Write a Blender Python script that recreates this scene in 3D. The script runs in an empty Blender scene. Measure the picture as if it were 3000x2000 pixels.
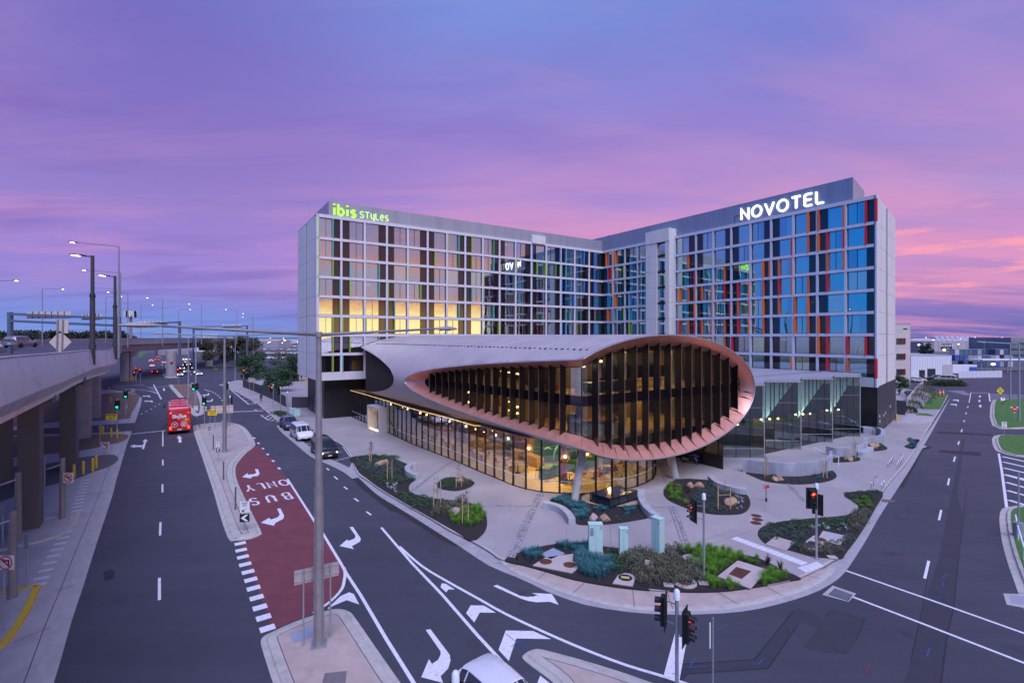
import bpy, bmesh, math, random
from mathutils import Vector, Matrix, noise
random.seed(7)
S = bpy.context.scene
COL = S.collection
PI = math.pi
# ---------------------------------------------------------------- camera
F, HY, H = 1440.0, 988.0, 13.1            # focal length and horizon row of the 3000x2000 photograph, eye height in metres
cam = bpy.data.objects.new('camera', bpy.data.cameras.new('camera'))
COL.objects.link(cam)
cam.location = (0, 0, H); cam.rotation_euler = (PI/2, 0, 0)
cam.data.sensor_width = 36; cam.data.lens = F*36/3000; cam.data.shift_y = -12/3000
cam.data.clip_start = .2; cam.data.clip_end = 9000
S.camera = cam
# ---------------------------------------------------------------- sky
W = bpy.data.worlds.new('World'); S.world = W; W.use_nodes = True
def lin(c):
    return tuple((v/255/12.92 if v/255 <= .04045 else ((v/255+.055)/1.055)**2.4) for v in c)
class NT:
    """small helper to write node graphs"""
    def __init__(s, tree): s.t = tree; s.t.nodes.clear()
    def n(s, typ, **kw):
        nd = s.t.nodes.new(typ)
        for k, v in kw.items():
            if k.startswith('i_'):
                key = k[2:]
                key = int(key) if key.isdigit() else key.replace('_', ' ')
                if hasattr(v, 'is_output') or isinstance(v, bpy.types.NodeSocket): s.t.links.new(v, nd.inputs[key])
                else: nd.inputs[key].default_value = v
            else: setattr(nd, k, v)
        return nd
    def math(s, op, a, b=0.0, c=0.0, clamp=False):
        nd = s.t.nodes.new('ShaderNodeMath'); nd.operation = op; nd.use_clamp = clamp
        for i, v in enumerate((a, b, c)):
            if isinstance(v, bpy.types.NodeSocket): s.t.links.new(v, nd.inputs[i])
            else: nd.inputs[i].default_value = v
        return nd.outputs[0]
    def mix(s, f, a, b, mode='MIX'):
        nd = s.t.nodes.new('ShaderNodeMix'); nd.data_type = 'RGBA'; nd.blend_type = mode
        for i, v in ((0, f), (6, a), (7, b)):
            if isinstance(v, bpy.types.NodeSocket): s.t.links.new(v, nd.inputs[i])
            else: nd.inputs[i].default_value = v if i == 0 else (*v[:3], 1)
        return nd.outputs[2]
    def ramp(s, f, stops, interp='LINEAR'):
        nd = s.t.nodes.new('ShaderNodeValToRGB'); r = nd.color_ramp; r.interpolation = interp
        while len(r.elements) < len(stops): r.elements.new(.5)
        for e, (p, c) in zip(r.elements, stops):
            e.position = p; e.color = (*(c if isinstance(c, tuple) else (c, c, c)), 1)
        s.t.links.new(f, nd.inputs[0]); return nd.outputs[0]
    def smooth(s, v, a, b):
        nd = s.t.nodes.new('ShaderNodeMapRange'); nd.interpolation_type = 'SMOOTHSTEP'
        s.t.links.new(v, nd.inputs[0])
        for i, x in ((1, a), (2, b), (3, 0), (4, 1)): nd.inputs[i].default_value = x
        return nd.outputs[0]
def build_sky():
    g = NT(W.node_tree)
    tc = g.n('ShaderNodeTexCoord').outputs['Generated']
    sp = g.n('ShaderNodeSeparateXYZ', i_0=tc)
    x, y, z = sp.outputs
    zc = g.math('MAXIMUM', z, 0.0)
    el = g.math('DIVIDE', g.math('ARCSINE', zc), PI/2)          # 0 horizon, 1 zenith
    d = lambda *c: lin(c)
    e = lambda deg: deg/90
    left = g.ramp(el, [(0, d(122,158,226)), (e(2.2), d(118,142,222)), (e(5), d(146,132,214)), (e(8.5), d(152,128,212)),
                       (e(13), d(146,124,202)), (e(19), d(132,112,194)), (e(27), d(120,108,192)), (e(36), d(112,120,202)), (e(60), d(88,112,196))])
    mid = g.ramp(el, [(0, d(112,124,200)), (e(2), d(128,116,200)), (e(4.5), d(186,136,202)), (e(8), d(198,144,206)),
                      (e(13), d(174,140,210)), (e(20), d(158,130,208)), (e(28), d(134,136,214)), (e(36), d(116,146,222)), (e(60), d(96,122,204))])
    right = g.ramp(el, [(0, d(110,110,182)), (e(2.5), d(134,118,192)), (e(5), d(184,138,198)), (e(8.5), d(202,146,204)),
                        (e(13), d(178,146,208)), (e(20), d(150,132,208)), (e(28), d(122,128,210)), (e(36), d(110,128,212)), (e(60), d(92,118,202))])
    glow = g.ramp(el, [(0, d(252,232,160)), (e(2.8), d(250,224,150)), (e(3.5), d(250,180,120)), (e(4.2), d(196,150,168)), (e(5.2), d(182,176,216)),
                       (e(7.4), d(186,182,220)), (e(8.4), d(228,170,170)), (e(9.4), d(196,164,204)), (e(11.5), d(172,162,214)), (e(25), d(130,130,206)), (e(60), d(92,112,196))])
    back = g.ramp(el, [(0, d(96,150,230)), (e(3), d(30,142,244)), (e(12), d(24,128,244)), (e(22), d(76,118,226)), (e(60), d(90,112,198))])
    # horizontal direction
    hl = g.math('SQRT', g.math('ADD', g.math('MULTIPLY', x, x), g.math('ADD', g.math('MULTIPLY', y, y), 1e-4)))
    ax = g.math('DIVIDE', x, hl)
    ay = g.math('DIVIDE', y, hl)
    c = g.mix(g.smooth(ax, -.62, -.02), left, mid)
    c = g.mix(g.smooth(ax, .2, .66), c, right)
    gl = g.math('ADD', g.math('MULTIPLY', ax, .82), g.math('MULTIPLY', ay, -.57))
    # stretched clouds on a flat layer overhead
    inv = g.math('DIVIDE', 1.0, g.math('ADD', zc, .10))
    cv = g.n('ShaderNodeCombineXYZ', i_0=g.math('MULTIPLY', x, inv), i_1=g.math('MULTIPLY', y, inv), i_2=0.0).outputs[0]
    mp = g.n('ShaderNodeMapping', i_0=cv); mp.inputs['Rotation'].default_value = (0, 0, math.radians(28)); mp.inputs['Scale'].default_value = (.42, 1.15, 1)
    n1 = g.n('ShaderNodeTexNoise', i_Vector=mp.outputs[0], i_Scale=1.1, i_Detail=7.0, i_Roughness=.56, i_Distortion=.5).outputs[0]
    n2 = g.n('ShaderNodeTexNoise', i_Vector=mp.outputs[0], i_Scale=1.7, i_Detail=5.0, i_Roughness=.52, i_Distortion=.4).outputs[0]
    cl = g.smooth(n1, .42, .62)
    low = g.math('SUBTRACT', 1.0, g.smooth(el, e(7), e(24)))
    pink = g.mix(low, d(172,142,208), d(232,154,194))
    dark = d(98, 78, 172)
    side = g.smooth(ax, -.5, .25)
    cl = g.math('MULTIPLY', cl, g.math('ADD', g.math('MULTIPLY', side, .8), g.smooth(el, e(3), e(9)), clamp=True))
    c = g.mix(g.math('MULTIPLY', cl, g.math('ADD', .34, g.math('MULTIPLY', side, .30))), c, pink)
    cd = g.math('MULTIPLY', g.smooth(n2, .46, .68), g.math('SUBTRACT', .34, g.math('MULTIPLY', side, .22)))
    c = g.mix(cd, c, dark)
    st = g.n('ShaderNodeTexNoise', i_Vector=g.n('ShaderNodeMapping', i_0=tc, i_Scale=(3, 3, 26)).outputs[0], i_Scale=2.0, i_Detail=5.0, i_Roughness=.6).outputs[0]
    band = g.math('MULTIPLY', g.smooth(el, e(2), e(5)), g.math('SUBTRACT', 1.0, g.smooth(el, e(8), e(13))))
    c = g.mix(g.math('MULTIPLY', g.math('MULTIPLY', g.smooth(st, .52, .66), band), g.math('MULTIPLY', g.smooth(ax, -.1, .6), g.smooth(ay, -.1, .3))), c, d(248, 160, 186))
    c = g.mix(g.smooth(ay, .25, -.25), c, back)                   # the sky behind the camera
    gm = g.smooth(gl, .35, .8)                                     # where the sun went down
    gs = g.mix(g.math('MULTIPLY', g.smooth(st, .56, .7), g.math('MULTIPLY', g.smooth(el, e(4.5), e(7)), .6)), glow, d(244, 166, 150))
    c = g.mix(gm, c, gs)
    c = g.mix(g.math('MULTIPLY', gm, g.math('SUBTRACT', 1.0, g.smooth(el, e(1.0), e(5.4)))), c, (1.0, .80, .42), 'ADD')
    gd = g.math('LESS_THAN', z, -.001)
    c = g.mix(gd, c, lin((70, 66, 96)))
    bg = g.n('ShaderNodeBackground', i_Color=c, i_Strength=SKY)
    # a faint physical sky under it (the sun just set, low in the glow's direction)
    ns = g.n('ShaderNodeTexSky', sky_type='NISHITA'); ns.sun_disc = False
    ns.sun_elevation = math.radians(2); ns.sun_rotation = math.radians(125)
    b2 = g.n('ShaderNodeBackground', i_Color=ns.outputs[0], i_Strength=.01)
    ad = g.n('ShaderNodeAddShader', i_0=bg.outputs[0], i_1=b2.outputs[0])
    g.n('ShaderNodeOutputWorld', i_Surface=ad.outputs[0])
SKY = 1.0
build_sky()
# ---------------------------------------------------------------- sun: after-glow, very soft
sun = bpy.data.objects.new('sun', bpy.data.lights.new('sun', 'SUN')); COL.objects.link(sun)
sun.data.energy = 3.9; sun.data.angle = math.radians(50); sun.data.color = (.70, .72, 1)
sun.rotation_euler = (math.radians(36), 0, math.radians(16))
S.view_settings.view_transform = 'Standard'; S.view_settings.look = 'None'
S.view_settings.exposure = 0; S.view_settings.gamma = 1; S.view_settings.use_curve_mapping = False
S.cycles.max_bounces = 6; S.cycles.transparent_max_bounces = 10; S.cycles.diffuse_bounces = 2; S.cycles.glossy_bounces = 4
S.cycles.caustics_reflective = False; S.cycles.caustics_refractive = False; S.cycles.sample_clamp_indirect = 4
# ---------------------------------------------------------------- materials
MATS = {}
def M(name, rgb=(.5, .5, .5), rough=.6, metal=0.0, var=.12, scale=3.0, bump=0.0, bscale=40.0, emit=None, estr=0.0, spec=.5, stretch=None, dirt=None, coat=0.0, srgb=False):
    if name in MATS: return MATS[name]
    m = bpy.data.materials.new(name); m.use_nodes = True; MATS[name] = m
    if srgb: rgb = lin(rgb)
    g = NT(m.node_tree)
    p = g.n('ShaderNodeBsdfPrincipled'); o = g.n('ShaderNodeOutputMaterial', i_Surface=p.outputs[0])
    p.inputs['Roughness'].default_value = rough; p.inputs['Metallic'].default_value = metal
    p.inputs['Specular IOR Level'].default_value = spec; p.inputs['Coat Weight'].default_value = coat
    tc = g.n('ShaderNodeTexCoord').outputs['Object']
    if stretch: tc = g.n('ShaderNodeMapping', i_0=tc, i_Scale=stretch).outputs[0]
    if var:
        nz = g.n('ShaderNodeTexNoise', i_Vector=tc, i_Scale=scale, i_Detail=6.0, i_Roughness=.65).outputs[0]
        a = tuple(v*(1-var) for v in rgb); b = tuple(min(1, v*(1+var)) for v in rgb)
        c = g.ramp(nz, [(.28, a), (.72, b)])
        if dirt:
            n2 = g.n('ShaderNodeTexNoise', i_Vector=tc, i_Scale=dirt[1], i_Detail=8.0, i_Roughness=.7).outputs[0]
            c = g.mix(g.math('MULTIPLY', g.smooth(n2, .5, .75), dirt[2]), c, dirt[0])
        g.t.links.new(c, p.inputs['Base Color'])
        r2 = g.ramp(nz, [(.2, max(.02, rough-.1)), (.8, min(1, rough+.1))]); g.t.links.new(r2, p.inputs['Roughness'])
    else: p.inputs['Base Color'].default_value = (*rgb, 1)
    if bump:
        bz = g.n('ShaderNodeTexNoise', i_Vector=tc, i_Scale=bscale, i_Detail=3.0).outputs[0]
        bp = g.n('ShaderNodeBump', i_Height=bz, i_Strength=bump, i_Distance=.02); g.t.links.new(bp.outputs[0], p.inputs['Normal'])
    if emit is not None:
        p.inputs['Emission Color'].default_value = (*emit, 1); p.inputs['Emission Strength'].default_value = estr
    return m
def glass(name, tint=(.02, .03, .04), refl=.5, alpha=.6, rough=.0, fres=True, wob=.0):
    """architectural glass: a mirror coat over a tinted see-through pane"""
    if name in MATS: return MATS[name]
    m = bpy.data.materials.new(name); m.use_nodes = True; MATS[name] = m
    g = NT(m.node_tree)
    tr = g.n('ShaderNodeBsdfTransparent', i_Color=(*tint, 1))
    gl = g.n('ShaderNodeBsdfGlossy', i_Color=(.92, .95, 1, 1), i_Roughness=rough)
    if wob:
        nz = g.n('ShaderNodeTexNoise', i_Vector=g.n('ShaderNodeTexCoord').outputs['Object'], i_Scale=.55, i_Detail=1.0).outputs[0]
        bp = g.n('ShaderNodeBump', i_Height=nz, i_Strength=wob, i_Distance=.05); g.t.links.new(bp.outputs[0], gl.inputs['Normal'])
    fr = g.n('ShaderNodeLayerWeight', i_Blend=.35).outputs['Fresnel']
    f = g.math('ADD', refl, g.math('MULTIPLY', fr, (1-refl)*.6), clamp=True)
    mx = g.n('ShaderNodeMixShader', i_0=f, i_1=tr.outputs[0], i_2=gl.outputs[0])
    g.n('ShaderNodeOutputMaterial', i_Surface=mx.outputs[0])
    return m
def emitter(name, rgb, strength):
    if name in MATS: return MATS[name]
    m = bpy.data.materials.new(name); m.use_nodes = True; MATS[name] = m
    g = NT(m.node_tree); e = g.n('ShaderNodeEmission', i_Color=(*rgb, 1), i_Strength=strength)
    g.n('ShaderNodeOutputMaterial', i_Surface=e.outputs[0]); return m
# ---------------------------------------------------------------- pixel -> place
def P(px, py, z=0.0):
    Y = F*(H-z)/(py-HY); return Vector(((px-1500)*Y/F, Y, z))
def At(px, py, Y):
    return Vector(((px-1500)*Y/F, Y, H+(HY-py)*Y/F))
def PP(pts, z=0.0): return [P(a, b, z) for a, b in pts]
def cat(pts, n=5, closed=False):
    """Catmull-Rom through points"""
    pts = [Vector(p) for p in pts]; out = []; N = len(pts)
    rng = range(N) if closed else range(N-1)
    for i in rng:
        p0 = pts[(i-1) % N] if closed or i > 0 else pts[0]*2-pts[1]
        p1, p2 = pts[i], pts[(i+1) % N]
        p3 = pts[(i+2) % N] if closed or i+2 < N else pts[-1]*2-pts[-2]
        for k in range(n):
            t = k/n
            out.append(.5*((2*p1)+(p2-p0)*t+(2*p0-5*p1+4*p2-p3)*t*t+(3*p1-p0-3*p2+p3)*t**3))
    if not closed: out.append(pts[-1])
    return out
# ---------------------------------------------------------------- meshes
class MB:
    def __init__(s): s.v = []; s.f = []; s.m = []; s.mi = 0
    def add(s, vs, fs):
        b = len(s.v); s.v += [tuple(v) for v in vs]; s.f += [tuple(b+i for i in f) for f in fs]; s.m += [s.mi]*len(fs); return s
    def box(s, c, sz, rz=0.0, rot=None):
        hx, hy, hz = sz[0]/2, sz[1]/2, sz[2]/2; c = Vector(c)
        R = rot if rot is not None else Matrix.Rotation(rz, 3, 'Z')
        vs = [c + R @ Vector((a*hx, b*hy, d*hz)) for d in (-1, 1) for a, b in ((-1, -1), (1, -1), (1, 1), (-1, 1))]
        return s.add(vs, [(3,2,1,0), (4,5,6,7), (0,1,5,4), (1,2,6,5), (2,3,7,6), (3,0,4,7)])
    def bar(s, a, b, w, h, up=(0, 0, 1)):
        a, b = Vector(a), Vector(b); d = (b-a).normalized(); up = Vector(up)
        if abs(d.dot(up)) > .98: up = Vector((0, 1, 0))
        x = d.cross(up).normalized(); y = x.cross(d)
        vs = [p + x*(i*w/2) + y*(j*h/2) for p in (a, b) for i, j in ((-1, -1), (1, -1), (1, 1), (-1, 1))]
        return s.add(vs, [(3,2,1,0), (4,5,6,7), (0,1,5,4), (1,2,6,5), (2,3,7,6), (3,0,4,7)])
    def cyl(s, a, b, r0, r1=None, n=10, caps=True):
        r1 = r0 if r1 is None else r1
        a, b = Vector(a), Vector(b); d = (b-a).normalized()
        x = d.orthogonal().normalized(); y = d.cross(x); vs = []
        for p, r in ((a, r0), (b, r1)):
            for k in range(n):
                t = 2*PI*k/n; vs.append(p + x*(r*math.cos(t)) + y*(r*math.sin(t)))
        fs = [(k, (k+1) % n, n+(k+1) % n, n+k) for k in range(n)]
        if caps: fs += [tuple(range(n-1, -1, -1)), tuple(range(n, 2*n))]
        return s.add(vs, fs)
    def tube(s, pts, r, n=8):
        pts = [Vector(p) for p in pts]
        for a, b in zip(pts, pts[1:]): s.cyl(a, b, r, r, n)
        return s
    def lathe(s, prof, c=(0, 0, 0), n=16):
        c = Vector(c); vs = []; k = len(prof)
        for r, z in prof:
            for i in range(n):
                t = 2*PI*i/n; vs.append(c+Vector((r*math.cos(t), r*math.sin(t), z)))
        fs = [(j*n+i, j*n+(i+1) % n, (j+1)*n+(i+1) % n, (j+1)*n+i) for j in range(k-1) for i in range(n)]
        fs += [tuple(range(n-1, -1, -1)), tuple((k-1)*n+i for i in range(n))]
        return s.add(vs, fs)
    def prism(s, poly, z0, z1):
        n = len(poly); poly = [Vector((p[0], p[1], 0)) for p in poly]
        ar = sum(poly[i].x*poly[(i+1) % n].y-poly[(i+1) % n].x*poly[i].y for i in range(n))
        if ar < 0: poly = poly[::-1]
        vs = [(p.x, p.y, z0) for p in poly]+[(p.x, p.y, z1) for p in poly]
        fs = [tuple(range(n-1, -1, -1)), tuple(range(n, 2*n))]+[(i, (i+1) % n, n+(i+1) % n, n+i) for i in range(n)]
        return s.add(vs, fs)
    def sheet(s, poly, z):
        n = len(poly); poly = [Vector((p[0], p[1], 0)) for p in poly]
        ar = sum(poly[i].x*poly[(i+1) % n].y-poly[(i+1) % n].x*poly[i].y for i in range(n))
        if ar < 0: poly = poly[::-1]
        return s.add([(p.x, p.y, z) for p in poly], [tuple(range(n))])
    def quad(s, a, b, c, d): return s.add([a, b, c, d], [(0, 1, 2, 3)])
    def slab(s, a, b, c, d, t):
        """thick quad: a-b-c-d pushed by t along its normal"""
        a, b, c, d = map(Vector, (a, b, c, d)); n = ((b-a).cross(d-a)).normalized()*t
        return s.add([a, b, c, d, a+n, b+n, c+n, d+n], [(3,2,1,0), (4,5,6,7), (0,1,5,4), (1,2,6,5), (2,3,7,6), (3,0,4,7)])
    def ribbon(s, pts, w0, w1, z0, z1=None, closed=False):
        """flat band beside a polyline, from offset w0 to offset w1 (left positive), heights z0 at w0, z1 at w1"""
        z1 = z0 if z1 is None else z1
        A, B = offset(pts, w0, closed), offset(pts, w1, closed); n = len(pts)
        vs = [(p.x, p.y, z0) for p in A]+[(p.x, p.y, z1) for p in B]
        rng = range(n) if closed else range(n-1)
        fl = w1 > w0
        return s.add(vs, [((i, (i+1) % n, n+(i+1) % n, n+i) if fl else (n+i, n+(i+1) % n, (i+1) % n, i)) for i in rng])
    def profile(s, pts, prof, closed=False):
        """sweep an (offset, z) profile along a polyline"""
        rows = [[(p.x, p.y, z) for p in offset(pts, o, closed)] for o, z in prof]; n = len(pts)
        rng = range(n) if closed else range(n-1)
        vs = [v for r in rows for v in r]; k = len(prof)
        return s.add(vs, [(j*n+i, j*n+(i+1) % n, (j+1)*n+(i+1) % n, (j+1)*n+i) for j in range(k-1) for i in rng])
    def data(s, name, mats, smooth=False):
        me = bpy.data.meshes.new(name); me.from_pydata(s.v, [], s.f)
        for m in (mats if isinstance(mats, (list, tuple)) else [mats]): me.materials.append(m)
        if any(s.m): me.polygons.foreach_set('material_index', s.m)
        if smooth is True: me.polygons.foreach_set('use_smooth', [True]*len(s.f))
        me.update()
        if smooth and smooth is not True: 
            me.polygons.foreach_set('use_smooth', [True]*len(s.f)); me.set_sharp_from_angle(angle=math.radians(smooth))
        return me
    def build(s, name, mats, parent=None, smooth=False, bevel=0.0, loc=None, rz=0.0):
        o = bpy.data.objects.new(name, s.data(name, mats, smooth)); COL.objects.link(o)
        if loc is not None: o.location = loc
        o.rotation_euler.z = rz
        if parent is not None: o.parent = parent
        if bevel:
            b = o.modifiers.new('bevel', 'BEVEL'); b.width = bevel; b.segments = 2; b.limit_method = 'ANGLE'; b.angle_limit = .6
        return o
def offset(pts, d, closed=False):
    pts = [Vector((p[0], p[1], 0)) for p in pts]; n = len(pts); out = []
    for i in range(n):
        a = pts[(i-1) % n] if closed or i > 0 else pts[i]
        b = pts[(i+1) % n] if closed or i < n-1 else pts[i]
        t = (b-a)
        if t.length < 1e-9: t = Vector((1, 0, 0))
        t.normalize(); out.append(pts[i]+Vector((-t.y, t.x, 0))*d)
    return out
def tag(o, label, cat_, group=None):
    o['label'] = label; o['category'] = cat_
    if group: o['group'] = group
    return o
def struct(o): o['kind'] = 'structure'; return o
def stuff(o, label=None, cat_=None):
    o['kind'] = 'stuff'
    if label: o['label'] = label; o['category'] = cat_
    return o
def thing(name, label, cat_, loc=(0, 0, 0), rz=0.0, group=None):
    o = bpy.data.objects.new(name, None); COL.objects.link(o); o.empty_display_size = .3
    o.location = loc; o.rotation_euler.z = rz
    return tag(o, label, cat_, group)
def part(name, me, parent, loc=None, rz=0.0):
    o = bpy.data.objects.new(name, me); COL.objects.link(o); o.parent = parent
    if loc is not None: o.location = loc
    o.rotation_euler.z = rz
    return o
def copy_tree(o, parent=None):
    c = o.copy(); COL.objects.link(c); c.parent = parent
    for ch in list(o.children): copy_tree(ch, c)
    return c
def again(o, loc, rz=0.0, label=None, group=None, scale=None):
    c = copy_tree(o); c.location = loc; c.rotation_euler.z = rz
    if label: c['label'] = label
    if group: c['group'] = group
    if scale: c.scale = (scale,)*3 if not isinstance(scale, tuple) else scale
    return c
# strokes for lettering: unit box letters, polylines in (x, y)
def arc(cx, cy, rx, ry, a0, a1, n=10):
    return [(cx+rx*math.cos(math.radians(a0+(a1-a0)*i/n)), cy+ry*math.sin(math.radians(a0+(a1-a0)*i/n))) for i in range(n+1)]
LET = {
 'N': [[(0,0),(0,1),(.72,0),(.72,1)]], 'O': [arc(.45,.5,.45,.5,90,450,20)], 'V': [[(0,1),(.4,0),(.8,1)]],
 'T': [[(0,1),(.72,1)],[(.36,1),(.36,0)]], 'E': [[(.58,1),(.1,1),(0,.9),(0,.1),(.1,0),(.58,0)],[(0,.5),(.52,.5)]], 'L': [[(0,1),(0,.12),(.1,0),(.58,0)]],
 'B': [[(0,0),(0,1),(.35,1)]+arc(.35,.76,.24,.24,90,-90)+[(0,.52)],[(.35,.52)]+arc(.38,.26,.27,.26,90,-90)+[(0,0)]],
 'U': [[(0,1),(0,.32)]+arc(.34,.32,.34,.32,180,360)+[(.68,1)]], 'S': [arc(.34,.74,.3,.26,20,270)+arc(.34,.25,.32,.25,90,-160)],
 'Y': [[(0,1),(.36,.5),(.72,1)],[(.36,.5),(.36,0)]], 'K': [[(0,0),(0,1)],[(.6,1),(0,.45)],[(.2,.6),(.62,0)]],
 'R': [[(0,0),(0,1),(.36,1)]+arc(.36,.74,.26,.26,90,-90)+[(0,.48)],[(.32,.48),(.64,0)]], 'D': [[(0,0),(0,1),(.25,1)]+arc(.25,.5,.42,.5,90,-90)+[(0,0)]],
 'W': [[(0,1),(.24,0),(.46,.8),(.68,0),(.92,1)]], 'A': [[(0,0),(.36,1),(.72,0)],[(.13,.34),(.59,.34)]], 'H': [[(0,0),(0,1)],[(.68,0),(.68,1)],[(0,.5),(.68,.5)]],
 'P': [[(0,0),(0,1),(.36,1)]+arc(.36,.73,.27,.27,90,-90)+[(0,.46)]], 'F': [[(0,0),(0,1),(.58,1)],[(0,.52),(.5,.52)]], 'M': [[(0,0),(0,1),(.42,.25),(.84,1),(.84,0)]],
 'I': [[(0,0),(0,1)]], 'G': [arc(.42,.5,.42,.5,40,320)+[(.78,.42),(.48,.42)]], 'C': [arc(.42,.5,.42,.5,45,315)],
 'i': [[(0,0),(0,.62)],[(0,.86),(0,1.0)]], 'b': [[(0,1),(0,0)],arc(.24,.31,.24,.31,180,-180,16)], 's': [arc(.2,.46,.18,.15,30,270,8)+arc(.2,.155,.19,.155,90,-150,8)],
 'y': [[(0,.62),(0,.3)]+arc(.19,.28,.19,.26,180,360,8)+[(.38,.62),(.38,-.1)]+arc(.19,-.1,.19,.2,0,-110,6)], 'k': [[(0,0),(0,1)],[(.36,.6),(0,.28)],[(.12,.38),(.38,0)]],
 'u': [[(0,.62),(0,.22)]+arc(.18,.22,.18,.22,180,360,8)+[(.36,.62)],[(.36,.3),(.36,0)]], 'e': [[(0,.32),(.38,.32)]+arc(.19,.31,.19,.31,5,315,12)],
 'l': [[(0,1),(0,0)]], '2': [arc(.3,.7,.3,.3,170,-40)+[(0,0),(.62,0)]], '0': [arc(.3,.5,.3,.5,90,450,16)], '1': [[(.1,.8),(.3,1),(.3,0)]], '8': [arc(.3,.75,.25,.25,90,450,14), arc(.3,.26,.3,.26,90,450,14)],
 '5': [[(.58,1),(.06,1),(.02,.55)]+arc(.28,.3,.32,.3,110,-150)], '3': [arc(.28,.75,.28,.25,150,-90)+arc(.28,.26,.31,.26,90,-150)], '-': [[(0,.5),(.4,.5)]], ' ': [] }
LW = {'N':.72,'O':.9,'V':.8,'T':.72,'E':.58,'L':.58,'B':.66,'U':.68,'S':.66,'Y':.72,'K':.62,'R':.64,'D':.67,'W':.92,'A':.72,'H':.68,'P':.63,'F':.58,'M':.84,'I':.0,'G':.8,'C':.75,
      'i':0,'b':.48,'s':.39,'y':.38,'k':.38,'u':.36,'e':.38,'l':0,' ':.3,'-':.4}
def stroke_glyph(mb, ch, o, ux, uy, uz, hgt, w, depth, sx=1.0):
    """one letter as thick strokes: o origin, ux/uy in-plane axes, uz outward; solid of the given depth"""
    o, ux, uy, uz = map(Vector, (o, ux, uy, uz))
    for pl in LET[ch]:
        pts = [Vector((a*hgt*sx, b*hgt, 0)) for a, b in pl]
        closed = (pts[0]-pts[-1]).length < 1e-4
        if closed: pts = pts[:-1]
        A, B = miter(pts, w/2, closed), miter(pts, -w/2, closed); n = len(pts)
        tr = lambda p, z: o+ux*p.x+uy*p.y+uz*z
        vs = [tr(p, depth) for p in A]+[tr(p, depth) for p in B]+[tr(p, 0) for p in A]+[tr(p, 0) for p in B]
        fs = []
        for i in (range(n) if closed else range(n-1)):
            j = (i+1) % n
            fs.append((n+i, n+j, j, i))
            if depth > 0: fs += [(i, j, 2*n+j, 2*n+i), (3*n+i, 3*n+j, n+j, n+i)]
        if not closed and depth > 0: fs += [(0, 2*n, 3*n, n), (n-1, 2*n-1, 4*n-1, 3*n-1)]
        if depth <= 0: vs = vs[:2*n]
        mb.add(vs, fs)
def miter(pts, d, closed):
    n = len(pts); out = []
    for i in range(n):
        if closed or 0 < i < n-1:
            a = (pts[i]-pts[i-1]).normalized(); b = (pts[(i+1) % n]-pts[i]).normalized()
        elif i == 0: a = b = (pts[1]-pts[0]).normalized()
        else: a = b = (pts[-1]-pts[-2]).normalized()
        na = Vector((-a.y, a.x, 0)); nb = Vector((-b.y, b.x, 0)); t = na+nb
        t = na if t.length < 1e-6 else t.normalized()
        out.append(pts[i]+t*(d/max(.45, t.dot(na))))
    return out
def write(mb, text, o, ux, uy, uz, hgt, w, depth, gap=.22, sx=1.0, center=False):
    o, ux = Vector(o), Vector(ux)
    if center: o = o-ux*(sum((LW.get(c, .6)*sx+gap)*hgt for c in text)-gap*hgt)/2
    x = 0
    for c in text:
        if c in LET: stroke_glyph(mb, c, o+ux*x, ux, uy, uz, hgt, w, depth, sx)
        x += (LW.get(c, .6)*sx+gap)*hgt
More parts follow.
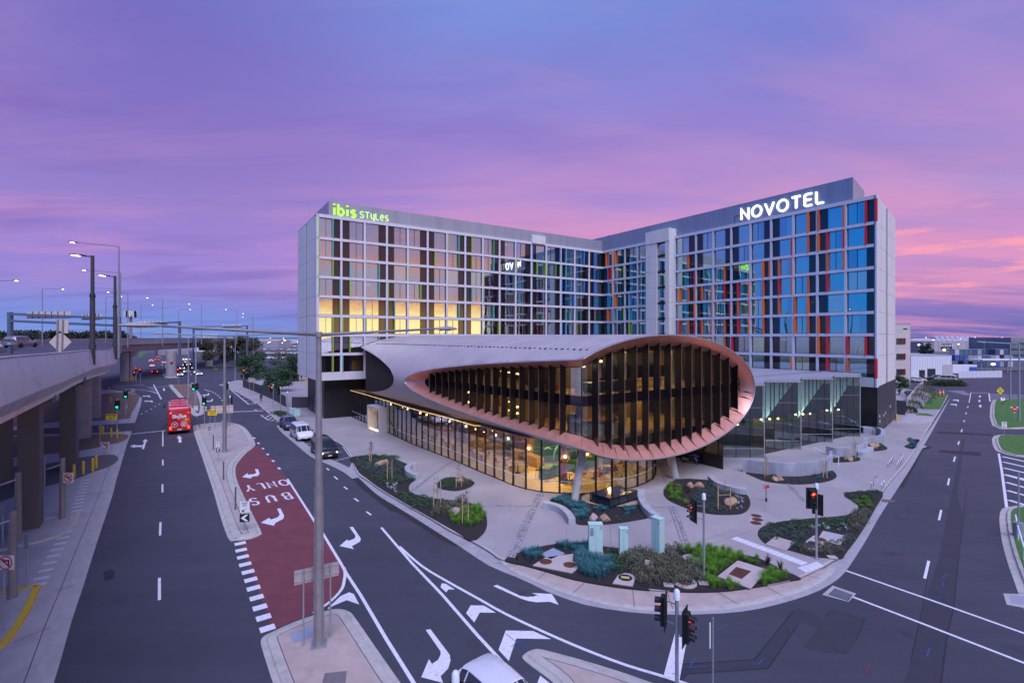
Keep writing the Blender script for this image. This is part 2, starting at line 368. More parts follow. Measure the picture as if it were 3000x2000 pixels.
# ================================================================ ground
def zr(x0, y0, s):                         # reading aid: pixels of an enlarged crop -> pixels of the photograph
    return lambda *pts: [(x0+a/s, y0+b/s) for a, b in pts]
rA = zr(450, 1150, 3.137); rB = zr(700, 1550, 3.36); rC = zr(1000, 1280, 3.92); rD = zr(1400, 1350, 3.485); rE = zr(1900, 1350, 3.485)
rG = zr(2400, 900, 3.137); rH = zr(2400, 1350, 2.4117); rI = zr(1300, 1650, 3.36); rJ = zr(1850, 1650, 3.36); rK = zr(0, 1050, 3.136); rL = zr(0, 1450, 2.851)
rN = zr(300, 880, 3.337); rQ = zr(850, 950, 3.136)
def asphalt():
    m = bpy.data.materials.new('asphalt'); m.use_nodes = True; g = NT(m.node_tree)
    p = g.n('ShaderNodeBsdfPrincipled', i_Roughness=.72); g.n('ShaderNodeOutputMaterial', i_Surface=p.outputs[0])
    tc = g.n('ShaderNodeTexCoord').outputs['Object']
    big = g.n('ShaderNodeTexNoise', i_Vector=tc, i_Scale=.07, i_Detail=5.0, i_Roughness=.6).outputs[0]
    midn = g.n('ShaderNodeTexNoise', i_Vector=tc, i_Scale=.9, i_Detail=8.0, i_Roughness=.75).outputs[0]
    fine = g.n('ShaderNodeTexNoise', i_Vector=tc, i_Scale=55.0, i_Detail=2.0).outputs[0]
    c = g.ramp(big, [(.3, (.036, .037, .051)), (.7, (.060, .061, .082))])
    c = g.mix(g.math('MULTIPLY', g.smooth(midn, .5, .75), .45), c, (.021, .022, .029))
    c = g.mix(g.math('MULTIPLY', g.smooth(fine, .52, .72), .4), c, (.10, .095, .105))
    # tyre-polished tracks along the streets
    mp = g.n('ShaderNodeMapping', i_0=tc); mp.inputs['Rotation'].default_value = (0, 0, math.radians(-54.5)); mp.inputs['Scale'].default_value = (.02, .62, 1)
    tr = g.n('ShaderNodeTexNoise', i_Vector=mp.outputs[0], i_Scale=1.0, i_Detail=3.0).outputs[0]
    c = g.mix(g.math('MULTIPLY', g.smooth(tr, .48, .62), .12), c, (.086, .083, .102))
    m2 = g.n('ShaderNodeMapping', i_0=tc); m2.inputs['Rotation'].default_value = (0, 0, math.radians(46)); m2.inputs['Scale'].default_value = (.025, .7, 1)
    t2 = g.n('ShaderNodeTexNoise', i_Vector=m2.outputs[0], i_Scale=1.0, i_Detail=3.0).outputs[0]
    c = g.mix(g.math('MULTIPLY', g.smooth(t2, .52, .66), .14), c, (.022, .021, .028))
    st = g.n('ShaderNodeTexNoise', i_Vector=tc, i_Scale=.32, i_Detail=9.0, i_Roughness=.7, i_Distortion=.6).outputs[0]
    c = g.mix(g.math('MULTIPLY', g.smooth(st, .58, .7), .5), c, (.016, .016, .02))
    g.t.links.new(c, p.inputs['Base Color'])
    g.t.links.new(g.ramp(midn, [(.3, .6), (.7, .82)]), p.inputs['Roughness'])
    bp = g.n('ShaderNodeBump', i_Height=fine, i_Strength=.35, i_Distance=.01); g.t.links.new(bp.outputs[0], p.inputs['Normal'])
    MATS['asphalt'] = m; return m
M_asph = asphalt()
M_dark = M('asphalt_patch', (.023, .021, .025), .8, var=.25, scale=2, bump=.3, bscale=60)
M_trench = M('asphalt_trench', (.034, .034, .046), .78, var=.2, scale=1.5, bump=.3, bscale=60)
M_red = M('red_lane_paint', (.165, .042, .05), .7, var=.2, scale=.8, bump=.25, bscale=60, dirt=((.085, .035, .045), .9, .75))
M_paint = M('white_road_paint', (.72, .70, .74), .6, var=.1, scale=5, dirt=((.16, .15, .18), 7.0, .6))
M_conc = M('pale_concrete', (.40, .37, .37), .8, var=.14, scale=.8, bump=.15, bscale=30, dirt=((.25, .23, .24), .5, .5))
M_pink = M('pink_concrete', (.43, .34, .30), .8, var=.14, scale=1.2, bump=.15, bscale=30, dirt=((.30, .24, .22), 1.1, .6))
M_kerb = M('kerb_concrete', (.44, .41, .37), .8, var=.16, scale=2, bump=.2, bscale=30, dirt=((.22, .21, .2), 1.5, .6))
M_gut = M('gutter_concrete', (.36, .34, .35), .8, var=.2, scale=2.2, bump=.2, bscale=30, dirt=((.15, .14, .16), 1.1, .7))
M_yel = M('yellow_paint', (.62, .42, .03), .6, var=.15, scale=4)
M_grass_g = M('lawn_green', (.055, .15, .022), .9, var=.35, scale=2.5, bump=.6, bscale=60)
M_mulch = M('dark_mulch', (.022, .017, .017), .95, var=.5, scale=14, bump=1.0, bscale=30)
M_dirt = M('brown_mulch', (.17, .105, .075), .95, var=.3, scale=3, bump=.7, bscale=30)
M_pebble = M('grey_pebbles', (.10, .09, .10), .9, var=.5, scale=20, bump=1.0, bscale=30)
M_iron = M('cast_iron', (.12, .045, .03), .6, .3, var=.25, scale=8, bump=.4, bscale=40)
M_steel = M('galvanised_steel', (.42, .44, .47), .45, .7, var=.1, scale=6)
M_blk = M('black_metal', (.018, .018, .022), .45, .3, var=.1, scale=4)
M_rub = M('tyre_rubber', (.015, .015, .016), .8, var=.1)
def aggregate():
    m = bpy.data.materials.new('exposed_aggregate'); m.use_nodes = True; g = NT(m.node_tree)
    p = g.n('ShaderNodeBsdfPrincipled', i_Roughness=.8); g.n('ShaderNodeOutputMaterial', i_Surface=p.outputs[0])
    tc = g.n('ShaderNodeTexCoord').outputs['Object']
    big = g.n('ShaderNodeTexNoise', i_Vector=tc, i_Scale=.22, i_Detail=6.0, i_Roughness=.62).outputs[0]
    fine = g.n('ShaderNodeTexNoise', i_Vector=tc, i_Scale=22.0, i_Detail=2.0).outputs[0]
    c = g.ramp(big, [(.3, (.275, .25, .25)), (.7, (.385, .35, .345))])
    c = g.mix(g.math('MULTIPLY', g.smooth(fine, .5, .66), .5), c, (.48, .44, .43))
    c = g.mix(g.math('MULTIPLY', g.smooth(fine, .5, .34), .5), c, (.23, .20, .21))
    g.t.links.new(c, p.inputs['Base Color']); MATS['agg'] = m; return m
M_agg = aggregate()

# ---- terrain to the horizon and the asphalt of both streets
t = MB(); n = 64
ring = [Vector((7000*math.cos(2*PI*i/n), 7000*math.sin(2*PI*i/n), 0)) for i in range(n)]
t.sheet(ring, -.06); struct(t.build('ground', M('far_ground', (.10, .095, .10), .95, var=.35, scale=.01, dirt=((.07, .10, .04), .006, .9))))
road = struct(MB().sheet([(-170, -60), (190, -60), (190, 420), (-330, 420)], 0).build('road', M_asph))
def mk(name, mb, mat=None): return mb.build(name, mat or M_paint, road)
MK = [0]
def line(pts, w, z=.008, name='lane_line', mat=None, smooth=0):
    MK[0] += 1; z += (MK[0] % 40)*.00015
    p = PP(pts); p = cat(p, smooth) if smooth else p
    return mk(name, MB().ribbon(p, -w/2, w/2, z), mat)
def shape(pts, name, z=.0145, mat=None): return mk(name, MB().sheet(PP(pts), z), mat)

# ---- kerb lines traced on the photograph
K1 = [(640,1128),(664,1133),(700,1153),(750,1180),(780,1206),(812,1233),(840,1241),(890,1256),(955,1281),(1003,1305),(1027,1337),(1041,1376),
      (1050,1391),(1076,1408),(1115,1436),(1179,1474),(1255,1517),(1319,1555.5),(1378,1584),(1434,1617),(1460,1636),(1498,1648),(1532,1655.6),(1601,1674),(1687,1698.6),
      (1802,1719),(1899,1729),(1977,1733),(2101,1733),(2213,1720),(2325,1700),(2400,1668),(2440,1645),(2466,1627),(2499.5,1574),(2537,1512),(2587,1441),(2616,1404),(2660,1352),
      (2694,1298.5),(2726,1247.5),(2741,1222),(2755.5,1199.7),(2778,1158)]
G1 = [(1019,1379),(1048,1397),(1102,1446),(1163,1484),(1217,1517),(1281,1558),(1334,1591),(1390,1629),(1440,1660),(1535,1698.6),(1601,1731.6),(1687,1763),
      (1759,1780),(1894,1797),(2043,1799),(2187,1789),(2302,1763),(2388,1734.5),(2445,1703),(2474,1677),(2497,1645),(2537,1582),(2578,1510),(2632,1427),(2668,1371),(2708,1303),(2737,1252),
      (2753,1222),(2772,1188),(2786,1161)]
PZ = .13
k1 = [P(a, b, .07) for a, b in K1]
k1 = k1[:6]+cat(k1[5:12], 3)[1:]+cat(k1[11:], 4)[1:]
plaza_poly = k1+[Vector((102, 150, 0)), Vector((-60, 190, 0)), Vector((-84, 150, 0))]
plaza = struct(MB().prism(plaza_poly, -.05, PZ).build('plaza_paving', M_agg))
MB().profile(k1, [(.0, -.02), (0, PZ-.02), (.02, PZ+.003), (.16, PZ+.006), (.17, PZ+.001)]).build('kerb', M_kerb, plaza)
g1 = cat(PP(G1), 4)
i0 = 12
kk = [p for p in k1 if p.y < P(1027, 1337, .07).y-.1]
gut = MB()
# gutter: strip between kerb face and asphalt, triangulated by matching arc length
def resample(pts, n):
    L = [0]
    for a, b in zip(pts, pts[1:]): L.append(L[-1]+(b-a).length)
    out = []; j = 0
    for i in range(n):
        s = L[-1]*i/(n-1)
        while j < len(pts)-2 and L[j+1] < s: j += 1
        f = (s-L[j])/max(1e-9, L[j+1]-L[j]); out.append(pts[j].lerp(pts[j+1], min(1, f)))
    return out
ka, gb = resample(kk, 150), resample(g1, 150)
gv = []; gf = []
M_seg = 150
gut.add([(p.x, p.y, .014) for p in ka]+[(p.x, p.y, .006) for p in gb], [(i, M_seg+i, M_seg+i+1, i+1) for i in range(M_seg-1)])
gut.build('gutter', M_gut, plaza)
# pink apron between the corner kerb and the gutter
apo = [(1470,1640),(1503,1668.5),(1572,1700),(1652.5,1731.6),(1764,1763),(1893.5,1782),(2043.5,1783),(2135,1777),(2264,1752),(2359,1720),(2416,1689),(2440,1664)]
api = [(1498,1648),(1532,1655.6),(1601,1674),(1687,1698.6),(1802,1719),(1899,1729),(1977,1733),(2101,1733),(2213,1720),(2325,1700),(2400,1668)]
apo3, api3 = cat(PP(apo, .03), 4), cat(PP(api, .05), 4)
ap = MB().prism([Vector((p.x, p.y, 0)) for p in api3]+[Vector((p.x, p.y, 0)) for p in apo3[::-1]], .0, .05)
ap.build('corner_apron', M_pink, plaza)
MB().profile(apo3, [(-.14, .0), (-.14, .035), (.0, .056), (.18, .058)]).build('apron_edge', M_kerb, plaza)
MJ = M('dark_joint', (.06, .05, .055), .9)
for i in range(3, len(api3)-2, 5):                 # saw-cut joints across the apron
    a = api3[i]; b = min(apo3, key=lambda p: (p-a).length)
    MB().ribbon([a, b], -.012, .012, .062).build('joint', MJ, plaza)
# parking bay strip beside the hotel
strip = cat(PP([(822,1246),(839,1266),(885,1303),(926,1335),(977,1357),(1019,1378),(1050,1399)]), 4)
MB().profile(strip, [(-.55, .006), (-.5, .03), (.5, .03), (.55, .006)]).build('bay_gutter', M_gut, road)
line([(885,1303),(953,1291)], .1); line([(926,1338),(1003,1322)], .1); line([(968,1353),(1026,1338)], .1); line([(1003,1306),(1026,1337)], .1)
# ---- islands and pavements
def inset(poly, d):
    out = []; n = len(poly)
    def dist(p):
        best = 1e9
        for i in range(n):
            a, b = poly[i], poly[(i+1) % n]; a = Vector((a.x, a.y, 0)); b = Vector((b.x, b.y, 0)); ab = b-a
            f = max(0, min(1, (p-a).dot(ab)/max(1e-9, ab.length_squared))); best = min(best, (p-a-ab*f).length)
        return best
    for p in offset(poly, d, True):
        if dist(p) > d*.96: out.append(p)
    return out
def island(name, pts, top=.13, close=4, inner=.55, cmat=None, kmat=None):
    poly = cat(PP(pts, .06), close, True)
    ar = sum(poly[i].x*poly[(i+1) % len(poly)].y-poly[(i+1) % len(poly)].x*poly[i].y for i in range(len(poly)))
    if ar < 0: poly = poly[::-1]
    inn = inset(poly, inner)
    o = struct(MB().prism(inn, -.03, top+.004).build(name, cmat or M_pink))
    MB().profile(poly, [(0, -.02), (.0, .03), (.22, .05), (.27, top-.01), (.32, top-.004), (inner+.02, top+.002)], True).build('kerb', kmat or M_kerb, o)
    rg = inset(poly, inner-.012); run = []; N = len(rg)
    for i in range(N):
        u, v = (rg[i]-rg[i-1]).normalized(), (rg[(i+1) % N]-rg[i]).normalized(); run.append(rg[i])
        if u.dot(v) < .7 or i == N-1:
            if len(run) > 1: MB().ribbon(run, 0, .03, top+.006).build('joint', MJ, o)
            run = [rg[i]]
    return o
isl = island('median_island', rA((362,325),(400,296),(560,276),(730,276),(830,312),(900,392),(934,462),(918,497),(850,552),(772,642),(752,705),(768,805),(832,950),(920,1130),(988,1268),(975,1302),(880,1338),(750,1350),(690,1336),(620,1150),(540,870),(450,600)), inner=.75, cmat=M('median_concrete', (.40, .34, .31), .85, var=.14, scale=.9, dirt=((.27, .23, .22), .7, .5)))
isn = island('near_island', [(764,1874),(776,1858),(798,1847.6),(848.8,1824),(923,1797),(968,1783),(998,1781),(1024,1789),(1040,1806),(1100,1892),(1176,2000),(1300,2176),(1330,2300),(900,2300),(850,2140),(801,2000),(771,1907)], inner=.62)
ist = island('corner_island', [(1531,1924),(1538,1911),(1556,1901.5),(1577,1897.5),(1612,1904.5),(1717,1933),(1821,1965),(1919,1999),(2060,2050),(1900,2200),(1700,2090),(1627,2001),(1556,1946)], inner=.62)
isf = island('far_median', rN((652,832),(700,826),(800,822),(860,825),(905,850),(985,960),(1002,1080),(962,1116),(885,1117),(760,960)), inner=.8, cmat=M_dirt)
isb = island('bridge_island', [(482,1098),(487,1060),(495,1035),(505,1035),(512,1060),(520,1100),(512,1106),(490,1106)], inner=1.2, cmat=M_conc)
K2 = [(20,2400),(157.8,2000),(210.5,1818),(245.5,1713),(280.6,1600.8),(330,1450),(338,1417),(354,1362.5),(373,1299),(383,1273),(402,1219),(414.5,1178),(411,1162),(383,1149),(330,1142)]
k2 = cat(PP(K2, .03), 4)
lp = k2+[Vector((-170, k2[-1].y+4, 0)), Vector((-170, -30, 0)), Vector((-20, -30, 0))]
lpav = struct(MB().prism(lp, -.04, .08).build('left_pavement', M('left_concrete', (.36, .335, .35), .85, var=.14, scale=.6, dirt=((.25, .235, .25), .35, .6))))
MB().profile(k2, [(0, -.02), (0, .012), (.28, .02), (.42, .084), (.62, .086), (.64, .083)]).build('kerb', M_gut, lpav)
MB().ribbon(k2, .9, .93, .087).build('joint', MJ, lpav)
for p in [(150,1835,40,1880),(213,1713,165,1730),(250,1600,215,1612),(285,1500,130,1530),(105,2000,0,2010),(316,1410,240,1420)]:
    MB().ribbon([P(p[0], p[1], .08), P(p[2], p[3], .08)], -.015, .015, .087).build('joint', MJ, lpav)
def bed(name, pts, mat, parent, z, sm=4, px=True):
    poly = cat(PP(pts, z), sm, True) if px else pts
    return MB().prism(poly, z-.12, z).build(name, mat, parent)
bed('pebble_bed', [(-40,1470),(60,1446),(115,1428),(223,1401),(271,1382),(319,1366),(343,1350),(345,1338),(319,1331),(230,1340),(120,1360),(-40,1380)], M_pebble, lpav, .10)
bed('brown_bed', [(-60,1340),(100,1332),(230,1320),(319,1302),(364,1289),(370,1272),(268,1272),(120,1278),(-60,1284)], M_dirt, lpav, .10)
bed('brown_bed', [(-40,1250),(150,1236),(261,1232),(372,1226),(384,1213),(408,1166),(398,1154),(330,1150),(200,1170),(-40,1195)], M_dirt, lpav, .10)
MB().sheet([P(*p, .08) for p in [(-60,1268),(120,1255),(395,1238),(388,1262),(270,1268),(110,1272),(-60,1280)]], .092).build('side_lane', M_asph, lpav)
# yellow kerb nose at the lower left
yk = cat(PP([(-40,1908),(0,1890),(30,1860),(60,1815),(85,1770),(107,1722),(104,1717),(60,1726),(-10,1738)], .15), 4)
MB().profile(yk, [(-.14, .07), (-.14, .2), (.14, .2), (.14, .07)]).build('yellow_kerb', M_yel, lpav)
MB().prism(yk+[Vector((-60, yk[-1].y, 0)), Vector((-60, yk[0].y, 0))], 0, .16).build('raised_pavement', M_conc, lpav)
ck = cat(PP([(-30,1618),(40,1600),(110,1585),(180,1562),(215,1535),(228,1508),(222,1500),(180,1510),(60,1530)], .15), 4)
MB().profile(ck, [(-.16, .07), (-.12, .19), (.12, .19), (.16, .07)]).build('kerb', M_kerb, lpav)
MB().prism(ck, .0, .15).build('raised_pavement', M_conc, lpav)
for (x, y) in rK((1072,800),(1068,818),(1066,834),(1062,850),(1058,866),(785,1117),(775,1147),(767,1175),(757,1203),(748,1232),(740,1263),(730,1295),(723,1328),(712,1360),(703,1397))+rL((552,307),(528,355),(503,403),(474,454),(447,507),(415,565),(383,627),(347,692),(325,746)):
    c = P(x, y, .08); MB().box((c.x, c.y, .09), (.62, .36, .008), math.radians(34)).build('paving_mark', M('pale_tile', (.55, .52, .55), .8), lpav)
# ---- right side verges
def verge(pts, name='grass_verge'):
    poly = cat(PP(pts, .1), 3, True)
    if sum(poly[i].x*poly[(i+1) % len(poly)].y-poly[(i+1) % len(poly)].x*poly[i].y for i in range(len(poly))) < 0: poly = poly[::-1]
    o = struct(MB().prism(poly, -.02, .12).build(name, M_grass_g))
    MB().profile(poly, [(-.55, .01), (-.2, .02), (-.15, .13), (.02, .135)], True).build('kerb', M_kerb, o)
    return o
V1 = verge([(2916,1176),(2940,1171),(3010,1166),(3200,1160),(3240,1255),(3010,1251),(2922,1245)])
V2 = verge([(2929,1276),(3000,1276),(3240,1278),(3220,1345),(3010,1335),(2955,1325),(2931,1311)])
V3 = verge([(2960,1502),(2990,1486),(3060,1482),(3260,1500),(3260,2000),(3150,2000),(3020,1720),(2972,1590)])
V4 = MB().prism(PP(rG((948,772),(1060,776),(1178,806),(1112,936),(1040,938),(942,936),(990,860),(1050,800)), PZ), .1, PZ+.03).build('lawn', M_grass_g, plaza)
MB().prism(PP(rG((880,990),(920,972),(1000,975),(1062,1000)), PZ), .1, PZ+.03).build('lawn', M_grass_g, plaza)
MB().prism(PP(rG((720,1060),(830,980),(1060,1005),(1030,1050),(960,1070)), PZ), .1, PZ+.012).build('concrete_crossover', M_conc, plaza)
# ---- asphalt repairs
shape(rC((-110,300),(0,372),(190,455),(400,655),(640,805),(850,935),(1100,1095),(1310,1225),(1375,1245),(1300,1255),(1100,1155),(850,990),(650,868),(560,845),(430,745),(250,605),(120,475),(0,405)), 'road_patch', .004, M_dark)
shape(rH((555,185),(592,188),(690,10),(760,-130),(800,-210),(780,-225),(660,0)), 'road_patch', .004, M_dark)
shape(rG((1100,1310),(1240,1316),(1488,1332),(1482,1366),(1230,1346),(1100,1332)), 'road_patch', .004, M_dark)
shape(rG((1080,1140),(1300,1148),(1590,1165),(1590,1180),(1300,1166),(1090,1160)), 'road_patch', .004, M_dark)
shape(rG((905,1275),(985,1268),(1035,1280),(1020,1300),(960,1312)), 'road_patch', .0045, M_dark)
shape(rJ((480,1000),(1205,942),(1590,470),(1650,440),(1900,530),(1960,465),(2300,540),(2275,630),(2210,760),(2130,890),(1900,880),(1690,820),(1830,650),(1810,620),(1680,580),(1640,600),(1345,1030),(560,1085),(500,1160),(300,1160)), 'road_patch', .004, M_trench)
shape(rH((650,1400),(735,1010),(845,690),(940,200),(1010,-160),(1030,-160),(975,230),(1020,410),(985,690),(935,1070),(860,1568),(600,1568)), 'road_patch', .0035, M_trench)
M_crk = M('tar_line', (.016, .015, .018), .5)
line(rH((860,1568),(905,1220),(950,1040),(985,690),(1020,410),(1040,200)), .05, .006, 'tar_seam', M_crk)
line(rH((650,1400),(735,1010),(770,800)), .03, .006, 'tar_seam', M_crk)
line(rJ((500,990),(1210,942),(1590,470)), .04, .006, 'tar_seam', M_crk); line(rJ((560,1085),(1345,1030),(1640,600)), .04, .006, 'tar_seam', M_crk)
line(rJ((1900,530),(1960,465),(2300,540),(2210,760)), .03, .006, 'tar_seam', M_crk)
shape(rL((865,640),(930,615),(960,640),(945,700),(870,715)), 'oil_stain', .004, M_dark)
M_blue = M('blue_spray', (.03, .10, .30), .7, var=.2, scale=10); M_rsp = M('red_spray', (.2, .03, .05), .7)
for pts in (rI((612,695),(700,760),(780,800),(825,840)), rI((660,820),(740,770),(830,740)), rI((800,795),(830,800)), rJ((580,1010),(625,935)), rJ((560,1025),(740,1010)), rJ((1170,990),(1250,990),(1300,940)),
            rH((700,1335),(770,1350)), rH((760,1378),(780,1325)), rH((815,965),(860,960)), rH((865,835),(905,795)), rH((875,890),(872,850)), rH((1340,920),(1447,935)), rH((1255,968),(1300,965)), rJ((850,660),(910,610)), rJ((400,1085),(425,1090)), rJ((1540,640),(1580,650))):
    line(pts, .035, .0155, 'spray_mark', M_blue)
for pts in (rH((310,1465),(360,1490)), rH((330,1500),(345,1445)), rH((570,690),(610,688)), rH((400,1085),(425,1100))): line(pts, .04, .0155, 'spray_mark', M_rsp)
# ---- red bus lane
shape(rA((934,468),(1000,520),(1100,630),(1230,790),(1490,1200),(1548,1290))+rB((820,30),(1000,335),(1035,430),(1035,470),(1003,590),(890,712),(740,822),(500,922),(325,985),(200,620),(75,290),(20,110))+rA((780,1352),(880,1336),(975,1300),(986,1268),(918,1130),(830,950),(766,805),(751,705),(772,642),(850,552),(918,497)), 'bus_lane', .004, M_red)
# ---- painted lines
AX = Vector((-.581, .814, 0)); AXR = Vector((.814, .581, 0))           # along the left street (away), and to its right
for a, b in (((467,1757),(467,1692)), ((469,1568),(470,1529)), ((476,1442),(476,1418)), ((477,1363),(477,1346)), ((477,1307),(477,1262))): line((a, b), .13)
line([(387,1271),(488,1260.5)], .35); line(rN((1280,1088),(1572,1078)), .45); line(rN((520,843),(650,838)), .4)
line([(842,1402),(925,1532.5),(944,1559),(997.6,1648),(1015.5,1680),(1057,1743.5),(1131.5,1871),(1212,2000),(1262,2080)], .16)
line([(1008,1662),(1011,1678),(1009,1697),(1000.6,1725.6),(968,1761),(918,1795)], .16, smooth=4)
line([(1117,1544.5),(1206,1648),(1295,1740.5),(1400,1861),(1466.7,1933),(1540,2013),(1620,2100)], .16)
line([(1170,1600),(1235.7,1657),(1310,1702),(1400,1752),(1478.6,1796),(1597.6,1852),(1716.7,1903),(1835.7,1947.6),(1950,1982),(2080,2025)], .16, smooth=3)
shape(rJ((430,680),(545,750),(470,1160),(315,1110)), 'crossing_bar')
line([(2479,1671),(2719,1754),(3000,1854),(3100,1890)], .16); line([(2499.5,1748),(2700.6,1825),(3000,1941),(3100,1980)], .16)
for a, b in (((2709,1694),(2721,1642)), ((2751,1523),(2757.5,1493)), ((2777,1420.5),(2781,1400.6)), ((2794,1352),(2798.5,1337)), ((2807,1302),(2810,1292)), ((2816,1265),(2819,1257)), ((2824,1235.7),(2825.3,1230.6)), ((2829.7,1213),(2831,1207.6)), ((2834.8,1194),(2836,1189.5)), ((2839,1179),(2844.7,1149))): line((a, b), .13)
line([(2897.3,1152),(2900.5,1176)], .2); line(rG((1395,785),(1555,788)), .4)
line([(2926,1328),(2934,1373),(2950,1491)], .18)
for a, b in (((1680,1370),(1900,1418)), ((1690,1420),(1900,1468)), ((1697,1475),(1900,1523)), ((1705,1535),(1900,1580))): line(rG(a, b), .4, name='hatch_bar')
for a, b in (((1312,97),(1500,150)), ((1320,150),(1500,200)), ((1328,208),(1500,255)), ((1338,275),(1500,325))): line(rH(a, b), .4, name='hatch_bar')
for i in range(7): line(rG((1566+i*3, 797+i*10), (1880, 805+i*11)), .35, name='hatch_bar')
for i in range(6): line(rG((1180+i*30, 768+i*7), (1330+i*12, 768+i*7)), .35, name='hatch_bar')
for a, b in (((957,1371),(964,1377)), ((979,1395),(989,1404)), ((1008,1425),(1018,1433)), ((1038,1459),(1050,1468)), ((1074,1498),(1087,1508))): line((a, b), .14)
for a, b in (((918,410),(930,422)), ((958,458),(970,470)), ((1000,508),(1012,518)), ((1043,560),(1055,573)), ((1090,620),(1108,633)), ((1145,687),(1163,703))): line(rA(a, b), .22)
for x, y in rB((12,138),(22,203),(40,270),(62,343),(90,417),(117,494),(144,577),(175,670),(207,766),(243,865),(281,972)):
    c = P(x, y); mk('block_mark', MB().box((c.x, c.y, .006), (.62, .48, .006), math.atan2(AXR.y, AXR.x)))
line(rN((1210,835),(1430,1015),(1500,1015)), .2); line(rN((1245,828),(1500,1008)), .2)
for i in range(7):
    f = i/6; line(rN((1215+205*f, 842+168*f), (1262+215*f, 842+163*f)), .25, name='hatch_bar')
line(rN((1485,1065),(1515,1080),(1592,1076),(1560,1058),(1485,1065)), .15); line(rN((1548,1120),(1620,1168),(1755,1196),(1640,1118),(1548,1120)), .15)
for i in range(4): line(rN((1590+35*i, 1148+12*i), (1640+28*i, 1122+17*i)), .2, name='hatch_bar')
for p in ((1050,882),(1075,893),(1100,905),(1122,925),(1142,945),(1165,972),(1180,993),(1000,868),(1026,878)):
    a = rN(p)[0]; line([a, (a[0]+4, a[1]+2.5)], .2)
line(rN((1205,1020),(1230,1048)), .15); line(rN((500,820),(575,965)), .25)
for i in range(4): line(rN((435+i*18, 845+i*11), (520+i*8, 848+i*11)), .25, name='hatch_bar')
line(rN((110,838),(410,825)), .5); line(rN((100,850),(430,880),(540,910)), .25, smooth=4)
for p in ((375,1112),(425,1086),(470,1063),(510,1039),(550,1017)): a = rN(p)[0]; line([a, (a[0]+4, a[1]-2)], .2)
# arrows traced
for pts in (rA((815,775),(868,735),(862,755),(925,748),(945,735),(930,703),(960,703),(975,745),(955,765),(900,772),(898,788)),
            rA((985,1195),(1060,1150),(1080,1165),(1140,1145),(1160,1120),(1135,1065),(1165,1063),(1200,1130),(1190,1160),(1120,1195),(1105,1222)),
            [(1024,1543.5),(1034,1542.8),(1057,1577),(1055,1586),(1030.6,1600),(1037,1608.3),(994.6,1599),(1017,1579.8),(1021,1584),(1039,1577),(1041.7,1569)],
            rB((1838,990),(1885,983),(2075,1235),(2083,1290),(2060,1370),(1985,1445),(2010,1512),(1795,1455),(1870,1278),(1900,1325),(1960,1285),(1985,1235),(1985,1200)),
            rD((157,1277),(195,1263),(430,1375),(500,1387),(570,1383),(610,1370),(550,1347),(755,1357),(825,1468),(735,1437),(600,1442),(520,1430),(440,1405)),
            rN((268,1425),(320,1405),(318,1415),(395,1415),(408,1378),(388,1378),(425,1353),(445,1378),(428,1378),(408,1452),(385,1452),(392,1432),(318,1432),(318,1440)),
            rN((748,1318),(782,1345),(768,1345),(775,1388),(745,1388),(742,1345),(725,1345)),
            rN((390,935),(410,927),(410,932),(465,928),(467,945),(455,945),(453,938),(410,939),(412,943)), rN((405,984),(428,976),(428,981),(490,978),(492,995),(478,995),(476,988),(428,988),(430,992)),
            rN((600,856),(615,866),(606,866),(612,882),(597,882),(595,866),(585,866)), rN((975,925),(990,918),(992,922),(1030,918),(1035,905),(1045,906),(1040,926),(992,930)), rN((1012,985),(1030,978),(1032,982),(1065,978),(1070,962),(1082,962),(1075,986),(1030,990)),
            rG((1200,893),(1225,885),(1225,890),(1262,888),(1266,905),(1255,905),(1252,896),(1226,897)), rG((1224,852),(1245,845),(1245,849),(1280,847),(1284,866),(1272,866),(1270,856),(1246,857)),
            rG((1480,893),(1498,908),(1486,908),(1489,920),(1472,920),(1475,908),(1463,908)), rG((1473,848),(1488,860),(1478,860),(1480,871),(1466,871),(1468,860),(1458,860)), rG((1477,808),(1490,818),(1481,818),(1483,829),(1471,829),(1473,818),(1463,818))):
    shape(pts, 'turn_arrow')
for pts in (rB((1985,570),(2040,620),(2062,592),(2125,592),(2035,535),(1995,532)), rI((220,490),(265,412),(395,415),(515,485),(355,483),(300,580)), rI((610,660),(880,665),(1058,745),(715,738),(640,960),(540,850)),
            rB((880,772),(1000,657),(1085,620),(1130,635),(1185,740),(1060,698),(930,752),(872,790)), rI((950,1105),(1075,1200),(900,1230))):
    shape(pts, 'chevron')
# BUS / ONLY, painted to be read by traffic coming this way
ux = -AXR
for txt, o_, e_, hg, gp_ in (('ONLY', (837, 1404), (712, 1416), 1.95, .2), ('BUS', (843, 1442), (727, 1456), 1.9, .36)):
    a_, b_ = P(*o_), P(*e_); wd = (b_-a_).dot(ux)
    sx_ = (wd/hg-gp_*(len(txt)-1))/sum(LW[c] for c in txt)
    bt = MB(); write(bt, txt, (a_.x, a_.y, .015), ux, -AX, (0, 0, 1), hg, .18, 0, gap=gp_, sx=sx_); mk('lettering', bt)
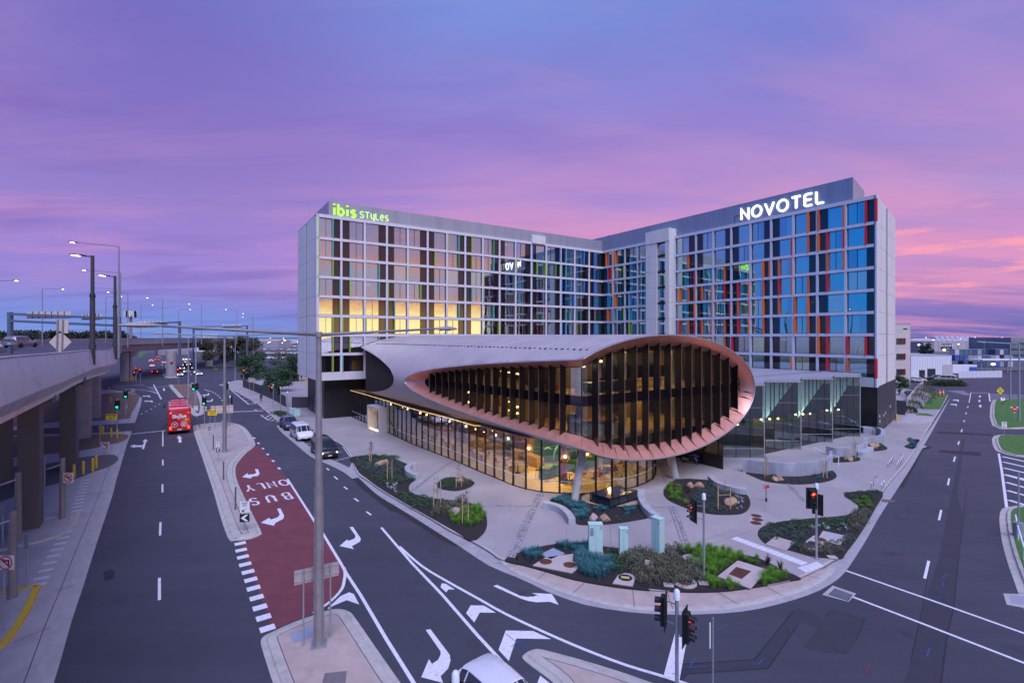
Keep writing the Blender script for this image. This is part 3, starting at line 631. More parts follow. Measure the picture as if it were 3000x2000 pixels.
# drain grate at the corner, pits
gp = PP(rH((110,900),(235,945),(205,990),(65,945)))
MB().sheet(PP(rH((95,880),(262,937),(207,995),(20,945))), .016).build('drain_surround', M_conc, road)
MB().sheet(gp, .02).build('drain_pit', M_blk, road)
for i in range(1, 10):
    f = i/10; MB().bar(gp[0].lerp(gp[1], f)+Vector((0, 0, .03)), gp[3].lerp(gp[2], f)+Vector((0, 0, .03)), .03, .02).build('grate_bar', M_steel, road)
for i in range(1, 6):
    f = i/6; MB().bar(gp[0].lerp(gp[3], f)+Vector((0, 0, .03)), gp[1].lerp(gp[2], f)+Vector((0, 0, .03)), .03, .018).build('grate_bar', M_steel, road)
shape(rH((1300,935),(1460,940),(1460,1040),(1325,1015)), 'pit_cover', .012, M_conc)
shape(rH((1345,950),(1460,955),(1460,1015),(1355,1005)), 'pit_cover', .016, M('pit_lid_grey', (.3, .3, .36), .7))
shape(rH((445,268),(540,280),(530,295),(440,288)), 'kerb_pit', .02, M('pit_lid_brown', (.14, .10, .09), .8))
shape(rG((890,1280),(985,1272),(990,1280),(960,1292),(900,1290)), 'kerb_pit', .02, M_conc)
MB().sheet([P(*p, .13) for p in rB((490,1025),(735,948),(745,1050),(545,1118))], .142).build('utility_cover', M('blue_grey_lid', (.28, .31, .40), .7, var=.1), isn)
MB().sheet([P(*p, .13) for p in rB((845,1415),(1060,1392),(1050,1512),(820,1512))], .142).build('utility_cover', M('old_lid', (.17, .14, .15), .8, var=.2, scale=3), isn)
# ================================================================ the hotel: two wings that meet at a right angle
WI, WJ, WN = Vector((-30.16, 75.8, 0)), Vector((20.1, 109, 0)), Vector((48.9, 65.75, 0))
M_frame = M('pale_facade_frame', (.68, .64, .64), .55, var=.06, scale=1.5)
M_frameb = M('pale_facade_frame_skylit', (.60, .63, .68), .5, var=.06, scale=1.5)  # bluer copy of the frame: blue sky light put into the colour
M_panel = M('white_precast', (.70, .67, .63), .75, var=.08, scale=.5, stretch=(1, 1, .12), dirt=((.46, .44, .43), 1.2, .5))
M_screen = M('grey_metal_screen', (.36, .36, .39), .42, .35, var=.1, scale=.6, stretch=(1, 1, .05))
M_screenb = M('grey_metal_screen_skylit', (.26, .30, .38), .38, .35, var=.1, scale=.6, stretch=(1, 1, .05))  # bluer copy for the left-facing sides, skylight put into the colour
M_black = M('black_cladding', (.014, .014, .018), .35, var=.15, scale=2)
M_podium = M('dark_ribbed_cladding', (.055, .05, .065), .5, .2, var=.12, scale=1)
M_wframe = M('window_frame_black', (.012, .012, .014), .4)
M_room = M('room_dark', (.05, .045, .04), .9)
M_hglass = glass('hotel_glass', (.80, .83, .83), .41, wob=.10)
M_hglass2 = glass('hotel_glass_teal', (.66, .88, .88), .38, wob=.10)
def spandrel(name, col, refl):
    m = bpy.data.materials.new(name); m.use_nodes = True; g = NT(m.node_tree)
    d = g.n('ShaderNodeBsdfDiffuse', i_Color=(*col, 1)); gl = g.n('ShaderNodeBsdfGlossy', i_Color=(.9, .8, .8, 1), i_Roughness=.02)
    f = g.math('ADD', refl, g.math('MULTIPLY', g.n('ShaderNodeLayerWeight', i_Blend=.3).outputs['Fresnel'], .3), clamp=True)
    g.n('ShaderNodeOutputMaterial', i_Surface=g.n('ShaderNodeMixShader', i_0=f, i_1=d.outputs[0], i_2=gl.outputs[0]).outputs[0]); return m
M_span = spandrel('dark_spandrel_glass', (.014, .007, .010), .075)
M_spanb = spandrel('dark_spandrel_glass_cool', (.007, .009, .02), .08)
M_curt = M('sheer_curtain', (.36, .35, .40), .9, var=.1, scale=1, stretch=(9, 1, .2))
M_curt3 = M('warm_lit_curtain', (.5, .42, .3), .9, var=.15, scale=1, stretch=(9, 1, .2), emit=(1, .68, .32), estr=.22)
M_curt2 = M('teal_glow_curtain', (.32, .60, .66), .9, emit=(.10, .42, .50), estr=.17, var=.4, scale=1, stretch=(9, 1, .2))  # room light painted in as emission, here and on warm_lit_curtain
M_warm = emitter('room_light', (1, .72, .38), 2.2)
FIN = {k: M('fin_'+k, c, .4, var=.05) for k, c in dict(lime=(.34, .50, .06), teal=(.13, .45, .36), green=(.12, .33, .10), blue=(.06, .24, .62), red=(.58, .03, .04), orange=(.95, .19, .02), rust=(.62, .16, .07), grey=(.20, .27, .33), sky=(.16, .42, .66)).items()}
ROWB = [28.66-3*k for k in range(8)]; ROWT = [31.66]+[28.66-3*(k-1)-.42 for k in range(1, 8)]
BW, BH = 3.3, 2.58                                                  # the canonical opening
def wm():
    """shared window meshes, local x along the facade, y outward negative = into the building, z up from the sill"""
    d = {}
    b = MB()
    for x in (0.02, BW-.02): b.box((x, -.03, BH/2), (.05, .14, BH))
    for z in (.025, BH-.025): b.box((BW/2, -.03, z), (BW-.1, .14, .05))
    d['frame'] = b.data('window', M_wframe)
    for side in (0, 1):                                             # 0: glass left, panel right
        gx0, gx1 = (.05, .655*BW) if side == 0 else (.345*BW, BW-.05)
        px0, px1 = (.655*BW, BW-.05) if side == 0 else (.05, .345*BW)
        d['pane', side] = MB().box(((gx0+gx1)/2, -.05, BH/2), (gx1-gx0-.03, .02, BH-.1)).data('glass_pane', M_hglass)
        m = (gx0+gx1)/2
        d['half0', side] = MB().box(((gx0+m)/2, -.05, BH/2), (m-gx0-.04, .02, BH-.1)).data('glass_pane', M_hglass)
        d['half1', side] = MB().box(((gx1+m)/2, -.05, BH/2), (gx1-m-.04, .02, BH-.1)).data('glass_pane', M_hglass)
        d['mull', side] = MB().box((m, -.03, BH/2), (.04, .1, BH-.1)).data('transom', M_wframe)
        d['panel', side] = MB().box(((px0+px1)/2, -.045, BH/2), (px1-px0, .03, BH-.1)).data('dark_panel', M_span)
        for nm, (a, c) in dict(full=(gx0, gx1), part=(gx0, gx0+(gx1-gx0)*.55), right=(gx0+(gx1-gx0)*.5, gx1)).items():
            cb = MB(); k = 26
            vs = []
            for i in range(k+1):
                x = a+(c-a)*i/k; y = -.34+.05*math.sin(i*1.9)+.02*math.sin(i*4.1); vs += [(x, y, .04), (x, y, BH-.16)]
            cb.add(vs, [(2*i, 2*i+2, 2*i+3, 2*i+1) for i in range(k)])
            d['curtain_'+nm, side] = cb.data('curtain', M_curt, True)
        d['light', side] = MB().box((gx0+.5, -.75, BH-.5), (.9, .05, .05)).data('room_lamp', M_warm)
        d['bed', side] = MB().box(((gx0+gx1)/2, -.9, .35), (1.2, .3, .5)).data('bedhead', M('timber_warm', (.3, .18, .09), .6))
    for k, m in FIN.items(): d['fin', k] = MB().box((0, .17, BH/2), (.25, .40, BH+.02)).data('fin', m)
    return d
WMESH = wm()
def swap(me, mats):
    c = me.copy()
    for i, m in enumerate(mats): c.materials[i] = m
    return c
WM_N = dict(WMESH)
for s_ in (0, 1):
    for k in ('pane', 'half0', 'half1'): WM_N[k, s_] = swap(WMESH[k, s_], [M_hglass2])
    WM_N['panel', s_] = swap(WMESH['panel', s_], [M_spanb])
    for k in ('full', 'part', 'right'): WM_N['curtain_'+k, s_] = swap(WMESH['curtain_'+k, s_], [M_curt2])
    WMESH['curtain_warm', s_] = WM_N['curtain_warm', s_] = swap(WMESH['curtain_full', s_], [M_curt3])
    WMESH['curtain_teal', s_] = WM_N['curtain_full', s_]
def wing(name, label, A, B, bounds, first_side, fins, meshes, fmat, cool, skip=()):
    u = (B-A).normalized(); ang = math.atan2(u.y, u.x)
    w = thing(name, label, 'hotel', A, ang)                         # local x along the facade, -y outward to the street
    L = (B-A).length
    rnd = random.Random(3 if cool else 5)
    pv = MB()
    for i, b in enumerate(bounds):
        if b in skip: continue
        if 0 < i < len(bounds)-1: MB().box((b, -.02, (32.0+6.42)/2), (.32, .42, 32.0-6.42)).build('mullion', fmat, w, bevel=.015)
    zs = [(ROWB[k]-.42, ROWB[k]) for k in range(7)]+[(6.4, ROWB[7]), (31.66, 32.17)]
    for z0, z1 in zs: MB().box((L/2, -.03, (z0+z1)/2), (L-.02, .46, z1-z0)).build('floor_band', fmat, w)
    for bi in range(len(bounds)-1):
        x0, x1 = bounds[bi]+(.19 if bi else .34), bounds[bi+1]-(.19 if bi < len(bounds)-2 else .02)
        if bounds[bi] in skip: continue
        side = (bi+first_side) % 2
        for r in range(8):
            hgt = ROWT[r]-ROWB[r]
            f = part('window', meshes['frame'], w, (x0, .04, ROWB[r]), PI)   # rotated so that its outside faces the street
            f.rotation_euler.z = 0
            f.scale = ((x1-x0)/BW, -1, hgt/BH)
            sub = lambda k: part(meshes[k].name.split('.')[0], meshes[k], f)
            sub(('panel', side))
            q = rnd.random()
            if q < .55: sub(('pane', side))
            else: sub(('half0', side)); sub(('half1', side)); sub(('mull', side))
            q = rnd.random()
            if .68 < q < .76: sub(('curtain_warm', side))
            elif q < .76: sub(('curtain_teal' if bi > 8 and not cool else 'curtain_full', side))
            elif q < .86: sub(('curtain_part', side))
            elif q < .95: sub(('curtain_right', side))
            if rnd.random() < (.30 if cool else .07): sub(('light', side)); 
            if q >= .9: sub(('bed', side))
            for pos, colr in fins.get((bi, r), ()):
                fx = {0: 0, 1: (.655 if side == 0 else .345)*BW, 2: BW-.02}.get(pos, pos*BW if isinstance(pos, float) else 0)
                fo = part('fin', meshes['fin', colr], f, (fx, 0, 0)); fo.scale.x = 1 if cool else .62
    return w, u
# ---- fins as they stand on the photograph (right wing) and in its rhythm (left wing)
O, D, R, B_, Lm, T_, G_, SK = 'orange', 'rust', 'red', 'blue', 'lime', 'teal', 'green', 'sky'
nf = {}
def addf(bi, r, *ps): nf.setdefault((bi, r-1), []).extend(ps)
b0 = 5                                                              # bays 0-3 before the stair tower, 4 is the tower
for bi, r, ps in [(11,1,[(1,O)]),(12,1,[(0,D),(2,D)]),(13,1,[(1,R),(2,R)]),(10,2,[(2,R)]),(11,2,[(1,D)]),(12,2,[(0,O),(1,R),(2,R)]),(13,2,[(1,R)]),(5,2,[(1,D)]),
    (5,3,[(2,R)]),(7,3,[(1,D)]),(9,3,[(1,O),(2,D)]),(10,3,[(1,D),(2,D)]),(12,3,[(1,D),(2,D)]),
    (5,4,[(.2,O),(1,D),(2,D)]),(6,4,[(1,D),(2,O)]),(7,4,[(1,R)]),(8,4,[(1,R),(2,O)]),(9,4,[(1,D)]),(10,4,[(1,R),(2,D)]),(11,4,[(1,D)]),(12,4,[(1,R)]),
    (5,5,[(2,O)]),(6,5,[(2,D)]),(7,5,[(2,R)]),(8,5,[(1,D),(2,D)]),(9,5,[(1,O)]),(10,5,[(1,D)]),(11,5,[(0,D),(1,O)]),
    (5,6,[(.2,R),(1,D),(2,R)]),(6,6,[(1,D),(2,O)]),(7,6,[(1,D)]),(8,6,[(1,R),(2,O)]),(9,6,[(1,D)]),(11,6,[(0,O),(1,D)]),(12,6,[(0,O),(1,R)]),
    (7,7,[(1,D)]),(8,7,[(0,R)]),(6,7,[(1,O),(2,D)]),(12,7,[(0,O),(1,R)]),(13,7,[(0,R),(1,R)]),(12,8,[(1,R)]),(13,8,[(0,D),(2,R)]),(8,8,[(1,D)]),(10,8,[(2,O)]),
    (0,1,[(.35,O),(2,D)]),(1,1,[(.15,O)]),(0,2,[(.6,R),(2,O)]),(1,2,[(2,Lm)]),(0,3,[(2,O)]),(3,3,[(1,B_)]),(1,4,[(.15,O)]),(3,4,[(1,B_)]),(2,4,[(1,SK)]),
    (0,5,[(.5,O),(2,O)]),(1,5,[(0,SK),(2,Lm)]),(2,5,[(1,SK)]),(3,5,[(1,B_)]),(2,6,[(1,Lm)]),(3,6,[(1,B_)]),(0,7,[(1,O)]),(2,7,[(1,B_)]),(3,2,[(1,SK)])]: addf(bi, r, *ps)
fi = {}
rnd = random.Random(11)
for bi in range(16):
    for r in range(8):
        l = []
        pal = [Lm, Lm, T_, T_, G_] if bi < 9 else ([Lm, B_, G_, R, T_] if bi < 13 else [B_, SK, B_, T_])
        dens = (.1 if r == 0 else .4) if bi < 9 else .45
        for pos in (0, 1, 2):
            if pos == 2 and rnd.random() < .5: continue
            if rnd.random() < dens*(.8 if pos == 1 else .55): l.append((pos, rnd.choice(pal)))
        fi[bi, r] = l
fi[0, 0] = [(0, Lm), (1, T_)]; fi[0, 1] = [(0, Lm), (1, T_)]; fi[0, 2] = [(0, Lm), (1, Lm)]; fi[1, 0] = []; fi[2, 0] = []; fi[3, 0] = []; fi[4, 0] = []; fi[5, 0] = []
fi[6, 0] = [(0, Lm), (1, T_)]; fi[7, 0] = [(1, Lm)]; fi[8, 0] = [(1, G_)]; fi[10, 0] = [(0, B_)]; fi[9, 0] = []; fi[15, 1] = [(1, B_)]; fi[15, 2] = [(1, B_)]; fi[14, 0] = [(1, B_)]
fi[0, 6] = [(1, Lm)]; fi[0, 7] = [(1, Lm)]; fi[1, 6] = [(1, Lm)]; fi[1, 7] = [(0, T_)]
BI = [0, 3.7, 7.4, 11.1, 14.75, 18.4, 22.1, 25.8, 29.5, 33.2, 36.9, 40.7, 44.4, 48.2, 52.0, 56.1, 60.2]
BN = [0, 3.35, 6.75, 10.2, 13.85, 19.45, 24.0, 27.5, 30.9, 34.3, 37.7, 41.1, 44.5, 48.2, 51.9]
ibis, uI = wing('hotel_wing', 'pale gridded hotel wing with green rooftop letters and lime window fins', WI, WJ, BI, 0, fi, WMESH, M_frame, False)
nov, uN = wing('hotel_wing', 'hotel wing with white glowing rooftop letters and orange and red window fins', WJ, WN, BN, 1, nf, WM_N, M_frameb, True, skip=(13.85,))
L1, L2 = (WJ-WI).length, (WN-WJ).length
# ---- left wing body, end wall, roof screen, podium (local: x along facade, +y into the building)
DI = 15.4
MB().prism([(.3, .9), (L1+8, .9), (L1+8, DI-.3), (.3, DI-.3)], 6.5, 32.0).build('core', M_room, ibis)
MB().box((L1/2+2, DI/2+.4, 6.45), (L1+4, DI-.2, .1)).build('soffit', M('soffit_grey', (.3, .29, .31), .7), ibis)
MB().box((L1/2, DI/2, 32.08), (L1, DI-.2, .12)).build('roof', M('roof_membrane', (.3, .3, .33), .8), ibis)
zj = [6.42]+[ROWB[7-k] for k in range(8)]+[32.14]
def end_wall(parent, o, d, length, slot, zj, mat, depth=.3):
    o, d = Vector(o), Vector(d).normalized(); nrm = Vector((d.y, -d.x, 0))
    q = lambda s, off, z: o+d*s+nrm*off+Vector((0, 0, z))
    m = MB(); m.prism([q(.02, -.3, 0), q(length-.02, -.3, 0), q(length-.02, -.08, 0), q(.02, -.08, 0)], zj[0]+.02, zj[-1]-.03); m.build('wall_backing', M('joint_backing_dark', (.10, .10, .11), .9), parent)  # dark backing seen through the panel joints
    for a, b in ((0, slot[0]), (slot[1], length)):
        for z0, z1 in zip(zj, zj[1:]):
            MB().prism([q(a, -.1, 0), q(b, -.1, 0), q(b, 0, 0), q(a, 0, 0)], z0+.02, z1-.02).build('wall_panel', mat, parent)
    MB().prism([q(slot[0], -.2, 0), q(slot[1], -.2, 0), q(slot[1], -.06, 0), q(slot[0], -.06, 0)], zj[0], zj[-1]).build('slot_strip', M('slot_grey', (.20, .20, .23), .6), parent)  # dark grey strip set into the vertical slot
    return nrm
zje = [6.42]+[ROWB[7-k]+(-.1) for k in range(0, 8)]+[32.2]
end_wall(ibis, (0, DI, 0), (0, -1, 0), DI+.2, (DI-8.2, DI-7.4), zje, M_panel)
MB().prism([(-.05, -.26), (.33, -.26), (.33, .2), (-.05, .2)], 6.4, 32.17).build('corner_post', M_frame, ibis)
sc = MB().prism([(1.9, .3), (L1+3.5, .3), (L1+3.5, 11.4), (1.9, 11.4)], 32.1, 34.5); sc.build('roof_screen', M_screen, ibis)
for i in range(30): MB().box((2.9+i*1.98, .293, 33.35), (.02, .015, 2.28)).build('screen_joint', M('joint_grey', (.26, .26, .29), .5), ibis)
MB().box((1.893, 5.8, 33.3), (.02, 11.0, 2.36)).build('screen_end', M_screenb, ibis)
MB().box((42.3, -.1, 32.7), (3.3, .9, 1.7)).build('rooftop_box', M_panel, ibis)
for x, y, h in ((2.3, .5, 2.3), (-.6+1.2, 8, 2), (29, .6, 2.2), (41, .6, 2.0), (57, 6, 2.0), (43.5, 3, 1.5)): MB().cyl((x, y, 32.2 if y > 2 and h == 2 else 34.4), (x, y, 34.5+h), .025, .012, 5).build('lightning_rod', M_steel, ibis)
# podium of the left wing, recessed below the tower
MB().prism([(1.6, 2.1), (L1+6, 2.1), (L1+6, DI-.6), (1.6, DI-.6)], 0, 6.4).build('podium', M_black, ibis)
for i in range(3): MB().box((1.58, 4.4+i*3.4, 1.15), (.05, 1.1, 2.2)).build('door', M_blk, ibis)
for i, (y, z) in enumerate(((3.4, 3.0), (5.6, 2.8), (8.1, 2.6))): MB().box((1.56, y, z), (.05, .5, .12)).build('wall_lamp', M('pale_fitting', (.7, .7, .72), .5), ibis)
# green letters on the roof screen
sg = MB(); 
M_lime = M('lime_sign', (.35, .75, .06), .4, emit=lin((176, 255, 70)), estr=1.0, var=0)
M_limes = M('lime_sign_pale', (.45, .7, .2), .4, emit=lin((196, 240, 150)), estr=.85, var=0)
x = 2.72
for ch in 'ibis':
    m = MB(); stroke_glyph(m, ch, (x, .26, 32.42), (1, 0, 0), (0, 0, 1), (0, -1, 0), 1.72, .29, .14); m.build('letter', M_lime, ibis); x += (LW[ch]*1.72+.60)
x = 6.75
for ch in 'STyLes':
    hh = 1.0 if ch.isupper() else 1.45
    m = MB(); stroke_glyph(m, ch, (x, .26, 32.50), (1, 0, 0), (0, 0, 1), (0, -1, 0), hh, .15, .1, .88); m.build('letter', M_limes, ibis); x += (LW[ch]*hh*.88+.30)
# ---- right wing body
dE = Vector((.694, .72, 0)).normalized()
ln = lambda p: (Vector((p.x-WJ.x, p.y-WJ.y, 0)).dot(uN), Vector((p.x-WJ.x, p.y-WJ.y, 0)).dot(Vector((-uN.y, uN.x, 0))))
e2 = ln(WN+dE*18.5); ed = Vector((e2[0]-L2, e2[1], 0)).normalized()
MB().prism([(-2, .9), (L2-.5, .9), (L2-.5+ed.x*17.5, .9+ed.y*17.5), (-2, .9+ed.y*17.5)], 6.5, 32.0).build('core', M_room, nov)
MB().prism([(-2, .2), (L2-.2, .2), (e2[0]-.2, e2[1]), (-2, e2[1])], 31.95, 32.1).build('roof', M('roof_membrane'), nov)
end_wall(nov, (L2, -.24, 0), ed, 18.6, (8.6, 10.1), [6.42]+zje[1:-1]+[32.1], M_panel)
MB().prism([(L2-.28, -.26), (L2+.0, -.26), (L2+.05, .2), (L2-.28, .2)], 6.4, 32.1).build('corner_post', M_frameb, nov)
MB().prism([(-3.4, .28), (48.9, .28), (48.9+ed.x*9, .28+ed.y*9), (-3.4, .28+ed.y*9)], 32.05, 35.4).build('roof_screen', M_screenb, nov)
MB().prism([(48.905, .3), (48.93, .3), (48.93+ed.x*9, .3+ed.y*9), (48.905+ed.x*9, .3+ed.y*9)], 32.06, 35.38).build('screen_end', M_screen, nov)
for i in range(26): MB().box((.9+i*1.9, .272, 33.75), (.02, .015, 3.2)).build('screen_joint', M('joint_blue', (.2, .23, .29), .5), nov)
m = MB(); m.bar((31.3, .25, 32.2), (31.3, .25, 33.5), .05, .05); m.bar((31.3, .25, 33.5), (33.0, .25, 33.5), .05, .05); m.build('roof_hatch_outline', M('joint_dark', (.05, .06, .1), .6), nov)
M_nsign = M('white_sign', (.9, .9, .9), .4, emit=(1, 1, 1), estr=3.2, var=0)
x = 32.5; txt = 'NOVOTEL'; gap = (12.7-sum(LW[c] for c in txt)*1.72)/6
for ch in txt:
    m = MB(); stroke_glyph(m, ch, (x, .25, 32.72), (1, 0, 0), (0, 0, 1), (0, -1, 0), 1.72, .22, .14); m.build('letter', M_nsign, nov); x += LW[ch]*1.72+gap
# concrete stair tower on the right wing
ta, tb, tp = 13.85, 19.42, 1.82
s0, s1 = 16.45, 18.5
for z0, z1 in zip([6.4]+[ROWB[7-k] for k in range(8)], [ROWB[7-k] for k in range(8)]+[31.2]):
    MB().box(((ta+s0)/2, -tp/2, (z0+z1)/2), (s0-ta, tp, z1-z0-.03)).build('tower_panel', M_panel, nov)
    MB().box(((tb+s1)/2, -tp/2, (z0+z1)/2), (tb-s1, tp, z1-z0-.03)).build('tower_panel', M_panel, nov)
    if z1-z0 > 2:
        MB().box(((s0+s1)/2, -tp+.5, (z0+z1)/2), (s1-s0, .03, z1-z0-.5)).build('stair_glass', M_hglass2, nov)
        MB().box(((s0+s1)/2, -tp+.5, z1-.1), (s1-s0, .2, .38)).build('stair_transom', M_wframe, nov)
        MB().box(((s0+s1)/2, -tp+1.2, z0+.5), (s1-s0-.05, .5, .16)).build('stair_landing', M('landing_teal', (.35, .5, .5), .7), nov)
        MB().box((s1-.7, -tp+1.1, z0+1.4), (.5, .06, 1.3)).build('stair_wall', M('landing_pale', (.6, .6, .58), .7), nov)
        MB().box((s1-.9, -tp+.9, z0+2.2), (.5, .05, .06)).build('stair_lamp', M_warm, nov)
MB().box(((ta+tb)/2, -tp/2+.1, 32.4), (tb-ta, tp+.4, 2.4)).build('tower_head', M_panel, nov)
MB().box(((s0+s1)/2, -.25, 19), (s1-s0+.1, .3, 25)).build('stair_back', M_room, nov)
# podium of the right wing
MB().prism([(-1, .3), (L2-.06, -.18), (L2+ed.x*18.5-.04, ed.y*18.5-.18), (-1, ed.y*18.5)], 0, 6.38).build('podium', M_black, nov)
pod = lambda s, off, z: Vector((L2, -.2, 0))+ed*s+Vector((ed.y, -ed.x, 0))*off+Vector((0, 0, z))
for i in range(62): 
    a = .1+i*.3
    MB().prism([pod(a, 0, 0), pod(a+.24, 0, 0), pod(a+.24, .06, 0), pod(a, .06, 0)], .12, 6.34).build('cladding_rib', M_podium, nov)
for a in (2.2, 7.4, 12.5): MB().prism([pod(a, 0.02, 0), pod(a+1.2, .02, 0), pod(a+1.2, .09, 0), pod(a, .09, 0)], .12, 2.4).build('door', M_black, nov)
for a, z in ((1.6, 2.2), (1.7, 1.5), (5.4, 1.9), (7.0, 2.1), (11.9, 2.5)): MB().prism([pod(a, .05, 0), pod(a+.35, .05, 0), pod(a+.35, .1, 0), pod(a, .1, 0)], z, z+.35).build('door_sign', M('pale_fitting'), nov)
# satellite dish and plant box on the roof behind the inner corner
sd = thing('satellite_dish', 'dark satellite dish on the roof where the two wings meet', 'antenna', WJ+Vector((2.0, 6.0, 34.4)), 0)
m = MB(); m.cyl((0, 0, -1.4), (0, 0, 1.2), .08, .06, 6); m.cyl((0, 0, 0), (-.6, -.3, -1.2), .04, .04, 5); m.build('mast', M_blk, sd)
m = MB(); m.lathe([(0.02, -.25), (.6, -.15), (1.0, .1), (1.02, .12), (.6, -.1), (.02, -.2)], n=16); o = m.build('reflector', M_blk, sd, loc=(.1, -.1, 1.6)); o.rotation_euler = (0, -1.1, .3)
m = MB(); m.bar((0, 0, 1.2), (-1.5, 0, 1.6), .05, .05); m.box((-1.5, 0, 1.6), (.2, .2, .3)); m.build('feed_arm', M_blk, sd)
tag(MB().box((0, 0, 1.0), (5, 3, 2.0)).build('plant_box', M_panel, loc=WJ+Vector((7.2, 8.5, 34.2)), rz=-.98), 'pale plant box on the roof beside the satellite dish', 'roof plant')
# ================================================================ the copper-rimmed pavilion: an elliptic tube cut by two glass fronts
PC = Vector((5.27, 37.0, 0)); dR = Vector((.836, .549, 0)).normalized(); dA = Vector((-.581, .814, 0)).normalized()
dL = Vector((-.67, .742, 0)).normalized(); mL = Vector((dL.y, -dL.x, 0)); nR = Vector((-dR.y, dR.x, 0)); dV = Vector((-.46, .888, 0)).normalized(); mV = Vector((dV.y, -dV.x, 0)); PV = Vector((-14.07, 58.9, 0))
SC, SA, SB, SZ = 10.0, 13.0, 5.25, 8.05
kRL, kAL = dR.dot(mL), dA.dot(mL)
pav = thing('curved_pavilion', 'restaurant pavilion in a ribbed metal tube with pink copper rim and black fins', 'building', (0, 0, 0))
M_zinc = M('ribbed_zinc', (.52, .45, .43), .42, .4, var=.12, scale=.5, stretch=(1, 1, .4))
M_copper = M('copper_panel', (.94, .43, .31), .34, .6, var=.12, scale=1.2)
M_finb = M('bronze_black_fin', (.024, .019, .019), .38, .45, var=.1, scale=1)
M_pglass = glass('pavilion_glass', (.93, .92, .85), .05)
M_silver = M('rim_trim', (.62, .58, .57), .3, .8, var=0)
def tube_t(s):
    t0 = max(0.0, -s*kRL/kAL)
    tv = ((PC-PV).dot(mV)+s*dR.dot(mV))/(-dA.dot(mV))
    return t0, min(51.4, tv)
NT_, NU = 120, 520
zn = MB(); rows = []
vs = []; fs = []
for i in range(NT_):
    th = 2*PI*i/NT_
    s = SC+SA*math.cos(th); z = SZ+SB*math.sin(th)
    nrm = Vector((dR.x*math.cos(th)/SA, dR.y*math.cos(th)/SA, math.sin(th)/SB)).normalized()
    t0, t1 = tube_t(s)
    if z < 4.65 and s > -.2: t1 = t0+2.2
    for j in range(NU+1):
        t = min(max(51.4*j/NU, t0), t1)
        r = .075*(.5+.5*math.cos(2*PI*t/.55))**.7
        vs.append(PC+dR*s+dA*t+Vector((0, 0, z))+nrm*r)
b = NU+1
for i in range(NT_):
    k = (i+1) % NT_
    for j in range(NU):
        q = (i*b+j, i*b+j+1, k*b+j+1, k*b+j)
        if (vs[q[0]]-vs[q[1]]).length+(vs[q[2]]-vs[q[3]]).length > 1e-5: fs.append(q)
me = MB(); me.v = [tuple(v) for v in vs]; me.f = fs; me.m = [0]*len(fs)
me.build('ribbed_roof', M_zinc, pav, smooth=50)
# dark slots of the roof drain
th = PI-math.acos(.636); sd_ = SC+SA*math.cos(th); m = MB()
for i in range(64):
    t = 1.2+i*.74; c = PC+dR*(sd_-.05)+dA*t; m.box((c.x, c.y, SZ+SB*math.sin(th)+.02), (.16, .42, .1), math.atan2(dA.y, dA.x)+.5)
stuff(m.build('roof_drain', M_blk, pav))
# ---- rim: outer curve on the front planes, inner curve on the glass
IB = 4.27
def inner_s(c): return SC+(12.6 if c > 0 else 11.45)*c
Cg = PC+nR*1.3+dR*((1.3-1.3*nR.dot(mL))/kRL)
def rim_points(th):
    """outer and inner rim point at ellipse angle th, on whichever front it belongs to"""
    c, s_ = math.cos(th), math.sin(th)
    so, si = SC+SA*c, inner_s(c)
    o = PC+dR*so+dA*max(0, -so*kRL/kAL)+Vector((0, 0, SZ+SB*s_))
    ti = max(1.3, (1.3-si*kRL)/kAL)
    q = PC+dR*si+dA*ti+Vector((0, 0, SZ+IB*s_))
    return o, q
def th_of_outer(s): return math.acos((s-SC)/SA)
thc = th_of_outer(0)
finsR = [2.35+1.45*k for k in range(14)]
# angles where panels are divided: follow the fins on the long sides, even steps round the ends
def clampacos(v): return math.acos(max(-1, min(1, v)))
finL_d = [1.75+1.2*k for k in range(18)]                                # distance from the glass corner along the left front
def s_at_left(d):                                                      # left-front distance -> s on the outer plane
    t = d*dL.dot(dA)/1.0; p = dL*d; return p.dot(dR)-0*t
angs_top = []; angs_bot = []
for s in finsR: angs_top.append(clampacos((s-SC)/SA)); angs_bot.append(2*PI-clampacos((s-SC)/SA))
for d in finL_d:
    # outer point on left plane at distance d from the outer corner
    p = dL*d; s = (p.dot(dR)-p.dot(dA)*dR.dot(dA))/(1-dR.dot(dA)**2)
    if s > -2.95: angs_top.append(clampacos((s-SC)/SA)); angs_bot.append(2*PI-clampacos((s-SC)/SA))
allang = sorted(set([round(a % (2*PI), 5) for a in angs_top+angs_bot+[thc, 2*PI-thc, 0, .12, .24, 2*PI-.12, 2*PI-.24, PI, PI-.1, PI+.1, PI-.2, PI+.2]]))
div = [allang[0]]
for a in allang[1:]:
    if a-div[-1] > .02 or a in (round(thc, 5), round(2*PI-thc, 5)): div.append(a)
for a0, a1 in zip(div, div[1:]+[div[0]+2*PI]):
    n = max(2, int((a1-a0)/.05)+1); m = MB(); ov = []; iv = []; mv = []
    for k in range(n+1):
        a = a0+(a1-a0)*k/n; o, q = rim_points(a); ov.append(o); iv.append(q)
    low = math.sin((a0+a1)/2) < -.05
    # each lower panel is folded a little: one side lifts, which gives the stepped shadow line
    mids = []
    for k, (o, q) in enumerate(zip(ov, iv)):
        lift = (.16*(1-k/n) if low else .0); mids.append(o.lerp(q, .55)+Vector((0, 0, lift)))
    vs = ov+mids+iv; N = n+1
    m.add(vs, [(r*N+k, r*N+k+1, (r+1)*N+k+1, (r+1)*N+k) for r in range(2) for k in range(n)])
    m.build('rim_panel', M_copper, pav, smooth=30)
oc = [rim_points(2*PI*k/240)[0] for k in range(240)]
m = MB()
for a, b2 in zip(oc, oc[1:]+oc[:1]): m.cyl(a, b2, .06, .06, 6, False)
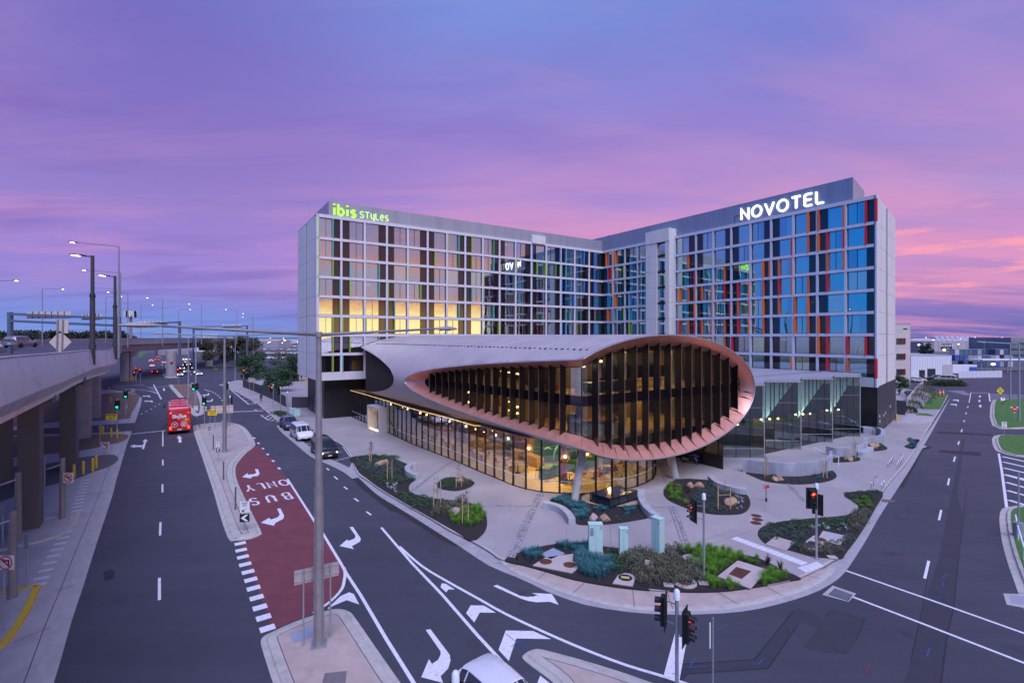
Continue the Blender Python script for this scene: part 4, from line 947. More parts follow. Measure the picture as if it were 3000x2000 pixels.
m.build('rim_edge', M_silver, pav, smooth=True)
ic = [rim_points(2*PI*k/240)[1] for k in range(240)]
m = MB()
for a, b2 in zip(ic, ic[1:]+ic[:1]): m.cyl(a, b2, .05, .05, 6, False)
m.build('glazing_edge', M_finb, pav)
# ---- vertical extent of the glass at a place on a front
def zrange_R(s):
    c = s-SC; a = 12.6 if c > 0 else 11.45; v = 1-(c/a)**2
    return None if v <= 0 else (SZ-IB*math.sqrt(v), SZ+IB*math.sqrt(v))
def gpt_R(s): 
    t = 1.3; return PC+dR*s+dA*t
def left_s(p): 
    v = p-PC; v = Vector((v.x, v.y, 0)); return (v.dot(dR)-v.dot(dA)*dR.dot(dA))/(1-dR.dot(dA)**2)
def gpt_L(d): return Vector((Cg.x, Cg.y, 0))+dL*d
def fin(base, out, zr_, w=.055, dep=.62):
    z0, z1 = zr_; f = .46
    bo = base+out*dep; side = Vector((-out.y, out.x, 0))*w/2
    zo0, zo1 = z0-.98*f*.9, z1+.98*f*.75
    vs = [base-side+Vector((0, 0, z0)), bo-side+Vector((0, 0, zo0)), bo-side+Vector((0, 0, zo1)), base-side+Vector((0, 0, z1)),
          base+side+Vector((0, 0, z0)), bo+side+Vector((0, 0, zo0)), bo+side+Vector((0, 0, zo1)), base+side+Vector((0, 0, z1))]
    m = MB(); m.add(vs, [(0,1,2,3), (7,6,5,4), (0,4,5,1), (1,5,6,2), (2,6,7,3), (3,7,4,0)])
    m.build('fin', M_finb, pav)
    m = MB(); m.bar(bo+Vector((0, 0, zo0)), bo+Vector((0, 0, zo1)), .07, .03, up=side); m.build('fin_edge', M('fin_edge_bronze', (.30, .20, .17), .4, .6, var=0), pav)
outR, outL = -nR, -mL
Z1, Z2, ZS = 5.02, 8.45, 7.65
def panes(p0, p1, zf0, zf1, inw):
    """glazing between two places: lower pane, dark spandrel, upper pane; outlines follow the rim"""
    def q(p, z): return Vector((p.x, p.y, z))
    lo0, hi0 = zf0; lo1, hi1 = zf1
    for a0, a1, c0, c1, mat, nm in ((lo0, lo1, max(ZS, lo0), max(ZS, lo1), M_pglass, 'glass_pane'), (max(ZS, lo0), max(ZS, lo1), min(Z2, hi0), min(Z2, hi1), M_span, 'dark_spandrel'), (min(Z2, hi0) if lo0 < Z2 else lo0, min(Z2, hi1) if lo1 < Z2 else lo1, hi0, hi1, M_pglass, 'glass_pane')):
        if c0-a0 < .05 and c1-a1 < .05: continue
        m = MB(); m.slab(q(p0, a0), q(p1, a1), q(p1, c1), q(p0, c0), .02); m.build(nm, mat, pav)
sR = [left_s(Cg)+.02]+finsR+[22.4]
gR = [gpt_R(s) for s in sR]
for k in range(len(sR)-1):
    za, zb = zrange_R(sR[k]), zrange_R(sR[k+1])
    if za is None or zb is None: continue
    panes(gR[k], gR[k+1], za, zb, nR)
    if k: fin(gR[k], outR, za)
fin(gR[-2], outR, zrange_R(sR[-2]))
dLs = [.02]+finL_d
for k in range(len(dLs)-1):
    p0, p1 = gpt_L(dLs[k]), gpt_L(dLs[k+1]); za, zb = zrange_R(left_s(p0)), zrange_R(left_s(p1))
    if za is None: break
    if zb is None: zb = (SZ-.05, SZ+.05)
    panes(p0, p1, za, zb, mL)
    if k: fin(p0, outL, za)
m = MB(); z = zrange_R(left_s(Cg)); m.bar(Cg+Vector((0, 0, z[0])), Cg+Vector((0, 0, z[1])), .09, .09); m.build('corner_post', M_finb, pav)
# slim dark mullions and a floor line behind each fin
for k in range(1, len(sR)-1):
    za = zrange_R(sR[k]); g = gR[k]+dR*.2
    if zrange_R(sR[k]+.2): zb = zrange_R(sR[k]+.2); m = MB(); m.bar(g+Vector((0, 0, zb[0]))+nR*.05, g+Vector((0, 0, zb[1]))+nR*.05, .42, .06, up=nR); m.build('blade_mullion', M_finb, pav)
for k in range(1, len(dLs)-1):
    g = gpt_L(dLs[k])+dL*.16; zb = zrange_R(left_s(g))
    if zb: m = MB(); m.bar(g+Vector((0, 0, zb[0]))+mL*.05, g+Vector((0, 0, zb[1]))+mL*.05, .34, .06, up=mL); m.build('blade_mullion', M_finb, pav)
# ---- inside: two floors, back walls, columns, lights
M_timber = M('oak_floor', (.56, .37, .17), .45, var=.2, scale=1, stretch=(1, 6, 1))
M_wallw = M('warm_wall', (.26, .18, .09), .8, var=.1)
M_char = M('charcoal_wall', (.03, .03, .035), .7)
def R2(s, t): p = PC+dR*s+dA*t; return Vector((p.x, p.y, 0))
cgs = left_s(Cg)
front = [Cg+nR*.06+mL*.06, gpt_R(21.9)+nR*.06]
lfar = gpt_L(19.5)+mL*.06
for z, mt in ((Z1, M_timber), (Z2, M_timber)):
    v = zrange_R(1.2)
    e = 21.2 if z > 7 else 17.5
    poly = [Cg+nR*.06+mL*.06, gpt_R(e)+nR*.06, R2(e, 14), R2(1, 30), gpt_L(22 if z > 7 else 17)+mL*.06]
    MB().prism(poly, z-.3, z).build('floor_slab', mt, pav)
MB().prism([R2(3, 11.5), R2(16.5, 11.5), R2(16.5, 11.7), R2(3, 11.7)], Z2, 12.1).build('back_wall', M('wall_tan', (.13, .10, .06), .8, var=.1), pav)
MB().prism([R2(1.5, 11.5), R2(19, 11.5), R2(19, 11.7), R2(1.5, 11.7)], Z1, Z2-.3).build('back_wall', M_wallw, pav)
MB().prism([R2(6.5, 9.5), R2(6.7, 9.5), R2(6.7, 32), R2(6.5, 32)], Z1, 12.6).build('back_wall', M('wall_brown', (.16, .10, .06), .8, var=.1), pav)
MB().prism([R2(5, 2), R2(15.5, 2), R2(15.5, 12), R2(5, 34)], 12.15, 12.22).build('upper_ceiling', M_char, pav)
for s, t in ((2.6, 3.2), (9.5, 4.8), (16.5, 4.8), (2.2, 16)): MB().cyl(R2(s, t)+Vector((0, 0, Z1)), R2(s, t)+Vector((0, 0, 11.7)), .32, .32, 16).build('round_column', M('column_pale', (.6, .57, .5), .7), pav)
rz_ = math.atan2(dR.y, dR.x)
for s, t, z, sz, mt in ((4.2, 6.5, 9.55, (2.6, .15, 2.0), 'wall_tan'), (8.0, 7.5, 9.9, (3.0, .15, 2.6), 'wall_tan'), (13.0, 7, 10.9, (8.0, .2, 1.2), 'charcoal_wall'), (17.5, 7.5, 10.9, (3.0, .18, 1.6), 'warm_wall'), (12.5, 6.5, 6.4, (.2, 3.5, 2.6), 'warm_wall'), (7.0, 8.5, 6.3, (4.0, .2, 2.4), 'warm_wall')):
    MB().box(R2(s, t)+Vector((0, 0, z)), sz, rz_).build('partition', MATS[mt], pav)
M_chair = M('charcoal_fabric', (.025, .03, .03), .8); M_redc = M('red_fabric', (.4, .02, .03), .8); M_grn = M('green_fabric', (.03, .09, .04), .8); M_wht = M('white_laminate', (.7, .68, .66), .4)
def armchair(s, t, z, mat, r=0):
    m = MB(); m.box((0, 0, .28), (.8, .8, .32)); m.box((0, .36, .62), (.8, .14, .6)); m.box((-.38, 0, .48), (.1, .7, .4)); m.box((.38, 0, .48), (.1, .7, .4))
    for a in (-.3, .3):
        for b2 in (-.3, .3): m.box((a, b2, .06), (.05, .05, .12))
    tag(m.build('armchair', mat, bevel=.04, loc=R2(s, t)+Vector((0, 0, z)), rz=rz_+r), {id(M_chair): 'charcoal armchair behind the pavilion glass', id(M_redc): 'red armchair on the upper floor by the pavilion corner', id(M_grn): 'dark green armchair on the upper floor at the pavilion corner'}[id(mat)], 'armchair', 'armchairs inside the pavilion')
armchair(2.9, 2.3, Z2, M_grn, .6); armchair(1.4, 5.2, Z2, M_redc, 1.4); armchair(1.9, 8.6, Z2, M_chair, 1.2); armchair(3.2, 10, Z2, M_chair, 2)
def table(s, t, z, l, w, label, mat, h=.74, legs=True):
    o = thing('table', label, 'table', R2(s, t)+Vector((0, 0, z)), rz_, 'tables inside the pavilion')
    MB().box((0, 0, h-.025), (l, w, .05)).build('table_top', mat, o, bevel=.01)
    for a in (-1, 1):
        for b2 in (-1, 1): MB().box((a*(l/2-.12), b2*(w/2-.1), (h-.05)/2), (.06, .06, h-.05)).build('leg', M_blk, o)
table(6.2, 4.0, Z2, 4.2, 1.1, 'long boardroom table on the pavilion upper floor', M_wht)
table(12.0, 4.2, Z2, 5.5, 1.1, 'very long meeting table on the pavilion upper floor', M('oak_top', (.45, .28, .12), .5))
for k in range(5):
    for sd2 in (-1, 1): armchair(4.6+k*.95, 4.0+sd2*1.0, Z2, M_chair, 0 if sd2 > 0 else PI)
o = thing('reception_desk', 'curved pale ribbed counter on the pavilion lower floor', 'counter', R2(4.6, 3.6)+Vector((0, 0, Z1)), rz_)
m = MB(); pts = [Vector((1.7*math.cos(a), 1.7*math.sin(a), 0)) for a in [PI*1.02+k*PI*.96/14 for k in range(15)]]
m.profile(pts, [(-.3, 0), (-.3, 1.05), (.3, 1.05), (.3, 0)]); m.build('counter_front', M_wht, o); m = MB(); m.profile(pts, [(-.42, 1.06), (-.42, 1.12), (.4, 1.12), (.4, 1.06)]); m.build('counter_top', M('counter_dark', (.05, .05, .06), .3), o)
o = thing('display_stand', 'dark display cabinet with pale side on the pavilion lower floor', 'cabinet', R2(2.3, 3.6)+Vector((0, 0, Z1)), rz_+.5)
MB().box((0, 0, .85), (.6, .8, 1.7)).build('cabinet_body', M_char, o, bevel=.02); MB().box((-.31, 0, .85), (.03, .5, 1.6)).build('cabinet_front', M_wht, o)
M_lampw = emitter('warm_lamp', (1, .66, .26), 14)
def light(name, loc, e, size=.6, col=(1, .68, .30)):
    l = bpy.data.lights.new(name, 'AREA'); l.energy = e; l.size = size; l.color = col; l.shape = 'DISK'
    ob = bpy.data.objects.new(name, l); COL.objects.link(ob); ob.location = loc; ob.parent = pav; return ob
for s, t, z, e in ((4, 4.5, Z2-.4, 210), (3.2, 12, Z2-.4, 170), (3.4, 20, Z2-.4, 130), (11, 5.0, Z2-.4, 90), (16, 5, Z2-.4, 40),
                   (4, 4, 12.1, 150), (10, 5, 12.1, 170), (16, 5.5, 12.1, 110), (3.5, 12, 12.1, 60), (4, 20, 12.1, 30)):
    light('ceiling_light', R2(s, t)+Vector((0, 0, z)), e*1.5, 1.6)
    MB().cyl(R2(s, t)+Vector((0, 0, z+.02)), R2(s, t)+Vector((0, 0, z+.07)), .22, .22, 12).build('downlight', M_lampw, pav)
for k in range(9):      # little hanging lamps along the left front
    p = gpt_L(3.5+k*1.9)+mL*(1.6+(k % 3)*.7)
    for z in (Z1+1.5+.25*(k % 3), Z1+.9): MB().lathe([(.02, .1), (.1, .03), (.11, -.05), (.06, -.09)], p+Vector((0, 0, z)), 10).build('table_lamp', M_lampw, pav)
    if k > 2: MB().box(p+Vector((0, 0, Z2+1.2)), (.4, .08, .1), math.atan2(dL.y, dL.x)).build('wall_lamp', M_lampw, pav)
for s in (3.0, 4.4, 6.0, 7.4):
    MB().lathe([(.02, .1), (.12, .03), (.12, -.05), (.06, -.1)], R2(s, 5.5)+Vector((0, 0, 10.9)), 10).build('pendant_lamp', M_lampw, pav)
MB().box(Cg+nR*.5+mL*.5+Vector((0, 0, 10.75)), (.5, .3, .06), rz_).build('corner_floodlight', emitter('white_lamp', (1, .93, .8), 12), pav)
# ---- louvred dark end where the tube is sliced again
m = MB()
lv = []
for k in range(26):
    d = .15+k*.75; p = PV+dV*d+mV*.35
    s = left_s(p); c = (s-SC)/SA
    if abs(c) >= 1: continue
    h = SB*math.sqrt(1-c*c)-.12
    if h < .2: continue
    lv.append((p, h))
    MB().bar(p+Vector((0, 0, SZ-h)), p+Vector((0, 0, SZ+h)), .12, .22, up=mV).build('louvre_blade', M('louvre_brown', (.05, .042, .045), .5, .3, var=.1), pav)
for (p0, h0), (p1, h1) in zip(lv, lv[1:]):
    m = MB(); m.quad(p0+mV*.12+Vector((0, 0, SZ-h0)), p1+mV*.12+Vector((0, 0, SZ-h1)), p1+mV*.12+Vector((0, 0, SZ+h1)), p0+mV*.12+Vector((0, 0, SZ+h0))); m.build('louvre_backing', M_black, pav)
# ---- ground floor: glass wall on a curve
GFp = [(1032,1221.6),(1137,1267.3),(1210,1301),(1316,1342),(1386,1372.5),(1475,1409),(1499,1419.7),(1532,1430),(1572,1439),(1619.5,1443),(1668,1445.5),(1724,1446),(1774.5,1442),(1822,1434.6),(1859,1426),(1890.7,1414.6),(1911,1403),(1919,1391),(1921,1370),(1919,1345)]
gf = PP(GFp, PZ); gfc = cat(gf, 8)
ln_ = sum((b2-a).length for a, b2 in zip(gfc, gfc[1:])); NG = int(ln_/1.5)
gfr = resample([Vector((p.x, p.y, 0)) for p in gfc], NG+1)
GH = 4.5
M_gglass = glass('shopfront_glass', (.90, .90, .87), .12)
M_cyan = M('frosted_band', (.45, .62, .62), .4, var=0)
for a, b2 in zip(gfr, gfr[1:]):
    u = (b2-a).normalized(); nn = Vector((-u.y, u.x, 0))
    m = MB(); m.slab(a+u*.04+Vector((0, 0, PZ+.06)), b2-u*.04+Vector((0, 0, PZ+.06)), b2-u*.04+Vector((0, 0, GH)), a+u*.04+Vector((0, 0, GH)), .02); m.build('glass_pane', M_gglass, pav)
    m = MB(); m.bar(a+Vector((0, 0, PZ))-nn*.03, a+Vector((0, 0, GH))-nn*.03, .09, .16, up=u); m.build('mullion', M_blk, pav)
    m = MB(); m.bar(a+u*.06-nn*.03+Vector((0, 0, 1.12)), b2-u*.06-nn*.03+Vector((0, 0, 1.12)), .03, .07); m.build('frosted_band', M_cyan, pav)
    m = MB(); m.bar(a+Vector((0, 0, PZ+.03)), b2+Vector((0, 0, PZ+.03)), .12, .06); m.build('sill', M_blk, pav)
inn_poly = [p+Vector((0, 0, 0)) for p in offset(gfr, .12)]
back = [R2(16, 12), R2(14, 30), R2(10, 46), R2(3, 48)]
gfloor = inn_poly+back
MB().prism(gfloor, .02, PZ+.02).build('ground_floor', M('resin_floor', (.50, .38, .22), .4, var=.1, scale=1), pav)
MB().prism(offset(gfr, .2)+back, GH, GH+.12).build('ground_ceiling', M('ceiling_dark', (.12, .10, .08), .8), pav)
led = [p for p in gfr if p.y > 47]
m = MB(); 
for a, b2 in zip(led, led[1:]): m.bar(a+Vector((-.25, -.15, GH+.02)), b2+Vector((-.25, -.15, GH+.02)), .022, .02)
m.build('soffit_light_strip', emitter('led_strip', (1, .60, .17), 3.5), pav)
MB().prism([R2(5.5, 13.0), R2(16, 11), R2(16, 11.2), R2(5.5, 13.2)], PZ, GH).build('inner_wall', M('wall_green', (.03, .12, .05), .7), pav)
MB().prism([R2(7.0, 13.2), R2(7.2, 13.2), R2(7.2, 46), R2(7.0, 46)], PZ, GH).build('inner_wall', M('wall_walnut', (.20, .10, .05), .6, var=.2), pav)
for s, t, mt in ((3.6, 6.4, M('maroon_column', (.16, .03, .025), .6)), (9.6, 7.0, M_grn), (4.2, 16, M_char), (4.4, 26, M_char)): MB().cyl(R2(s, t)+Vector((0, 0, PZ)), R2(s, t)+Vector((0, 0, GH)), .38, .38, 16).build('inner_column', mt, pav)
for k in range(5):      # arched green booth frames
    s0_, t0_ = 3.0+k*1.6, 7.8+.2*k
    m = MB(); pts = [R2(s0_+.7*math.cos(a), t0_)+Vector((0, 0, PZ+1.7+1.2*math.sin(a))) for a in [PI*j/10 for j in range(11)]]
    pts = [R2(s0_+.7, t0_)+Vector((0, 0, PZ))]+pts+[R2(s0_-.7, t0_)+Vector((0, 0, PZ))]; m.tube(pts, .045, 6); m.build('arched_frame', M('booth_green', (.04, .26, .07), .5), pav)
    MB().box(R2(s0_, t0_+.2)+Vector((0, 0, PZ+.55)), (1.3, .5, 1.1), rz_).build('booth_seat', M('booth_seat_green', (.03, .17, .05), .6), pav, bevel=.05)
def pend(s, t, z):
    o = thing('pendant_lamp', 'woven glowing pendant lamp hanging behind the curved ground floor glass', 'lamp', R2(s, t)+Vector((0, 0, z)), 0, 'woven pendant lamps in the restaurant')
    m = MB()
    for i in range(14):
        a = 2*PI*i/14; pts = [Vector((r*math.cos(a+.25*j), r*math.sin(a+.25*j), zz)) for j, (r, zz) in enumerate(((.08, .35), (.26, .15), (.38, -.1), (.40, -.28)))]; m.tube(pts, .022, 4)
    m.build('woven_shade', M('rattan', (.55, .30, .08), .7), o)
    MB().lathe([(.03, .12), (.13, .05), (.15, -.05), (.05, -.14)], n=10).build('bulb', M_lampw, o); MB().cyl((0, 0, .35), (0, 0, GH-z), .012, .012, 5).build('cord', M_blk, o)
    l = bpy.data.lights.new('bulb_light', 'POINT'); l.energy = 90; l.color = (1, .62, .22); l.shadow_soft_size = .2; ob = bpy.data.objects.new('bulb_light', l); COL.objects.link(ob); ob.parent = o; ob.location = (0, 0, -.3)
for s, t in ((2.4, 4.7), (4.6, 4.4), (7.6, 4.6), (1.8, 9.0)): pend(s, t, 2.9)
for i, (s, t, e) in enumerate(((2.4, 8, 120), (2.4, 15, 90), (2.6, 22, 60), (2.6, 30, 40), (10.5, 6, 50), (2.5, 38, 16))):
    light('ground_light', R2(s+1.0, t)+Vector((0, 0, GH-.15)), e*5.5, 1.2)
for k in range(11):
    MB().lathe([(.02, .14), (.1, .08), (.13, 0), (.1, -.08), (.02, -.12)], R2(1.6+.5*(k % 2), 12+k*3)+Vector((0, 0, 3.3-.2*(k % 2))), 10).build('globe_lamp', M_lampw, pav)
def bistro(s, t, r=0, stool=False):
    o = thing('bistro_table', 'small cafe table with seats behind the shopfront glass', 'table', R2(s, t)+Vector((0, 0, PZ+.02)), r, 'cafe tables behind the ground floor glass')
    h = 1.0 if stool else .74
    MB().cyl((0, 0, h-.04), (0, 0, h), .42, .42, 16).build('table_top', M('oak_top'), o); MB().cyl((0, 0, 0), (0, 0, h-.04), .04, .04, 8).build('pedestal', M_blk, o); MB().cyl((0, 0, 0), (0, 0, .03), .28, .28, 12).build('foot', M_blk, o)
    for a in (0, 2.1, 4.2):
        c = Vector((.85*math.cos(a), .85*math.sin(a), 0)); hh = .72 if stool else .45; m = MB(); m.cyl(c+Vector((0, 0, hh-.05)), c+Vector((0, 0, hh)), .2, .2, 10)
        for b2 in (.4, 2.5, 4.6): m.cyl(c+Vector((.17*math.cos(b2), .17*math.sin(b2), 0)), c+Vector((.12*math.cos(b2), .12*math.sin(b2), hh-.05)), .015, .015, 5)
        if not stool: m.box(c*1.2+Vector((0, 0, .68)), (.06, .36, .3), a)
        m.build('stool', M_blk if stool else M('chair_red', (.25, .03, .02), .6), o)
for s, t, st in ((4.2, 6.2, 0), (6.6, 5.6, 0), (8.8, 6.2, 0), (3.0, 8.0, 1), (2.0, 11.0, 1), (2.6, 14, 0), (1.6, 17, 0), (2.8, 20, 0), (1.6, 23, 0), (2.7, 26, 0), (1.7, 29, 0), (2.8, 32, 0), (1.8, 35, 0), (10.4, 6.6, 0)): bistro(s, t, s*3, st)
for k in range(7): MB().box(R2(5.0, 12.5+k*3.1)+Vector((0, 0, .65)), (.9, 2.4, 1.0), rz_).build('bench_seat', M('bench_oak', (.40, .25, .11), .6), pav, bevel=.03)
# leaning concrete columns
def leaning(a, b2, r, label):
    m = MB(); m.cyl(a, b2, r, r, 24, True); tag(m.build('leaning_column', M('cast_concrete', (.44, .42, .37), .75, var=.2, scale=1.5, bump=.2, bscale=12, dirt=((.28, .26, .22), 2.0, .6)), smooth=40), label, 'column')
leaning(P(1683, 1466, PZ), Vector((5.95, 40.3, 4.7)), .32, 'round pale concrete column leaning under the pavilion corner')
leaning(P(1979, 1401, PZ), Vector((14.3, 46.3, 4.9)), .36, 'round concrete column leaning under the pavilion beside the motorcycle')
# ---- entrance portal in concrete
c0, c1, c2 = P(1110, 1269, PZ), P(1075, 1256, PZ), P(1137, 1267.3, PZ)
o = thing('entrance_portal', 'pale concrete box portal with lit opening on the restaurant side', 'portal', (0, 0, 0))
ud = (c1-c0).normalized(); ui = Vector((-ud.y, ud.x, 0)); ui = ui if ui.dot(c2-c0) > 0 else -ui
M_port = M('portal_concrete', (.48, .45, .42), .8, var=.08, scale=1)
PT, PD, PL = 3.55, 1.9, (c1-c0).length
for a, b2, z0, z1, nm in ((0, .3, PZ, PT, 'jamb'), (PL-.3, PL, PZ, PT, 'jamb'), (.3, PL-.3, PT-.35, PT-.004, 'lintel'), (.3, PL-.3, PZ, PZ+.1, 'threshold')):
    MB().prism([c0+ud*a, c0+ud*b2, c0+ud*b2+ui*PD, c0+ud*a+ui*PD], z0, z1).build(nm, M_port, o)
MB().prism([c0+ud*.35+ui*1.5, c0+ud*(PL-.35)+ui*1.5, c0+ud*(PL-.35)+ui*1.6, c0+ud*.35+ui*1.6], PZ, PT-.3).build('door_panel', M('portal_timber', (.35, .22, .12), .6), o)
MB().prism([c0+ud*.5+ui*.25, c0+ud*(PL-.5)+ui*.25, c0+ud*(PL-.5)+ui*.4, c0+ud*.5+ui*.4], PZ+.1, PZ+.2).build('light_strip', emitter('portal_led', (1, .70, .28), 9), o)
l = bpy.data.lights.new('portal_light', 'POINT'); l.energy = 40; l.color = (1, .7, .35); l.shadow_soft_size = .3; ob = bpy.data.objects.new('portal_light', l); COL.objects.link(ob); ob.parent = o; ob.location = c0+ud*(PL/2)+ui*.7+Vector((0, 0, 2.7))
# ---- glazed sawtooth hall beside the right wing
saw = thing('sawtooth_hall', 'glazed hall stepping back in sawtooth bays with pale green slanting panels', 'building', (0, 0, 0))
M_sglass = glass('hall_glass', (.80, .90, .88), .11)
M_mint = M('mint_panel', (.74, .90, .83), .6, var=.05)
SH = 7.9
bays = [(Vector((21.2, 53.2, 0)), Vector((27.2, 53.0, 0))), (Vector((29.5, 57.2, 0)), Vector((33.5, 57.0, 0))), (Vector((35.9, 61.0, 0)), Vector((39.7, 60.9, 0))), (Vector((42.3, 64.6, 0)), Vector((45.6, 64.4, 0)))]
for k, (a, b2) in enumerate(bays):
    n = 4; u = (b2-a)/n
    a = a if k else a
    for i in range(n):
        p, q = a+u*i, a+u*(i+1)
        for z0, z1 in ((PZ, 1.1), (1.14, SH-2.4), (SH-2.36, SH)):
            m = MB(); m.slab(p+Vector((.03, 0, z0)), q+Vector((-.03, 0, z0)), q+Vector((-.03, 0, z1)), p+Vector((.03, 0, z1)), .02); m.build('glass_pane', M_sglass, saw)
        m = MB(); m.bar(p+Vector((0, .03, PZ)), p+Vector((0, .03, SH)), .06, .12, up=(1, 0, 0)); m.build('mullion', M_wframe, saw)
    m = MB(); m.bar(b2+Vector((0, .0, PZ)), b2+Vector((0, 0, SH)), .08, .1, up=(1, 0, 0)); m.build('corner_post', M_steel, saw)
    m = MB(); m.bar(a+Vector((0, .02, 1.12)), b2+Vector((0, .02, 1.12)), .05, .05); m.build('transom', M_cyan, saw)
    m = MB(); m.bar(a+Vector((0, .02, SH-2.38)), b2+Vector((0, .02, SH-2.38)), .05, .04); m.build('transom', M_steel, saw)
    m = MB(); m.bar(a+Vector((-.1, -.05, SH+.06)), b2+Vector((.06, -.05, SH+.06)), .25, .14); m.build('roof_edge', M_steel, saw)
    # return wall to the next bay
    nx = bays[k+1][0] if k < 3 else b2+Vector((2.2, 3.2, 0))
    for i in range(3):
        p, q = b2.lerp(nx, i/3), b2.lerp(nx, (i+1)/3); m = MB(); m.slab(p+Vector((0, 0, PZ)), q+Vector((0, 0, PZ)), q+Vector((0, 0, SH)), p+Vector((0, 0, SH)), .02); m.build('glass_pane', M_sglass, saw)
    # slanting mint panels behind the glass, lower edge raking up to the right
    w = (b2-a).length
    for i in range(n):
        f0, f1 = i/n+.02, (i+1)/n-.02
        r = lambda f: min(SH-.1, (2.9 if k else 4.9)+(SH-2.9 if k else SH-4.9)*f/.92)
        if i == n-1: f1 = .9
        p, q = a.lerp(b2, f0)+Vector((0, .8, 0)), a.lerp(b2, f1)+Vector((0, .8, 0))
        m = MB(); m.slab(p+Vector((0, 0, r(f0))), q+Vector((0, 0, r(f1))), q+Vector((0, 0, SH-.12)), p+Vector((0, 0, SH-.12)), -.05); m.build('mint_panel', M_mint, saw)
    ctr = (a+b2)/2
    l = bpy.data.lights.new('panel_fill_light', 'AREA'); l.energy = 55; l.size = .5; l.shape = 'RECTANGLE'; l.size = w*.8; l.size_y = .15; l.color = (.85, 1, .93); ob = bpy.data.objects.new('panel_fill_light', l); COL.objects.link(ob); ob.parent = saw; ob.location = ctr+Vector((-.3, .3, 3.2 if k else 4.6)); ob.rotation_euler = (PI-.35, 0, 0)  # added area light behind the glass, there only to brighten the mint panels
    for i in range(3): MB().lathe([(.02, .1), (.12, .03), (.12, -.05), (.05, -.1)], a.lerp(b2, .15+.3*i)+Vector((0, 2.2+.4*i, 3.2)), 8).build('hall_lamp', M_lampw, saw)
    m = MB(); m.box(ctr+Vector((-.3, 1.9, .72)), (1.8, .8, .05))
    for dx in (-.8, .8): m.box(ctr+Vector((-.3+dx, 1.9, .42)), (.05, .6, .6))
    m.build('hall_table', M('oak_top'), saw)
    MB().box(ctr+Vector((.2, 3.4, 1.6)), (w, .2, 3.0)).build('hall_partition', M('hall_brown', (.09, .06, .04), .7, var=.2), saw)
MB().prism([Vector((19, 54, 0)), Vector((27.2, 53.05, 0)), Vector((29.5, 57.3, 0)), Vector((33.5, 57.1, 0)), Vector((35.9, 61.1, 0)), Vector((39.7, 61.0, 0)), Vector((42.3, 64.7, 0)), Vector((45.6, 64.5, 0)), Vector((47.6, 66.9, 0)), Vector((33, 88, 0)), Vector((19, 80, 0))], SH+.13, SH+.3).build('hall_roof', M('hall_roof_pale', (.32, .32, .37), .5, var=.1), saw)
for i in range(5): MB().box((26+i*4.2, 58.5+i*2.6, SH+.4), (7, .12, .1), .55).build('roof_rib', M_steel, saw)
MB().prism([Vector((20, 54.5, 0)), Vector((27, 54, 0)), Vector((45, 65.2, 0)), Vector((47, 67, 0)), Vector((33, 87, 0)), Vector((20, 79, 0))], .05, PZ+.01).build('hall_floor', M('hall_carpet', (.025, .02, .02), .8), saw)
MB().prism([Vector((26, 62, 0)), Vector((44, 70, 0)), Vector((44, 70.3, 0)), Vector((26, 62.3, 0))], PZ, SH).build('hall_back_wall', M('hall_dark', (.025, .025, .03), .7), saw)
l = bpy.data.lights.new('hall_light', 'AREA'); l.energy = 180; l.size = 3; l.color = (1, .7, .35); ob = bpy.data.objects.new('hall_light', l); COL.objects.link(ob); ob.parent = saw; ob.location = (29, 60, 4.5)
# dark glass screen behind the motorcycle
a, b2 = P(1980, 1338, PZ), P(2117, 1374, PZ)
m = thing('glass_screen', 'black framed dark glass wall beside the motorcycle', 'glass wall', a)
for i in range(3):
    p, q = (b2-a)*(i/3), (b2-a)*((i+1)/3)
    w = MB(); w.slab(p+Vector((0, 0, 1.3)), q+Vector((0, 0, 1.3)), q+Vector((0, 0, 4.6)), p+Vector((0, 0, 4.6)), .03); w.build('glass_pane', glass('screen_glass', (.30, .33, .30), .12), m)
    w = MB(); w.slab(p, q, q+Vector((0, 0, 1.3)), p+Vector((0, 0, 1.3)), .05); w.build('lower_panel', M_black, m)
w = MB(); w.bar(b2-a, (b2-a)+Vector((0, 0, 4.6)), .1, .1); w.build('end_post', M_blk, m)
# ================================================================ elevated road on the left
M_clad = M('bridge_metal_cladding', (.80, .74, .75), .3, .5, var=.04, scale=.3)
M_bconc = M('bridge_concrete', (.34, .31, .33), .8, var=.12, scale=.6, dirt=((.22, .2, .22), .4, .5))
M_col = M('painted_pier', (.12, .10, .105), .7, var=.1, scale=.8)
ov = thing('overpass', 'elevated road with shiny bent metal parapet carried on rectangular piers', 'bridge', (0, 0, 0))
edge = [(-5.5, -1.2, 12.5), (-14.5, 11.4, 12.35), (-22.8, 22.7, 12.2), (-31, 34, 12.02), (-42.7, 50, 11.8), (-52.8, 65.2, 11.5), (-64.6, 80, 11.35), (-80, 99.5, 11.5), (-97, 121.5, 12.1), (-111, 141, 12.75), (-118.5, 165, 12.85), (-128.5, 195, 12.8), (-141, 236, 12.7), (-160, 300, 12.6)]
E3 = cat([Vector(e) for e in edge], 4)
def left_of(i, d):
    a, b = E3[max(0, i-1)], E3[min(len(E3)-1, i+1)]; t = (b-a); t.z = 0; t.normalize(); return E3[i]+Vector((-t.y, t.x, 0))*d
